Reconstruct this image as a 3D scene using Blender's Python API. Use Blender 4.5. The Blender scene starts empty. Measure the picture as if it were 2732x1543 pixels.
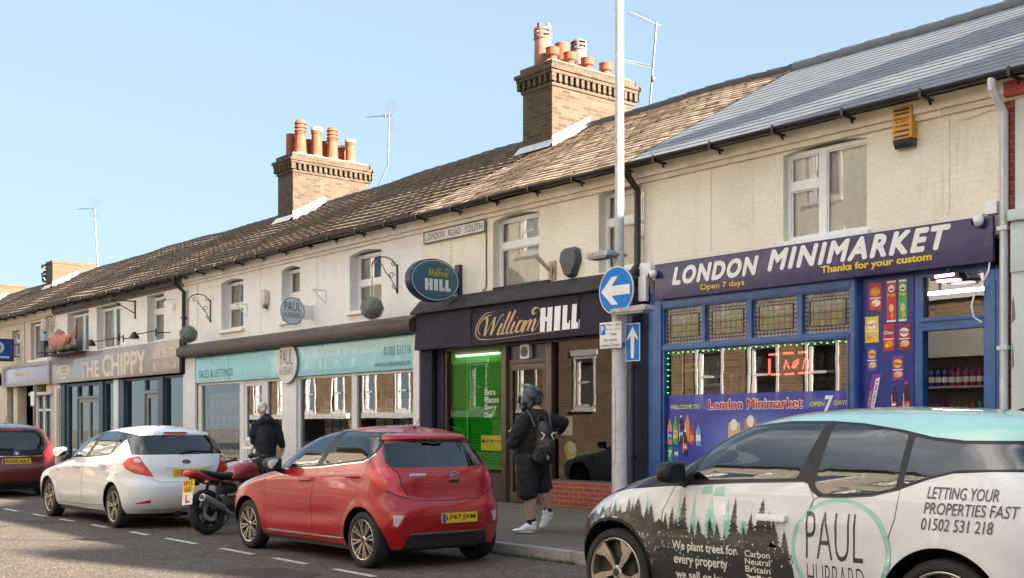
import bpy, bmesh, math, random
from mathutils import Vector, Matrix, Euler
from mathutils.geometry import delaunay_2d_cdt
R = math.radians
PI = math.pi
random.seed(7)
scene = bpy.context.scene
COL = scene.collection
# ------------------------------------------------------------ camera, sky, sun
CAM_H = 1.38
CAM_YAW = R(39.85)            # view direction, measured from -X towards +Y
cd = bpy.data.cameras.new("camera")
cam = bpy.data.objects.new("camera", cd)
COL.objects.link(cam)
cam.location = (0, -12.15, CAM_H)
vd = Vector((-math.cos(CAM_YAW), math.sin(CAM_YAW), 0))
cam.rotation_euler = vd.to_track_quat('-Z', 'Y').to_euler()
cd.sensor_width = 36
cd.lens = 36 * 3050 / 2732
cd.shift_y = (1140 - 771.5) / 2732
cd.clip_end = 2000
scene.camera = cam
SUN_AZ = R(17.0)              # from +X towards +Y
SUN_EL = R(17.5)
sd = Vector((math.cos(SUN_AZ) * math.cos(SUN_EL), math.sin(SUN_AZ) * math.cos(SUN_EL), math.sin(SUN_EL)))
world = bpy.data.worlds.new("World")
scene.world = world
world.use_nodes = True
wn = world.node_tree.nodes
sky = wn.new('ShaderNodeTexSky')
sky.sky_type = 'NISHITA'
sky.sun_disc = False
sky.sun_elevation = SUN_EL
sky.sun_rotation = math.atan2(sd.x, sd.y)
sky.air_density = 1.0
sky.dust_density = 0.3
sky.ozone_density = 1.0
wn['Background'].inputs['Strength'].default_value = 0.08
gam = wn.new('ShaderNodeGamma')                 # hazy day: an evener, paler sky than the clear-air model
gam.inputs['Gamma'].default_value = 0.22
tnt = wn.new('ShaderNodeMix'); tnt.data_type = 'RGBA'; tnt.blend_type = 'MULTIPLY'
tnt.inputs[0].default_value = 1; tnt.inputs[7].default_value = (0.78, 1.0, 1.2, 1)
world.node_tree.links.new(sky.outputs[0], gam.inputs['Color'])
world.node_tree.links.new(gam.outputs[0], tnt.inputs[6])
# bright cloud added to the unseen sky behind the camera to lift the shaded fronts
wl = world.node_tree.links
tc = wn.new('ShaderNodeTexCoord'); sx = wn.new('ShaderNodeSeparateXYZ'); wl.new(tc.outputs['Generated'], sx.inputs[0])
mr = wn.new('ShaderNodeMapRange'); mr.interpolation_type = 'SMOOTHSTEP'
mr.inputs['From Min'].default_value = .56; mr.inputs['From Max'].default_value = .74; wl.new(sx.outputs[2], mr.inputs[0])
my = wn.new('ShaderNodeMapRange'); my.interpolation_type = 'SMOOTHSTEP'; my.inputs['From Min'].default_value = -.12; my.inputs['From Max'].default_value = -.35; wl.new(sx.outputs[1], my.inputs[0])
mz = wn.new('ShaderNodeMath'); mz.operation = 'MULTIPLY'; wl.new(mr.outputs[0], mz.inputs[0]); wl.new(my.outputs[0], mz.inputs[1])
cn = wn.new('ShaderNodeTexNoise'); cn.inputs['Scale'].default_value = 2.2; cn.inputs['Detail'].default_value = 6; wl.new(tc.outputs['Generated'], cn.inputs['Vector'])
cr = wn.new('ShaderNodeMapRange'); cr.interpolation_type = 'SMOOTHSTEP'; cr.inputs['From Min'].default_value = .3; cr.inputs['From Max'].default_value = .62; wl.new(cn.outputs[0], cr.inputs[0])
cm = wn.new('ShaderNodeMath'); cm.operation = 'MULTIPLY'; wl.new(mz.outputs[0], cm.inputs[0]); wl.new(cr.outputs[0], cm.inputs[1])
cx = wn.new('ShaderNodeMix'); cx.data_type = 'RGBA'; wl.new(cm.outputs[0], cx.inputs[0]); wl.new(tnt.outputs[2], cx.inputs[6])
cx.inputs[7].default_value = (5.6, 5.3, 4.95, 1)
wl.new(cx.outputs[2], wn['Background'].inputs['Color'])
sl = bpy.data.lights.new("sun", 'SUN')
sl.energy = 5.0
sl.angle = R(0.5)
sl.color = (1.0, 0.88, 0.73)
so = bpy.data.objects.new("sun", sl)
so.rotation_euler = sd.to_track_quat('Z', 'Y').to_euler()
so.location = (30, 5, 20)
COL.objects.link(so)
scene.view_settings.view_transform = 'Standard'
scene.view_settings.look = 'None'
scene.view_settings.gamma = 1
scene.view_settings.exposure = 2.95
try:
 scene.cycles.max_bounces = 8
 scene.cycles.transparent_max_bounces = 16
 scene.cycles.caustics_reflective = False
 scene.cycles.caustics_refractive = False
except Exception:
 pass
# ------------------------------------------------------------ materials
MATS = {}
def srgb(r, g, b):
 f = lambda c: (c / 255 / 12.92) if c <= 10 else ((c / 255 + 0.055) / 1.055) ** 2.4
 return (f(r), f(g), f(b))
class NT:
 """small node-tree helper"""
 def __init__(s, name):
  s.m = bpy.data.materials.new(name)
  s.m.use_nodes = True
  s.t = s.m.node_tree
  s.b = s.t.nodes['Principled BSDF']
  s.out = s.t.nodes['Material Output']
 def n(s, typ, **k):
  o = s.t.nodes.new('ShaderNode' + typ)
  for a, v in k.items():
   if a.startswith('i_'):
    o.inputs[a[2:].replace('_', ' ')].default_value = v
   else:
    setattr(o, a, v)
  return o
 def l(s, a, b):
  s.t.links.new(a, b)
 def coords(s, typ='Object'):
  return s.n('TexCoord').outputs[typ]
 def noise(s, vec, scale, detail=4, rough=.6, dist=0):
  o = s.n('TexNoise'); s.l(vec, o.inputs['Vector'])
  o.inputs['Scale'].default_value = scale; o.inputs['Detail'].default_value = detail
  o.inputs['Roughness'].default_value = rough; o.inputs['Distortion'].default_value = dist
  return o
 def ramp(s, fac, stops):
  o = s.n('ValToRGB'); s.l(fac, o.inputs[0])
  e = o.color_ramp.elements
  while len(e) > 1: e.remove(e[-1])
  for i, (p, c) in enumerate(stops):
   c4 = tuple(c) + (1,) if len(c) == 3 else c
   if i == 0: e[0].position = p; e[0].color = c4
   else:
    k = e.new(p); k.color = c4
  return o.outputs[0]
 def mix(s, fac, a, b, typ='MIX'):
  o = s.n('Mix', data_type='RGBA', blend_type=typ)
  for sock, v in ((o.inputs[0], fac), (o.inputs[6], a), (o.inputs[7], b)):
   if hasattr(v, 'is_output'): s.l(v, sock)
   elif isinstance(v, (int, float)): sock.default_value = v
   else: sock.default_value = tuple(v) + (1,)
  return o.outputs[2]
 def math(s, op, a, b=None):
  o = s.n('Math', operation=op)
  for sock, v in ((o.inputs[0], a), (o.inputs[1], b)):
   if v is None: continue
   if hasattr(v, 'is_output'): s.l(v, sock)
   else: sock.default_value = v
  return o.outputs[0]
 def bump(s, h, strength=.3, dist=.01, normal=None):
  o = s.n('Bump'); s.l(h, o.inputs['Height'])
  o.inputs['Strength'].default_value = strength; o.inputs['Distance'].default_value = dist
  if normal is not None: s.l(normal, o.inputs['Normal'])
  s.l(o.outputs[0], s.b.inputs['Normal'])
  return o.outputs[0]
 def set(s, **k):
  for a, v in k.items():
   s.b.inputs[a.replace('_', ' ')].default_value = (tuple(v) + (1,)) if isinstance(v, tuple) and len(v) == 3 else v
def M(name, col, rough=.6, metal=0., var=.12, scale=6., bump=0., bscale=80., coat=0., emit=None, estr=1., spec=.5):
 if name in MATS: return MATS[name]
 t = NT(name)
 v = t.coords()
 n1 = t.noise(v, scale, 5, .65)
 lo = tuple(max(0, c * (1 - var)) for c in col); hi = tuple(min(1, c * (1 + var)) for c in col)
 t.l(t.ramp(n1.outputs[0], [(.3, lo), (.7, hi)]), t.b.inputs['Base Color'])
 t.set(Roughness=rough, Metallic=metal, Coat_Weight=coat, Coat_Roughness=.03)
 t.b.inputs['Specular IOR Level'].default_value = spec
 if rough > .25:
  n2 = t.noise(v, scale * 3, 3)
  r = t.n('MapRange'); t.l(n2.outputs[0], r.inputs[0])
  r.inputs['To Min'].default_value = max(0, rough - .1); r.inputs['To Max'].default_value = min(1, rough + .1)
  t.l(r.outputs[0], t.b.inputs['Roughness'])
 if bump:
  n3 = t.noise(v, bscale, 3)
  t.bump(n3.outputs[0], min(bump, 1), .05 if bump >= .8 else .01)
 if emit:
  t.set(Emission_Color=emit, Emission_Strength=estr)
 MATS[name] = t.m
 return t.m
def wall_uv(t):
 """planar coordinates (X+Y, Z) that suit every axis-aligned upright wall"""
 s = t.n('SeparateXYZ'); t.l(t.coords(), s.inputs[0])
 c = t.n('CombineXYZ')
 t.l(t.math('ADD', s.outputs[0], s.outputs[1]), c.inputs[0]); t.l(s.outputs[2], c.inputs[1])
 return c.outputs[0]
def brick_mat(name, c1, c2, mortar, painted=False, bump=.5, stain=None, stain_amt=.35, mscale=1.):
 if name in MATS: return MATS[name]
 t = NT(name)
 uv = wall_uv(t)
 wob = t.noise(uv, 14, 2)
 vadd = t.n('MixRGB') if False else None
 m = t.n('VectorMath', operation='SCALE'); t.l(wob.outputs[1], m.inputs[0]); m.inputs['Scale'].default_value = .006
 a = t.n('VectorMath', operation='ADD'); t.l(uv, a.inputs[0]); t.l(m.outputs[0], a.inputs[1])
 b = t.n('TexBrick'); t.l(a.outputs[0], b.inputs['Vector'])
 b.inputs['Scale'].default_value = 1
 b.inputs['Brick Width'].default_value = .225 * mscale; b.inputs['Row Height'].default_value = .075 * mscale
 b.inputs['Mortar Size'].default_value = .006 * mscale; b.inputs['Mortar Smooth'].default_value = .25
 b.inputs['Bias'].default_value = 0
 b.inputs['Color1'].default_value = tuple(c1) + (1,); b.inputs['Color2'].default_value = tuple(c2) + (1,)
 b.inputs['Mortar'].default_value = tuple(mortar) + (1,)
 col = b.outputs[0]
 big = t.noise(uv, .9, 6, .7, .6)
 fine = t.noise(uv, 30, 4, .7)
 col = t.mix(.5, col, t.ramp(fine.outputs[0], [(.3, (.62, .62, .62)), (.7, (1.0, 1.0, 1.0))]), 'MULTIPLY')
 st = stain or tuple(c * .55 for c in c1)
 col = t.mix(t.math('MULTIPLY', t.ramp(big.outputs[0], [(.48, (0, 0, 0)), (.8, (1, 1, 1))]), stain_amt), col, st)
 if painted:   # rain streaks and small flakes where the paint has come away
  mp_ = t.n('Mapping'); t.l(uv, mp_.inputs[0]); mp_.inputs['Scale'].default_value = (5.5, .35, 1)
  sk = t.noise(mp_.outputs[0], 1.0, 5, .7)
  col = t.mix(.35, col, t.ramp(sk.outputs[0], [(.3, (.62, .60, .55)), (.44, (1, 1, 1))]), 'MULTIPLY')
  fk = t.noise(uv, 3.2, 8, .72)
  col = t.mix(t.ramp(fk.outputs[0], [(.70, (0, 0, 0)), (.715, (1, 1, 1))]), col, (.36, .28, .22))
 t.l(col, t.b.inputs['Base Color'])
 t.set(Roughness=.75 if painted else .9)
 t.b.inputs['Specular IOR Level'].default_value = .3
 h = t.math('ADD', t.math('MULTIPLY', t.math('SUBTRACT', 1.0, b.outputs[1]), 1.0), t.math('MULTIPLY', fine.outputs[0], .5))
 t.bump(h, bump, .008)
 MATS[name] = t.m
 return t.m
def glass_mat(name, tint=(.75, .8, .8), ior=2.0, wav=.0, boost=1.0, floor=0.0):
 """thin pane: transparent with a mirror coat whose strength follows Fresnel"""
 if name in MATS: return MATS[name]
 t = NT(name)
 t.t.nodes.remove(t.b)
 tr = t.n('BsdfTransparent'); tr.inputs[0].default_value = tuple(tint) + (1,)
 gl = t.n('BsdfGlossy'); gl.inputs['Roughness'].default_value = 0.0; gl.inputs[0].default_value = (1, 1, 1, 1)
 fr = t.n('Fresnel'); fr.inputs[0].default_value = ior
 if wav:
  nz = t.noise(t.coords(), 1.6, 2)
  bp = t.n('Bump'); t.l(nz.outputs[0], bp.inputs['Height']); bp.inputs['Strength'].default_value = wav; bp.inputs['Distance'].default_value = .05
  t.l(bp.outputs[0], gl.inputs['Normal'])
 f = t.math('MINIMUM', t.math('ADD', t.math('MULTIPLY', fr.outputs[0], boost), floor), 1.0)
 mx = t.n('MixShader'); t.l(f, mx.inputs[0]); t.l(tr.outputs[0], mx.inputs[1]); t.l(gl.outputs[0], mx.inputs[2])
 t.l(mx.outputs[0], t.out.inputs[0])
 MATS[name] = t.m
 return t.m
def paint_mat(name, col, rough=.3, metal=.0, coat=1.):
 if name in MATS: return MATS[name]
 t = NT(name)
 v = t.coords()
 n = t.noise(v, 2.2, 4)
 lo = tuple(c * .93 for c in col)
 t.l(t.ramp(n.outputs[0], [(.3, lo), (.7, col)]), t.b.inputs['Base Color'])
 t.set(Roughness=rough, Metallic=metal, Coat_Weight=coat, Coat_Roughness=.02, Coat_IOR=1.45)
 d = t.noise(v, 3.5, 5)
 r = t.n('MapRange'); t.l(d.outputs[0], r.inputs[0]); r.inputs['To Min'].default_value = .0; r.inputs['To Max'].default_value = .07
 t.l(r.outputs[0], t.b.inputs['Coat Roughness'])
 MATS[name] = t.m
 return t.m
# ------------------------------------------------------------ mesh helpers
WM = {}       # world matrices of what we make (identity for parts)
class MB:
 def __init__(s):
  s.v = []; s.f = []; s.m = []
 def quad(s, a, b, c, d, mi=0):
  k = len(s.v); s.v += [tuple(a), tuple(b), tuple(c), tuple(d)]; s.f.append((k, k + 1, k + 2, k + 3)); s.m.append(mi)
 def poly(s, pts, mi=0):
  k = len(s.v); s.v += [tuple(p) for p in pts]; s.f.append(tuple(range(k, k + len(pts)))); s.m.append(mi)
 def box(s, x0, x1, y0, y1, z0, z1, mi=0):
  k = len(s.v)
  s.v += [(x0, y0, z0), (x1, y0, z0), (x1, y1, z0), (x0, y1, z0), (x0, y0, z1), (x1, y0, z1), (x1, y1, z1), (x0, y1, z1)]
  for q in ((0, 3, 2, 1), (4, 5, 6, 7), (0, 1, 5, 4), (1, 2, 6, 5), (2, 3, 7, 6), (3, 0, 4, 7)):
   s.f.append(tuple(k + i for i in q)); s.m.append(mi)
  return s
 def obox(s, c, sx, sy, sz, rot=None, mi=0):
  """box with centre c, sizes, optional rotation matrix/Euler"""
  k = len(s.v); b = MB(); b.box(-sx / 2, sx / 2, -sy / 2, sy / 2, -sz / 2, sz / 2, mi)
  m = rot.to_matrix() if isinstance(rot, Euler) else (rot or Matrix.Identity(3))
  s.v += [tuple(Vector(c) + m @ Vector(p)) for p in b.v]
  s.f += [tuple(k + i for i in f) for f in b.f]; s.m += b.m
  return s
 def prism(s, pts, fn0, fn1, mi=0):
  """closed 2D outline extruded between two maps (u,w)->xyz"""
  k = len(s.v); n = len(pts)
  s.v += [tuple(fn0(*p)) for p in pts] + [tuple(fn1(*p)) for p in pts]
  s.f.append(tuple(range(k, k + n))); s.m.append(mi)
  s.f.append(tuple(range(k + 2 * n - 1, k + n - 1, -1))); s.m.append(mi)
  for i in range(n):
   j = (i + 1) % n
   s.f.append((k + i, k + n + i, k + n + j, k + j)); s.m.append(mi)
  return s
 def tube(s, pts, r, n=8, mi=0, caps=True, closed=False):
  pts = [Vector(p) for p in pts]; k0 = len(s.v); N = len(pts)
  rs = r if isinstance(r, (list, tuple)) else [r] * N
  up = None
  for i, p in enumerate(pts):
   if closed: d = pts[(i + 1) % N] - pts[i - 1]
   else: d = (pts[min(i + 1, N - 1)] - pts[max(i - 1, 0)])
   d.normalize()
   if up is None:
    up = Vector((0, 0, 1)) if abs(d.z) < .9 else Vector((1, 0, 0))
   a = d.cross(up).normalized(); b = a.cross(d).normalized(); up = b
   for j in range(n):
    t = 2 * PI * j / n
    s.v.append(tuple(p + (a * math.cos(t) + b * math.sin(t)) * rs[i]))
  M_ = N if closed else N - 1
  for i in range(M_):
   for j in range(n):
    i2 = (i + 1) % N; j2 = (j + 1) % n
    s.f.append((k0 + i * n + j, k0 + i * n + j2, k0 + i2 * n + j2, k0 + i2 * n + j)); s.m.append(mi)
  if caps and not closed:
   s.f.append(tuple(k0 + j for j in range(n - 1, -1, -1))); s.m.append(mi)
   s.f.append(tuple(k0 + (N - 1) * n + j for j in range(n))); s.m.append(mi)
  return s
 def lathe(s, prof, c=(0, 0, 0), axis='z', n=24, mi=0, a0=0, a1=2 * PI):
  """prof: (r,h) list"""
  c = Vector(c); k0 = len(s.v); full = abs(a1 - a0 - 2 * PI) < 1e-6; nn = n if full else n + 1
  for r, h in prof:
   for j in range(nn):
    t = a0 + (a1 - a0) * j / n
    x, y = r * math.cos(t), r * math.sin(t)
    p = {'z': (x, y, h), 'y': (x, h, y), 'x': (h, x, y)}[axis]
    s.v.append(tuple(c + Vector(p)))
  for i in range(len(prof) - 1):
   for j in range(n):
    j2 = (j + 1) % nn
    q = (k0 + i * nn + j, k0 + i * nn + j2, k0 + (i + 1) * nn + j2, k0 + (i + 1) * nn + j)
    s.f.append(q if axis != 'y' else q[::-1]); s.m.append(mi)
  return s
 def holed(s, x0, x1, z0, z1, holes, yf, yb, mi=0, back=True):
  """upright slab in XZ with rectangular holes, front at yf, back at yb"""
  xs = sorted(set([x0, x1] + [min(max(h[i], x0), x1) for h in holes for i in (0, 1)]))
  zs = sorted(set([z0, z1] + [min(max(h[i], z0), z1) for h in holes for i in (2, 3)]))
  nx, nz = len(xs) - 1, len(zs) - 1
  def solid(i, j):
   if i < 0 or j < 0 or i >= nx or j >= nz: return False
   cx, cz = (xs[i] + xs[i + 1]) / 2, (zs[j] + zs[j + 1]) / 2
   return not any(h[0] < cx < h[1] and h[2] < cz < h[3] for h in holes)
  for i in range(nx):
   for j in range(nz):
    if not solid(i, j): continue
    a, b, c, d = xs[i], xs[i + 1], zs[j], zs[j + 1]
    s.quad((a, yf, c), (b, yf, c), (b, yf, d), (a, yf, d), mi)
    if back: s.quad((b, yb, c), (a, yb, c), (a, yb, d), (b, yb, d), mi)
    if not solid(i - 1, j): s.quad((a, yb, c), (a, yf, c), (a, yf, d), (a, yb, d), mi)
    if not solid(i + 1, j): s.quad((b, yf, c), (b, yb, c), (b, yb, d), (b, yf, d), mi)
    if not solid(i, j - 1): s.quad((a, yb, c), (b, yb, c), (b, yf, c), (a, yf, c), mi)
    if not solid(i, j + 1): s.quad((a, yf, d), (b, yf, d), (b, yb, d), (a, yb, d), mi)
  return s
 def add(s, o, fn=None, mi=None):
  k = len(s.v)
  s.v += [tuple(fn(Vector(p))) for p in o.v] if fn else o.v
  s.f += [tuple(k + i for i in f) for f in o.f]; s.m += [mi] * len(o.m) if mi is not None else o.m
  return s
 def sphere(s, c, rx, ry, rz, n=16, m=10, mi=0, rot=None):
  k0 = len(s.v); c = Vector(c)
  for i in range(m + 1):
   a = PI * i / m
   for j in range(n):
    t = 2 * PI * j / n
    p = Vector((rx * math.sin(a) * math.cos(t), ry * math.sin(a) * math.sin(t), rz * math.cos(a)))
    if rot: p = rot @ p
    s.v.append(tuple(c + p))
  for i in range(m):
   for j in range(n):
    j2 = (j + 1) % n
    s.f.append((k0 + i * n + j, k0 + (i + 1) * n + j, k0 + (i + 1) * n + j2, k0 + i * n + j2)); s.m.append(mi)
  return s
 def mesh(s, name, mats, bevel=0., smooth=None, merge=True):
  me = bpy.data.meshes.new(name)
  me.from_pydata(s.v, [], s.f)
  if not isinstance(mats, (list, tuple)): mats = [mats]
  for m in mats: me.materials.append(m)
  me.polygons.foreach_set('material_index', s.m)
  bm = bmesh.new(); bm.from_mesh(me)
  if merge: bmesh.ops.remove_doubles(bm, verts=bm.verts, dist=1e-5)
  if bevel:
   es = [e for e in bm.edges if len(e.link_faces) == 2 and e.calc_face_angle(0) > .6]
   if es:
    bmesh.ops.bevel(bm, geom=es, offset=bevel, segments=2, profile=.65, affect='EDGES', clamp_overlap=True)
  bmesh.ops.recalc_face_normals(bm, faces=bm.faces) if bevel else None
  bm.to_mesh(me); bm.free()
  if smooth is not None or bevel:
   me.polygons.foreach_set('use_smooth', [True] * len(me.polygons))
   me.set_sharp_from_angle(angle=R(smooth if smooth is not None else 50))
  me.update()
  return me
def place(o, parent=None):
 COL.objects.link(o)
 if parent is not None:
  o.parent = parent
  o.matrix_parent_inverse = WM.get(parent.name, Matrix.Identity(4)).inverted()
  WM[o.name] = Matrix.Identity(4)
 return o
def part(name, mb, mats, parent, bevel=0., smooth=None, label=None, merge=True):
 me = mb if isinstance(mb, bpy.types.Mesh) else mb.mesh(name, mats, bevel, smooth, merge)
 o = bpy.data.objects.new(name, me)
 place(o, parent)
 if label: o['label'] = label
 return o
def props(o, label, cat, group=None, kind=None):
 if label: o['label'] = label
 if cat: o['category'] = cat
 if group: o['group'] = group
 if kind: o['kind'] = kind
 return o
def thing(name, label, cat, loc=(0, 0, 0), group=None, rotz=0):
 o = bpy.data.objects.new(name, None)
 o.empty_display_size = .2
 COL.objects.link(o)
 o.location = loc; o.rotation_euler = (0, 0, rotz)
 WM[o.name] = Matrix.Translation(loc) @ Euler((0, 0, rotz)).to_matrix().to_4x4()
 return props(o, label, cat, group)
def solo(name, mb, mats, label, cat, group=None, bevel=0., smooth=None, merge=True):
 """a thing that is one mesh: its origin goes to the middle of its base"""
 me = mb if isinstance(mb, bpy.types.Mesh) else mb.mesh(name, mats, bevel, smooth, merge)
 xs = [v.co for v in me.vertices]
 c = Vector(((min(p.x for p in xs) + max(p.x for p in xs)) / 2, (min(p.y for p in xs) + max(p.y for p in xs)) / 2, min(p.z for p in xs)))
 me.transform(Matrix.Translation(-c))
 o = bpy.data.objects.new(name, me)
 COL.objects.link(o); o.location = c
 WM[o.name] = Matrix.Translation(c)
 return props(o, label, cat, group)
def struct(name, mb, mats, smooth=None):
 o = bpy.data.objects.new(name, mb.mesh(name, mats, 0, smooth))
 COL.objects.link(o); o['kind'] = 'structure'
 return o
# ------------------------------------------------------------ lettering
TXT = {}
def text2d(s, bold=0., shear=0., res=3, space=1.):
 key = (s, bold, shear, res, space)
 if key in TXT: return TXT[key]
 cu = bpy.data.curves.new('lettering', 'FONT')
 cu.body = s; cu.size = 1; cu.offset = bold; cu.shear = shear; cu.resolution_u = res
 cu.fill_mode = 'FRONT'; cu.space_character = space; cu.align_x = 'LEFT'
 o = bpy.data.objects.new('lettering', cu); COL.objects.link(o)
 dg = bpy.context.evaluated_depsgraph_get()
 me = bpy.data.meshes.new_from_object(o.evaluated_get(dg))
 vs = [(v.co.x, v.co.y) for v in me.vertices]; fs = [tuple(p.vertices) for p in me.polygons]
 bpy.data.objects.remove(o); bpy.data.curves.remove(cu); bpy.data.meshes.remove(me)
 x0 = min(v[0] for v in vs); x1 = max(v[0] for v in vs); y0 = min(v[1] for v in vs); y1 = max(v[1] for v in vs)
 out = ([((x - x0) / (x1 - x0), (y - y0) / (y1 - y0)) for x, y in vs], fs)
 TXT[key] = out
 return out
def text_into(mb, s, x0, x1, z0, z1, fn, mi=0, rise=0., sub=0, **k):
 """stretch the string into a rectangle (u,w), then map by fn(u,w)->xyz; rise tilts the line"""
 vs, fs = text2d(s, **k)
 if sub:      # split long triangles so that the letters follow a curved panel
  vs = list(vs); todo = [f for q in fs for f in ([q] if len(q) == 3 else [(q[0], q[i], q[i + 1]) for i in range(1, len(q) - 1)])]; fs = []; mid = {}
  L = lambda i, j: math.hypot((vs[i][0] - vs[j][0]) * (x1 - x0), (vs[i][1] - vs[j][1]) * (z1 - z0))
  while todo:
   f = todo.pop(); e = max(((L(f[i], f[(i + 1) % 3]), i) for i in range(3)))
   if e[0] < sub: fs.append(f); continue
   i = e[1]; a, c, d = f[i], f[(i + 1) % 3], f[(i + 2) % 3]; key = (min(a, c), max(a, c))
   if key not in mid: mid[key] = len(vs); vs.append(((vs[a][0] + vs[c][0]) / 2, (vs[a][1] + vs[c][1]) / 2))
   m = mid[key]; todo += [(a, m, d), (m, c, d)]
 b = len(mb.v)
 mb.v += [tuple(fn(x0 + a * (x1 - x0), z0 + c * (z1 - z0) + rise * a)) for a, c in vs]
 mb.f += [tuple(b + i for i in f) for f in fs]; mb.m += [mi] * len(fs)
 return mb
def fat_text(mb, s, x0, x1, z0, z1, y, d, ring=0, mi=0, **k):
 # heavier lettering: the same word laid several times, each a hair further out
 offs = [(-d, 0), (0, 0), (d, 0)] if not ring else [(d * math.cos(2 * PI * i / ring), d * math.sin(2 * PI * i / ring)) for i in range(ring)]
 for i, (a, c) in enumerate(offs): text_into(mb, s, x0 + a, x1 + a, z0 + c, z1 + c, (lambda u, w, i=i: (u, y(u, w) - .0004 * i, w)), mi, **k)
def wallmap(y):
 return lambda u, w: (u, y, w)
def round_rect(x0, x1, z0, z1, r, n=4):
 pts = []
 for cx, cz, a in ((x1 - r, z1 - r, 0), (x0 + r, z1 - r, 90), (x0 + r, z0 + r, 180), (x1 - r, z0 + r, 270)):
  for i in range(n + 1):
   t = R(a + 90 * i / n); pts.append((cx + r * math.cos(t), cz + r * math.sin(t)))
 return pts
def circle_pts(cx, cz, r, n=32, rz=None):
 rz = rz or r
 return [(cx + r * math.cos(2 * PI * i / n), cz + rz * math.sin(2 * PI * i / n)) for i in range(n)]
def smoothstep(a, b, x):
 t = min(1, max(0, (x - a) / (b - a))); return t * t * (3 - 2 * t)
def pchip(pts):
 """monotone cubic through (x,y) points"""
 xs = [p[0] for p in pts]; ys = [p[1] for p in pts]; n = len(xs)
 h = [xs[i + 1] - xs[i] for i in range(n - 1)]; d = [(ys[i + 1] - ys[i]) / h[i] for i in range(n - 1)]
 m = [d[0]] + [0] * (n - 2) + [d[-1]]
 for i in range(1, n - 1):
  if d[i - 1] * d[i] > 0:
   w1 = 2 * h[i] + h[i - 1]; w2 = h[i] + 2 * h[i - 1]
   m[i] = (w1 + w2) / (w1 / d[i - 1] + w2 / d[i])
 def f(x):
  if x <= xs[0]: return ys[0]
  if x >= xs[-1]: return ys[-1]
  i = 0
  while x > xs[i + 1]: i += 1
  t = (x - xs[i]) / h[i]
  return ((1 + 2 * t) * (1 - t) ** 2 * ys[i] + t * (1 - t) ** 2 * h[i] * m[i] + t * t * (3 - 2 * t) * ys[i + 1] + t * t * (t - 1) * h[i] * m[i + 1])
 return f
def inpoly(x, y, P):
 c = False; j = len(P) - 1
 for i in range(len(P)):
  if (P[i][1] > y) != (P[j][1] > y) and x < (P[j][0] - P[i][0]) * (y - P[i][1]) / (P[j][1] - P[i][1]) + P[i][0]:
   c = not c
  j = i
 return c
# ------------------------------------------------------------ shared materials
WHITE = M('white_plastic', (.74, .75, .76), .35, var=.05)
BLACKP = M('black_plastic', (.014, .014, .016), .4, var=.2)
IRON = M('black_iron', (.02, .02, .022), .55, var=.3)
STEEL = M('galvanised_steel', (.42, .43, .45), .45, .6, var=.25, scale=14)
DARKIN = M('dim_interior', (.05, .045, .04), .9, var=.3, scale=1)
CREAM = brick_mat('cream_painted_brick', (.86, .81, .69), (.88, .83, .72), (.82, .77, .65), True, .16, (.34, .29, .2), .28)
CREAMW = M('cream_board', (.66, .60, .48), .7, var=.14, scale=4)
WHITEB = brick_mat('white_painted_brick', (.86, .85, .84), (.88, .87, .86), (.82, .81, .80), True, .13, (.50, .48, .44), .25)
WHITER = M('white_render', (.78, .765, .75), .85, var=.08, scale=3, bump=.2, bscale=40)
TANR = M('tan_render', (.58, .51, .42), .85, var=.12, scale=2.5, bump=.25, bscale=40)
YBRICK = brick_mat('yellow_stock_brick', (.10, .072, .046), (.05, .037, .026), (.125, .105, .083), False, .8, (.05, .036, .026), .55)
RBRICK = brick_mat('red_brick', (.30, .075, .05), (.24, .055, .04), (.30, .22, .18), False, .6)
DBRICK = brick_mat('dark_brick', (.20, .13, .085), (.13, .085, .06), (.32, .28, .24), False, .6)
SHOPGLASS = glass_mat('shop_glass', (.84, .87, .87), 1.7, .008, 1.0, .0)
CLEARSHOP = glass_mat('clear_shop_glass', (.9, .92, .92), 1.3, .008, 1.0, .0)
SHOPMIRROR = glass_mat('reflective_shop_glass', (.80, .83, .83), 2.1, .008, 1.1, .02)
WINGLASS = glass_mat('window_glass', (.88, .9, .9), 1.6, .008, 1.0, .01)
LEAD = M('lead_flashing', (.55, .56, .57), .5, .3, var=.25, scale=9)
TERRA = M('terracotta', (.21, .062, .03), .8, var=.3, scale=7, bump=.2)
TERRAD = M('sooty_terracotta', (.24, .13, .09), .85, var=.5, scale=5, bump=.3)
SOOT = M('sooty_clay', (.13, .12, .11), .85, var=.5, scale=5, bump=.3)
GUTTER = M('gutter_plastic', (.016, .016, .018), .35, var=.3)
def lace_mat():
 t = NT('net_curtain')
 uv = wall_uv(t)
 br = t.n('TexBrick', offset=.5); t.l(uv, br.inputs['Vector'])
 br.inputs['Scale'].default_value = 1; br.inputs['Brick Width'].default_value = .05; br.inputs['Row Height'].default_value = .05
 br.inputs['Mortar Size'].default_value = .012
 br.inputs['Color1'].default_value = (.90, .89, .87, 1); br.inputs['Color2'].default_value = (.84, .83, .80, 1); br.inputs['Mortar'].default_value = (.93, .92, .9, 1)
 n = t.noise(uv, 9, 4)
 t.l(t.mix(.45, br.outputs[0], t.ramp(n.outputs[0], [(.3, (.74, .73, .71)), (.7, (1, 1, 1))]), 'MULTIPLY'), t.b.inputs['Base Color'])
 t.set(Roughness=.95, Alpha=.92)
 return t.m
LACE = lace_mat()
CURTAIN = M('white_curtain', (.6, .6, .58), .9, var=.15)
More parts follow.
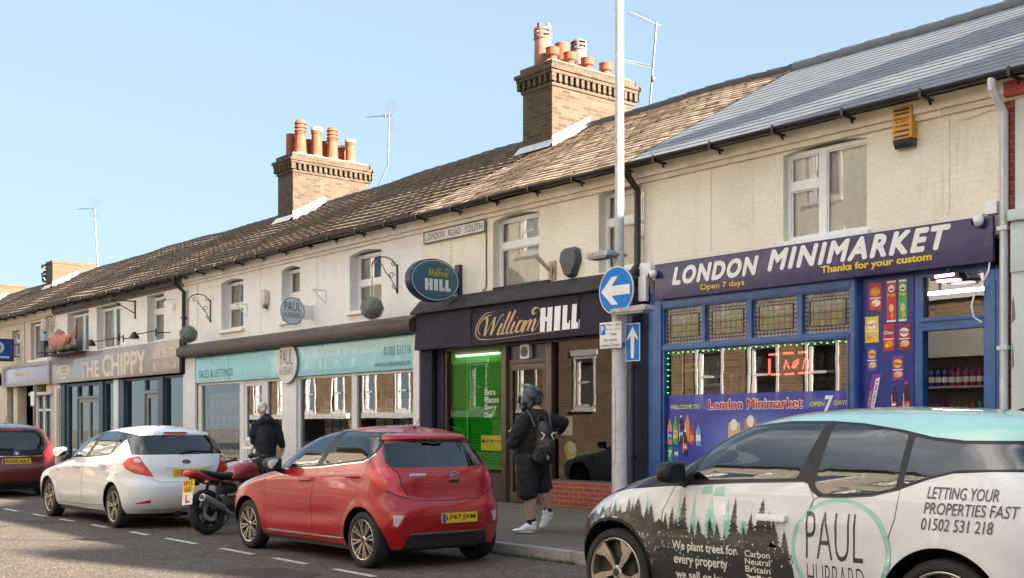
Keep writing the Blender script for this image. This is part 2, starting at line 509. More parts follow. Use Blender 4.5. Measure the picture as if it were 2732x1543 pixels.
def roof_mat(name, cols, cell=(.27, .2), lichen=(.5, .36, .1), lamt=.25, rough=.85):
 t = NT(name)
 v = t.coords()
 m = t.n('Mapping'); t.l(v, m.inputs[0]); m.inputs['Scale'].default_value = (1 / cell[0], 1 / (cell[1] * .88), 0)
 vo = t.n('TexVoronoi', feature='F1'); t.l(m.outputs[0], vo.inputs['Vector']); vo.inputs['Scale'].default_value = 1
 c = t.ramp(vo.outputs['Color'], [(0, cols[0]), (.5, cols[1]), (1, cols[2])])
 n = t.noise(v, 1.3, 6, .75)
 c = t.mix(t.math('MULTIPLY', t.ramp(n.outputs[0], [(.5, (0, 0, 0)), (.75, (1, 1, 1))]), lamt), c, lichen)
 f = t.noise(v, 40, 4, .7)
 c = t.mix(.6, c, t.ramp(f.outputs[0], [(.3, (.6, .6, .6)), (.7, (1, 1, 1))]), 'MULTIPLY')
 t.l(c, t.b.inputs['Base Color']); t.set(Roughness=rough)
 t.bump(f.outputs[0], .4, .01)
 return t.m
ROOFPAN = roof_mat('concrete_pan_tiles', [(.105, .08, .062), (.16, .125, .095), (.22, .175, .132)], (.3, .3), (.06, .05, .04), .8)
ROOFOLD = roof_mat('old_plain_tiles', [(.22, .15, .1), (.42, .32, .23), (.52, .43, .33)], (.2, .2), (.55, .38, .12), .3)
ROOFSLATE = roof_mat('new_slates', [(.17, .19, .22), (.20, .22, .25), (.23, .25, .28)], (.5, .22), (.26, .27, .28), .2, .7)
RIDGEM = M('ridge_tile_dark', (.045, .042, .045), .7, var=.3, scale=5)
# ------------------------------------------------------------ ground
def asphalt():
 t = NT('worn_asphalt')
 v = t.coords()
 vo = t.n('TexVoronoi', feature='F1'); t.l(v, vo.inputs['Vector']); vo.inputs['Scale'].default_value = 55
 sp = t.ramp(vo.outputs['Color'], [(0, (.042, .035, .03)), (.45, (.092, .075, .062)), (.75, (.15, .115, .085)), (.93, (.30, .235, .165)), (1, (.46, .41, .35))])
 big = t.noise(v, .5, 6, .65)
 c = t.mix(.55, sp, t.ramp(big.outputs[0], [(.3, (.6, .57, .55)), (.7, (1, 1, 1))]), 'MULTIPLY')
 pat = t.noise(v, 3.5, 5, .7)
 c = t.mix(.4, c, t.ramp(pat.outputs[0], [(.35, (.55, .52, .5)), (.6, (1, 1, 1))]), 'MULTIPLY')
 # oil drips and a few cracks
 vc = t.n('TexVoronoi', feature='DISTANCE_TO_EDGE'); t.l(v, vc.inputs['Vector']); vc.inputs['Scale'].default_value = .55
 wn_ = t.noise(v, 3, 4)
 cr = t.ramp(t.math('ADD', vc.outputs[0], t.math('MULTIPLY', wn_.outputs[0], .03)), [(.016, (.35, .33, .32)), (.024, (1, 1, 1))])
 c = t.mix(.7, c, cr, 'MULTIPLY')
 t.l(c, t.b.inputs['Base Color']); t.set(Roughness=.82)
 t.bump(vo.outputs['Distance'], .7, .012)
 return t.m
ASPH = asphalt()
def paving():
 t = NT('pavement_slabs')
 v = t.coords()
 b = t.n('TexBrick'); t.l(v, b.inputs['Vector'])
 b.inputs['Scale'].default_value = 1; b.inputs['Brick Width'].default_value = .9; b.inputs['Row Height'].default_value = .6
 b.inputs['Mortar Size'].default_value = .008
 b.inputs['Color1'].default_value = (.135, .112, .088, 1); b.inputs['Color2'].default_value = (.158, .13, .10, 1); b.inputs['Mortar'].default_value = (.045, .038, .03, 1)
 n = t.noise(v, 1.2, 6, .7); f = t.noise(v, 45, 3)
 c = t.mix(.6, b.outputs[0], t.ramp(n.outputs[0], [(.3, (.6, .6, .6)), (.7, (1, 1, 1))]), 'MULTIPLY')
 c = t.mix(.5, c, t.ramp(f.outputs[0], [(.3, (.6, .6, .6)), (.7, (1, 1, 1))]), 'MULTIPLY')
 t.l(c, t.b.inputs['Base Color']); t.set(Roughness=.85)
 t.bump(t.math('SUBTRACT', f.outputs[0], b.outputs[1]), .4, .006)
 return t.m
PAVE = paving()
KERBM = M('kerb_stone', (.27, .255, .235), .85, var=.3, scale=5, bump=.4, bscale=60)
SOIL = M('ground_earth', (.12, .11, .09), .95, var=.3, scale=.4)
LINEW = None
def worn_paint():
 t = NT('worn_road_paint')
 v = t.coords()
 n = t.noise(v, 28, 5, .7)
 t.l(t.ramp(n.outputs[0], [(.36, (.16, .15, .14)), (.5, (.60, .60, .58))]), t.b.inputs['Base Color'])
 t.set(Roughness=.7)
 return t.m
LINEW = worn_paint()
KY = -4.29
g = MB(); g.quad((-600, -600, -.06), (600, -600, -.06), (600, 600, -.06), (-600, 600, -.06)); struct('ground', g, SOIL)
g = MB(); g.quad((-160, -10.95, 0), (60, -10.95, 0), (60, KY, 0), (-160, KY, 0)); struct('road', g, ASPH)
g = MB(); g.box(-160, 60, KY + .13, .35, -.05, .12); struct('pavement', g, PAVE)
g = MB(); g.box(-160, 60, -17, -11.08, -.05, .12); struct('far_pavement', g, PAVE)
for y0, y1, nm in ((KY, KY + .127, 'kerb'), (-11.077, -10.95, 'far_kerb')):
 g = MB(); x = -120.
 while x < 40:
  g.box(x + .006, x + .908, y0, y1, -.05, .119 + random.uniform(0, .006)); x += .914
 o = bpy.data.objects.new(nm, g.mesh(nm, KERBM, .012)); COL.objects.link(o); o['kind'] = 'structure'
# bay dashes (each 0.7 m) along Y = -6.36
g = MB()
for x0, x1 in ((-9.63, -8.9), (-10.84, -10.16), (-12.1, -11.3), (-13.62, -12.75), (-14.78, -14.17), (-16.2, -15.6), (-17.5, -16.92), (-18.78, -18.18), (-20.3, -19.55), (-21.6, -20.95), (-22.95, -22.3), (-24.3, -23.6), (-8.3, -7.6), (-7, -6.3), (-5.6, -4.9), (-4.2, -3.5)):
 g.quad((x0, -6.40, .004), (x1, -6.41, .004), (x1, -6.33, .004), (x0, -6.32, .004))
struct('bay_marking', g, LINEW)
g = MB()
g.poly([(-9.55, -7.55, .004), (-9.05, -7.25, .004), (-9.35, -6.66, .004), (-10.1, -6.72, .004), (-10.25, -7.2, .004)])
struct('road_patch', g, M('reddish_tarmac_patch', (.062, .036, .034), .85, var=.3, scale=40, bump=.4))
# ------------------------------------------------------------ houses
EAVE = (-.28, 5.20); RIDGE = (3.75, 7.40)
SL = Vector((0, RIDGE[0] - EAVE[0], RIDGE[1] - EAVE[1])); SLEN = SL.length; SD = SL.normalized(); SN = Vector((0, -SD.z, SD.y))
def sag(x, t):
 k = .25 if x > -11.7 else 1
 return k * (.05 * math.sin(x * .31 + 1) + .035 * math.sin(x * .83) + .02 * math.sin(x * 2.1 + t)) * .6 - .02 * t / SLEN
def rp(x, t, h=0.):
 p = Vector((x, EAVE[0], EAVE[1])) + SD * t + SN * (h + sag(x, t))
 return p
def roof(house, x0, x1, kind, mat):
 b = MB(); rnd = random.Random(int(x0 * 10))
 # boarding under the tiles, rear slope
 n = max(2, int((x1 - x0) / .5))
 for i in range(n):
  a, c = x0 + (x1 - x0) * i / n, x0 + (x1 - x0) * (i + 1) / n
  b.quad(rp(a, 0, -.02), rp(c, 0, -.02), rp(c, SLEN, -.02), rp(a, SLEN, -.02))
  def rear(x): return (x, 7.8, 5.2 + sag(x, 0))
  b.quad(rp(a, SLEN, .02), rp(c, SLEN, .02), rear(c), rear(a))
 for x in (x0, x1):
  b.poly([(x, .0, 5.1), (x, 7.8, 5.1), (x, 7.8, 5.2), tuple(rp(x, SLEN)), tuple(rp(x, .3))])
 if kind == 'pan':
  g_ = SLEN / 15; per = .3; k = 8
  nx = int(round((x1 - x0) / per)) * k
  hs = [.0, .0, .003, .009, .012, .009, .003, 0]
  for c in range(15):
   t0, t1 = c * g_, (c + 1) * g_ + .02
   jit = rnd.uniform(-.006, .006)
   base = len(b.v)
   for i in range(nx + 1):
    x = x0 + (x1 - x0) * i / nx; h = hs[i % k]
    ti = rnd.uniform(-.012, .012) if i % k == 0 else (ti if i else 0)
    b.v += [tuple(rp(x, t0 + ti, -.01)), tuple(rp(x, t0 + ti, h * .8 + .062 + jit)), tuple(rp(x, t1, h + .006))]
   for i in range(nx):
    q = base + i * 3
    b.f += [(q, q + 3, q + 4, q + 1), (q + 1, q + 4, q + 5, q + 2)]; b.m += [0, 0]
 else:
  w, nc = (.255, 23) if kind == 'plain' else (.5, 20)
  g_ = SLEN / nc; old = kind == 'plain'
  for c in range(nc):
   x = x0 - (w / 2 if c % 2 else 0)
   while x < x1:
    a, e = max(x, x0) + .004, min(x + w, x1) - .004
    if e - a > .03:
     l0 = rnd.uniform(.022, .036) if old else .013; l1 = rnd.uniform(-.005, .005) if old else 0
     dt = rnd.uniform(-.025, .02) if old else 0
     t0, t1 = c * g_ + dt, (c + 1) * g_ + .03
     p = [rp(a, t0, -.01), rp(e, t0, -.01), rp(e, t0, l0 + l1), rp(a, t0, l0), rp(e, t1, .004), rp(a, t1, .004)]
     k0 = len(b.v); b.v += [tuple(q) for q in p]
     b.f += [(k0, k0 + 1, k0 + 2, k0 + 3), (k0 + 3, k0 + 2, k0 + 4, k0 + 5)]; b.m += [0, 0]
    x += w
 ro = part('roof', b, mat, house, merge=False)
 # half-round ridge tiles
 r = MB(); x = x0
 while x < x1 - .05:
  e = min(x + .45, x1)
  for j in range(8):
   t0, t1 = PI * j / 8 - .2, PI * (j + 1) / 8 - .2 + (.4 if j == 7 else 0)
   def P(xx, t, rr):
    z = rp(xx, SLEN).z
    return (xx, RIDGE[0] - rr * math.cos(t), z - .03 + rr * math.sin(t))
   r.quad(P(x, t0, .14), P(e - .01, t0, .125), P(e - .01, t1, .125), P(x, t1, .14))
   r.quad(P(x, t0, .14), P(x, t1, .14), P(x, t1, .1), P(x, t0, .1))
  x = e
 part('ridge', r, RIDGEM if kind != 'slate' else M('ridge_tile_grey', (.10, .105, .115), .6), ro)
 return ro
def gutter(house, x0, x1, pipes=(), boards=None):
 b = MB(); y, z = EAVE[0] - .06, 5.17
 xs = [x0 + (x1 - x0) * i / 12 for i in range(13)]
 for i in range(12):
  for j in range(8):
   t0, t1 = PI + PI * j / 8, PI + PI * (j + 1) / 8
   f = lambda x, t, r=.062: (x, y + r * math.cos(t), z + sag(x, 0) * .5 + r * math.sin(t))
   b.quad(f(xs[i], t0), f(xs[i], t1), f(xs[i + 1], t1), f(xs[i + 1], t0))
   b.quad(f(xs[i], t0, .056), f(xs[i + 1], t0, .056), f(xs[i + 1], t1, .056), f(xs[i], t1, .056))
 x = x0 + .45
 while x < x1:
  zz = z + sag(x, 0) * .5
  b.box(x - .016, x + .016, y - .07, y + .2, zz - .085, zz - .055)
  b.box(x - .016, x + .016, y - .072, y - .064, zz - .07, zz + .02)
  b.obox((x, y + .14, zz - .10), .022, .022, .07, Euler((R(40), 0, 0)))
  x += 1.02
 part('gutter', b, GUTTER, house, smooth=40)
 if boards:
  f = MB(); f.box(x0, x1, -.10, .0, 5.0, 5.16); f.box(x0, x1, -.05, .0, 4.93, 5.0)
  part('fascia_board', f, boards, house)
def downpipe(house, x, y, z0, z1, mat, r=.045, swan=True, elbows=None):
 b = MB()
 pts = [(x, EAVE[0] - .06, z1 + .02), (x, EAVE[0] - .06, z1 - .1), (x, y, z1 - .32)] if swan else [(x, y, z1)]
 pts += elbows or []
 pts += [(pts[-1][0], pts[-1][1], z0)]
 b.tube(pts, r, 12)
 z = z0 + .8
 while z < z1 - .5:
  b.box(pts[-1][0] - r - .012, pts[-1][0] + r + .012, pts[-1][1] - r - .008, pts[-1][1] + .06, z, z + .045) if z < pts[-2][2] else None
  z += 1.3
 part('downpipe', b, mat, house, smooth=40)
def window(house, x0, x1, z0, z1, yf, panes, frame=None, curtain='lace', sill=None, arch=None, glass=None, fw=.055):
 frame = frame or WHITE
 w, h = x1 - x0, z1 - z0
 holes = [(x0 + p[0] * w + fw * .8, x0 + p[1] * w - fw * .8, z0 + p[2] * h + fw * .8, z0 + p[3] * h - fw * .8) for p in panes]
 f = MB(); f.holed(x0, x1, z0, z1, holes, yf, yf + .07)
 win = part('window', f, frame, house, bevel=.008)
 c = MB()
 for q in holes:   # inner beads
  c.holed(q[0] - .001, q[1] + .001, q[2] - .001, q[3] + .001, [(q[0] + .018, q[1] - .018, q[2] + .018, q[3] - .018)], yf + .02, yf + .05)
 part('glazing_bead', c, frame, win)
 p = MB()
 for q in holes: p.quad((q[0], yf + .035, q[2]), (q[1], yf + .035, q[2]), (q[1], yf + .035, q[3]), (q[0], yf + .035, q[3]))
 part('pane', p, glass or WINGLASS, win)
 if curtain:
  c = MB(); n = 60; rnd = random.Random(int(x0 * 7))
  spans = [(x0, x1)] if curtain != 'pair' else [(x0, x0 + w * .38), (x1 - w * .32, x1)]
  for a, e in spans:
   for i in range(n):
    f0, f1 = i / n, (i + 1) / n
    o = lambda t: .016 * math.sin(t * 34) + .008 * math.sin(t * 71 + 1)
    X0, X1 = a + (e - a) * f0, a + (e - a) * f1
    c.quad((X0, yf + .075 + o(f0), z0), (X1, yf + .075 + o(f1), z0), (X1, yf + .10 + .4 * o(f1), z1), (X0, yf + .10 + .4 * o(f0), z1))
  part('curtain', c, LACE if curtain == 'lace' else CURTAIN, win, smooth=180)
 if sill:
  s = MB(); s.box(x0 - .06, x1 + .06, -.07, yf + .02, z0 - .075, z0); part('sill', s, sill, win, bevel=.01)
 return win
def shell(house, x0, x1, wallm, holes, depth=7.8, inner=None, top=5.05):
 """front wall with its openings, party walls, rear wall, floors"""
 b = MB()
 b.holed(x0, x1, 0, top, holes, 0, .28)
 part('wall', b, wallm, house)
 s = MB()
 for a, c in ((x0, x0 + .06), (x1 - .06, x1)): s.box(a, c, .281, depth, 0, 5.1)
 s.box(x0 + .061, x1 - .061, depth - .2, depth, 0, 5.1)
 s.box(x0 + .061, x1 - .061, .3, depth - .21, 5.04, 5.1)
 s.box(x0 + .061, x1 - .061, .285, depth - .21, 3.2, 3.4)
 s.box(x0 + .061, x1 - .061, .285, depth - .21, .0, .13)
 s.box(x0 + .061, x1 - .061, 4.2, 4.3, .14, 3.19); s.box(x0 + .061, x1 - .061, 3.0, 3.1, 3.41, 5.03)
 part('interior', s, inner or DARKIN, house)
def arch_fill(b, x0, x1, z, rise, y0=0., y1=.12, n=8, dz=.06):
 """masonry left above a shallow segmental arch (opening top at z)"""
 pts = [(x0, z + .001)]
 for i in range(n + 1):
  t = i / n; pts.append((x0 + (x1 - x0) * t, z - rise + rise * (1 - (2 * t - 1) ** 2)))
 pts.append((x1, z + .001))
 b.prism(pts, lambda u, w: (u, y0 + .002, w), lambda u, w: (u, y1, w))
# ---- chimneys
def pot(ch, x, y, z, h, r, kind):
 b = MB(); m = TERRA
 if kind == 'plain': pr = [(r * 1.0, 0), (r * 1.0, .03), (r * .96, h * .8), (r * 1.12, h * .82), (r * 1.12, h * .86), (r * 1.0, h * .88), (r * 1.16, h * .97), (r * 1.16, h), (r * .85, h), (r * .8, h * .6)]
 elif kind == 'white': pr = [(r * 1.05, 0), (r * .98, h * .78), (r * 1.1, h * .8), (r * 1.1, h * .83), (r * 1.0, h * .85), (r * 1.14, h * .88), (r * 1.16, h), (r * .88, h), (r * .8, h * .6)]
 elif kind == 'louvre':
  pr = [(r * 1.15, 0), (r * .95, h * .55), (r * 1.08, h * .57), (r * 1.12, h * .6)]
  for k in range(3):
   a = .62 + k * .11; pr += [(r * .84, h * a), (r * .84, h * (a + .03)), (r * 1.12, h * (a + .035)), (r * .98, h * (a + .09))]
  pr += [(r * .9, h * .95), (r * .6, h), (r * .3, h * 1.0), (r * .25, h * .8)]
 elif kind == 'bulb': pr = [(r * .66, 0), (r * .66, h * .4), (r * .9, h * .5), (r * 1, h * .52), (r * 1, h * .62), (r * .95, h * .64), (r, h * .67), (r, h * .76), (r * .95, h * .78), (r, h * .81), (r, h * .93), (r * 1.08, h), (r * .85, h), (r * .8, h * .6)]
 elif kind in ('crown', 'cowl'):
  pr = [(r * 1.05, 0), (r * .98, h * .68), (r * 1.1, h * .7), (r * 1.12, h * .73), (r, h * .75), (r * .85, h * .75), (r * .8, h * .5)]
  m = TERRAD if kind == 'crown' else SOOT
 else: pr = [(r, 0), (r * .95, h), (r * .8, h), (r * .8, h * .5)]
 b.lathe(pr, (x, y, z), 'z', 20)
 if kind in ('crown', 'cowl'):
  for a in range(6):
   t = a * PI / 3 + .2; b.obox((x + r * .98 * math.cos(t), y + r * .98 * math.sin(t), z + h * .83), .04, .05, h * .18, Euler((0, 0, t)))
  b.lathe([(r * .9, h * .8), (r * 1.08, h * .8), (r * 1.08, h * .85), (r * .9, h * .85), (r * .9, h * .8)], (x, y, z), 'z', 20)
  b.lathe([(r * .9, h * .9), (r * 1.1, h * .9), (r * (1.02 if kind == 'crown' else .7), h * .97), (r * (.85 if kind == 'crown' else .2), h * .98), (r * .8, h * .9)], (x, y, z), 'z', 20)
  if kind == 'crown':
   for a in range(5):
    t = a * PI * .4; b.obox((x + r * .95 * math.cos(t), y + r * .95 * math.sin(t), z + h), .035, .06, .09, Euler((0, 0, t)))
 if kind == 'white':
  w = MB(); w.lathe([(r * 1.165, h * .89), (r * 1.19, h * .9), (r * 1.19, h * 1.01), (r * .86, h * 1.01)], (x, y, z), 'z', 20)
  o = part('chimney_pot', b, m, ch, smooth=35); b2 = w
  me = o.data; me.materials.append(M('lime_wash', (.62, .55, .47), .9))
  bm = bmesh.new(); bm.from_mesh(me); w2 = w.mesh('w', m, 0, 35)
  for p in w2.polygons: p.material_index = 1
  bm.from_mesh(w2); bm.to_mesh(me); bm.free(); bpy.data.meshes.remove(w2)
  return o
 return part('chimney_pot', b, m, ch, smooth=35)
def chimney(house, x0, x1, y0, y1, zb, zt, pots=(), plain=False, flash='zig', brick=None):
 b = MB(); S = zt - .5
 def ring(p, a, c): b.box(x0 - p, x1 + p, y0 - p, y1 + p, a, c)
 if plain:
  ring(0, zb, zt); ring(.02, zt - .12, zt - .05)
 else:
  ring(0, zb, S); ring(.03, S, S + .07); ring(.005, S + .07, S + .23)
  ring(.10, S + .23, S + .3); ring(.13, S + .3, S + .37); ring(.04, S + .37, zt)
  n = int((x1 - x0 + .1) / .15)
  for i in range(n + 1):
   x = x0 - .05 + (x1 - x0 + .1) * i / n
   b.box(x - .04, x + .04, y0 - .085, y0 - .003, S + .075, S + .229); b.box(x - .04, x + .04, y1 + .003, y1 + .085, S + .075, S + .229)
  n = int((y1 - y0) / .15)
  for i in range(n + 1):
   y = y0 + (y1 - y0) * i / n
   b.box(x1 + .003, x1 + .085, y - .04, y + .04, S + .075, S + .229); b.box(x0 - .085, x0 - .003, y - .04, y + .04, S + .075, S + .229)
 ch = part('chimney', b, brick or YBRICK, house, bevel=.006)
 f = MB(); fl = MB()
 for i, (x, y, h, r, k) in enumerate(pots):
  fl.lathe([(r * 1.5, zt - .01), (r * 1.25, zt + .05), (r * .9, zt + .08)], (x, y, 0), 'z', 12)
  pot(ch, x, y, zt + .03, h, r, k)
 if pots:
  fl.box(x0 + .03, x1 - .03, y0 + .03, y1 - .03, zt - .02, zt + .035)
  part('mortar_cap', fl, M('lime_mortar', (.42, .35, .24), .95, var=.35, scale=5), ch, smooth=30)
 # lead flashing where the stack meets the roof
 def zr(y): return EAVE[1] + (y - EAVE[0]) * SL.z / SL.y + .05
 n = 8
 for i in range(n):
  a, c = y0 + (RIDGE[0] - y0) * i / n, y0 + (RIDGE[0] - y0) * (i + 1) / n
  if flash == 'zig':
   f.poly([(x1 + .006, a, zr(a) - .06), (x1 + .006, c, zr(c) - .06), (x1 + .006, c, zr(c) + .12), (x1 + .006, a, zr(c) + .12)])
  else:
   f.poly([(x1 + .006, a, zr(a) - .06), (x1 + .006, c, zr(c) - .06), (x1 + .006, c, zr(c) + .16), (x1 + .006, a, zr(a) + .16)])
  f.quad((x1 + .006, a, zr(a) + .02), (x1 + .14, a, zr(a) + .005), (x1 + .14, c, zr(c) + .005), (x1 + .006, c, zr(c) + .02))
 f.quad((x0 - .1, y0 - .16, zr(y0 - .16) + .01), (x1 + .1, y0 - .16, zr(y0 - .16) + .01), (x1 + .1, y0 - .006, zr(y0) + .1), (x0 - .1, y0 - .006, zr(y0) + .1))
 part('flashing', f, M('white_mortar_flashing', (.7, .68, .64), .8, var=.1) if flash == 'zig' else LEAD, ch)
 return ch
# ============================================================ the terrace
def fsign(name, label, x0, x1, z0, z1, yf, yb, mat, bevel=.01, tilt=0., cat='shop sign'):
 """fascia board as its own thing; returns (thing, map for lettering)"""
 t = thing(name, label, cat, ((x0 + x1) / 2, yb, z0))
 b = MB()
 b.prism([(x0, z0), (x1, z0), (x1, z1), (x0, z1)], lambda u, w: (u, yf + tilt * (w - z0), w), lambda u, w: (u, yb, w))
 part('board', b, mat, t, bevel=bevel)
 return t, (lambda u, w: (u, yf + tilt * (w - z0) - .005, w))
def letters(t, m, items, mat, name='lettering'):
 for it in items:
  s, x0, x1, z0, z1 = it[:5]; k = it[5] if len(it) > 5 else {}
  b = MB(); text_into(b, s, x0, x1, z0, z1, m, **k); o = part(name, b, mat, t, merge=False)
 return o
INKW = M('white_vinyl_ink', (.78, .78, .78), .45, var=.04)
INKK = M('black_vinyl_ink', (.015, .015, .018), .45, var=.1)
INKY = M('yellow_vinyl_ink', (.75, .50, .03), .45, var=.05)
# ------------------------------------------------ minimarket (house E)
BLUEW = M('blue_painted_wood', (.03, .10, .29), .45, var=.25, scale=5, bump=.12, bscale=40, coat=.2)
hE = thing('shop_house', 'cream brick house with slate roof over the blue minimarket shopfront', 'building', (-8.8, 0, 0))
shell(hE, -11.42, -6.15, CREAM, [(-9.09, -7.86, 3.72, 4.95), (-11.41, -6.19, -.01, 3.5)])
roof(hE, -11.62, -5.2, 'slate', ROOFSLATE)
gutter(hE, -11.45, -5.2, boards=CREAMW)
b = MB(); arch_fill(b, -9.09, -7.86, 4.95, .07); part('brick_arch', b, CREAM, hE)
for x in (-10.32, -6.82): b = MB(); b.box(x, x + .03, -.012, 0, 3.8, 4.93); part('render_strip', b, CREAM, hE)
w = window(hE, -9.09, -7.86, 3.76, 4.91, .09, [(0, .44, 0, .62), (0, .44, .62, 1), (.44, 1, 0, 1)], sill=WHITE, curtain='lace', fw=.07)
downpipe(hE, -6.12, -.07, .12, 5.12, M('grey_white_pipe', (.62, .64, .66), .4, var=.12), .045)
# timber shopfront
sf = MB()
ST = [(-11.14, -10.44), (-10.38, -9.66), (-9.58, -8.86), (-8.78, -8.08)]
sf.holed(-11.4, -7.99, .13, 3.32, [(a, c, 2.56, 3.06) for a, c in ST] + [(-11.13, -8.08, .72, 2.46)], -.03, .07)
sf.box(-11.41, -11.17, -.06, -.031, .12, 3.14); sf.box(-8.06, -8.0, -.05, -.031, .12, 3.2)
sf.box(-11.16, -8.07, -.055, -.031, 2.47, 2.53); sf.box(-11.16, -8.07, -.045, -.031, 3.08, 3.2)
for x in (-11.13, -8.10): sf.box(x - .012, x + .012, -.048, -.031, .72, 2.46)
shopE = part('shopfront', sf, BLUEW, hE, bevel=.006)
p = MB(); p.quad((-11.13, .03, .72), (-8.08, .03, .72), (-8.08, .03, 2.46), (-11.13, .03, 2.46))
part('pane', p, SHOPMIRROR, shopE)
def stained():
 t = NT('leaded_stained_glass'); uv = wall_uv(t)
 br = t.n('TexBrick', offset=0); t.l(uv, br.inputs['Vector'])
 for k, v in (('Scale', 1), ('Brick Width', .088), ('Row Height', .088), ('Mortar Size', .006), ('Mortar Smooth', .1)): br.inputs[k].default_value = v
 br.inputs['Color1'].default_value = (0, 0, 0, 1); br.inputs['Color2'].default_value = (1, 1, 1, 1); br.inputs['Mortar'].default_value = (.5, .5, .5, 1)
 n = t.noise(uv, 4.2, 3)
 mxx = t.mix(.55, br.outputs[0], n.outputs[1])
 s = t.n('SeparateColor'); t.l(mxx, s.inputs[0])
 c = t.ramp(s.outputs[0], [(.25, (.16, .16, .12)), (.42, (.16, .10, .07)), (.55, (.21, .17, .05)), (.68, (.13, .18, .05)), (.8, (.22, .15, .12))])
 c = t.mix(br.outputs[1], c, (.02, .02, .02))
 t.l(c, t.b.inputs['Base Color']); t.set(Roughness=.18, Coat_Weight=.6)
 nb = t.noise(uv, 40, 2); t.bump(nb.outputs[0], .5, .01)
 return t.m
def roundels():
 t = NT('bottle_glass_roundels'); uv = wall_uv(t)
 m = t.n('VectorMath', operation='SCALE'); t.l(uv, m.inputs[0]); m.inputs['Scale'].default_value = 1 / .058
 fr = t.n('VectorMath', operation='FRACTION'); t.l(m.outputs[0], fr.inputs[0])
 sb = t.n('VectorMath', operation='SUBTRACT'); t.l(fr.outputs[0], sb.inputs[0]); sb.inputs[1].default_value = (.5, .5, 0)
 ln = t.n('VectorMath', operation='LENGTH'); t.l(sb.outputs[0], ln.inputs[0])
 c = t.ramp(ln.outputs['Value'], [(.1, (.30, .29, .28)), (.24, (.10, .09, .09)), (.36, (.20, .19, .19)), (.44, (.015, .015, .015)), (.6, (.05, .04, .04))])
 t.l(c, t.b.inputs['Base Color']); t.set(Roughness=.15, Coat_Weight=.5)
 t.bump(ln.outputs['Value'], .5, .02)
 return t.m
SG, SRO = stained(), roundels()
for a, c in ST:
 s = MB(); z0, z1 = 2.56, 3.06; e = .09
 s.quad((a + e, .02, z0 + e), (c - e, .02, z0 + e), (c - e, .02, z1 - e), (a + e, .02, z1 - e), 0)
 s.holed(a, c, z0, z1, [(a + e, c - e, z0 + e, z1 - e)], .021, .03, 1)
 for q in (.0, .01): pass
 s.holed(a + e - .008, c - e + .008, z0 + e - .008, z1 - e + .008, [(a + e + .004, c - e - .004, z0 + e + .004, z1 - e - .004)], .012, .019, 2)
 part('stained_light', s, [SG, SRO, IRON], shopE)
# printed film along the foot of the window
def film():
 t = NT('blue_printed_film')
 g_ = t.n('SeparateXYZ'); t.l(t.coords(), g_.inputs[0])
 u = t.math('ADD', g_.outputs[0], 9.6); wv = t.math('SUBTRACT', g_.outputs[2], 1.1)
 d = t.math('SQRT', t.math('ADD', t.math('MULTIPLY', u, u), t.math('MULTIPLY', t.math('MULTIPLY', wv, wv), 3.0)))
 t.l(t.ramp(d, [(.0, (.30, .40, .72)), (.5, (.10, .17, .55)), (1.0, (.022, .04, .33))]), t.b.inputs['Base Color'])
 t.set(Roughness=.3, Coat_Weight=.4)
 return t.m
FILM = film()
b = MB(); b.box(-11.125, -8.085, .012, .026, .725, 1.835)
vin = part('window_film', b, FILM, shopE)
fm = wallmap(.008)
letters(vin, fm, [('WELCOME TO', -11.05, -10.5, 1.635, 1.695, dict(bold=.02)), ('OPEN', -8.69, -8.47, 1.645, 1.70, dict(bold=.02)), ('DAYS', -8.33, -8.13, 1.655, 1.71, dict(bold=.02))], M('lime_yellow_ink', (.66, .66, .03), .4))
letters(vin, fm, [('7', -8.475, -8.34, 1.56, 1.775, dict(bold=.04, shear=.15))], INKW)
b = MB(); fat_text(b, 'London Minimarket', -10.34, -8.80, 1.625, 1.755, lambda u, w: .0095, .013, 8); part('lettering', b, INKW, vin, merge=False)
b = MB(); fat_text(b, 'London Minimarket', -10.34, -8.80, 1.625, 1.755, lambda u, w: .0035, .0055); part('lettering', b, M('red_vinyl_ink', (.50, .02, .03), .4), vin, merge=False)
def bottle_print(b, x, z0, z1, w, liquid, cap, label, fy, text=None, tb=None):
 """flat printed picture of a bottle"""
 h = z1 - z0
 o = [(0.5, 0), (.5, .6), (.42, .72), (.18, .86), (.16, .93)]
 out = [(x + w * a, z0 + h * t) for a, t in o] + [(x - w * a, z0 + h * t) for a, t in o[::-1]]
 b.poly([(u, fy, v) for u, v in out], liquid)
 b.poly([(u, fy - .0015, v) for u, v in [(x - w * .2, z0 + h * .93), (x + w * .2, z0 + h * .93), (x + w * .2, z1), (x - w * .2, z1)]], cap)
 b.poly([(u, fy - .0015, v) for u, v in [(x - w * .5, z0 + h * .22), (x + w * .5, z0 + h * .22), (x + w * .5, z0 + h * .5), (x - w * .5, z0 + h * .5)]], label)
 b.poly([(u, fy - .002, v) for u, v in [(x - w * .38, z0 + h * .1), (x - w * .3, z0 + h * .1), (x - w * .3, z0 + h * .7), (x - w * .38, z0 + h * .7)]], 5)
 if text: text_into(b, text, x - w * .42, x + w * .42, z0 + h * .28, z0 + h * .44, wallmap(fy - .003), 4 if tb is None else tb, bold=.03)
PR = [M('print_orange', (.75, .26, .03), .35), M('print_green', (.04, .36, .08), .35), M('print_cola', (.03, .008, .008), .3), M('print_red', (.55, .02, .03), .35), M('print_white', (.78, .78, .76), .35), M('print_highlight', (.75, .72, .68), .3), M('print_blue', (.02, .06, .42), .35), M('print_yellow', (.78, .55, .04), .35), M('print_purple', (.20, .03, .32), .35), M('print_amber', (.68, .24, .05), .35), M('print_maroon', (.25, .015, .03), .35), M('print_tan', (.70, .46, .2), .4), M('print_skyblue', (.10, .35, .68), .35)]
OR, GR, CO, RE, WH, HI, BL, YE, PU, AM, MA, TA, SK = range(13)
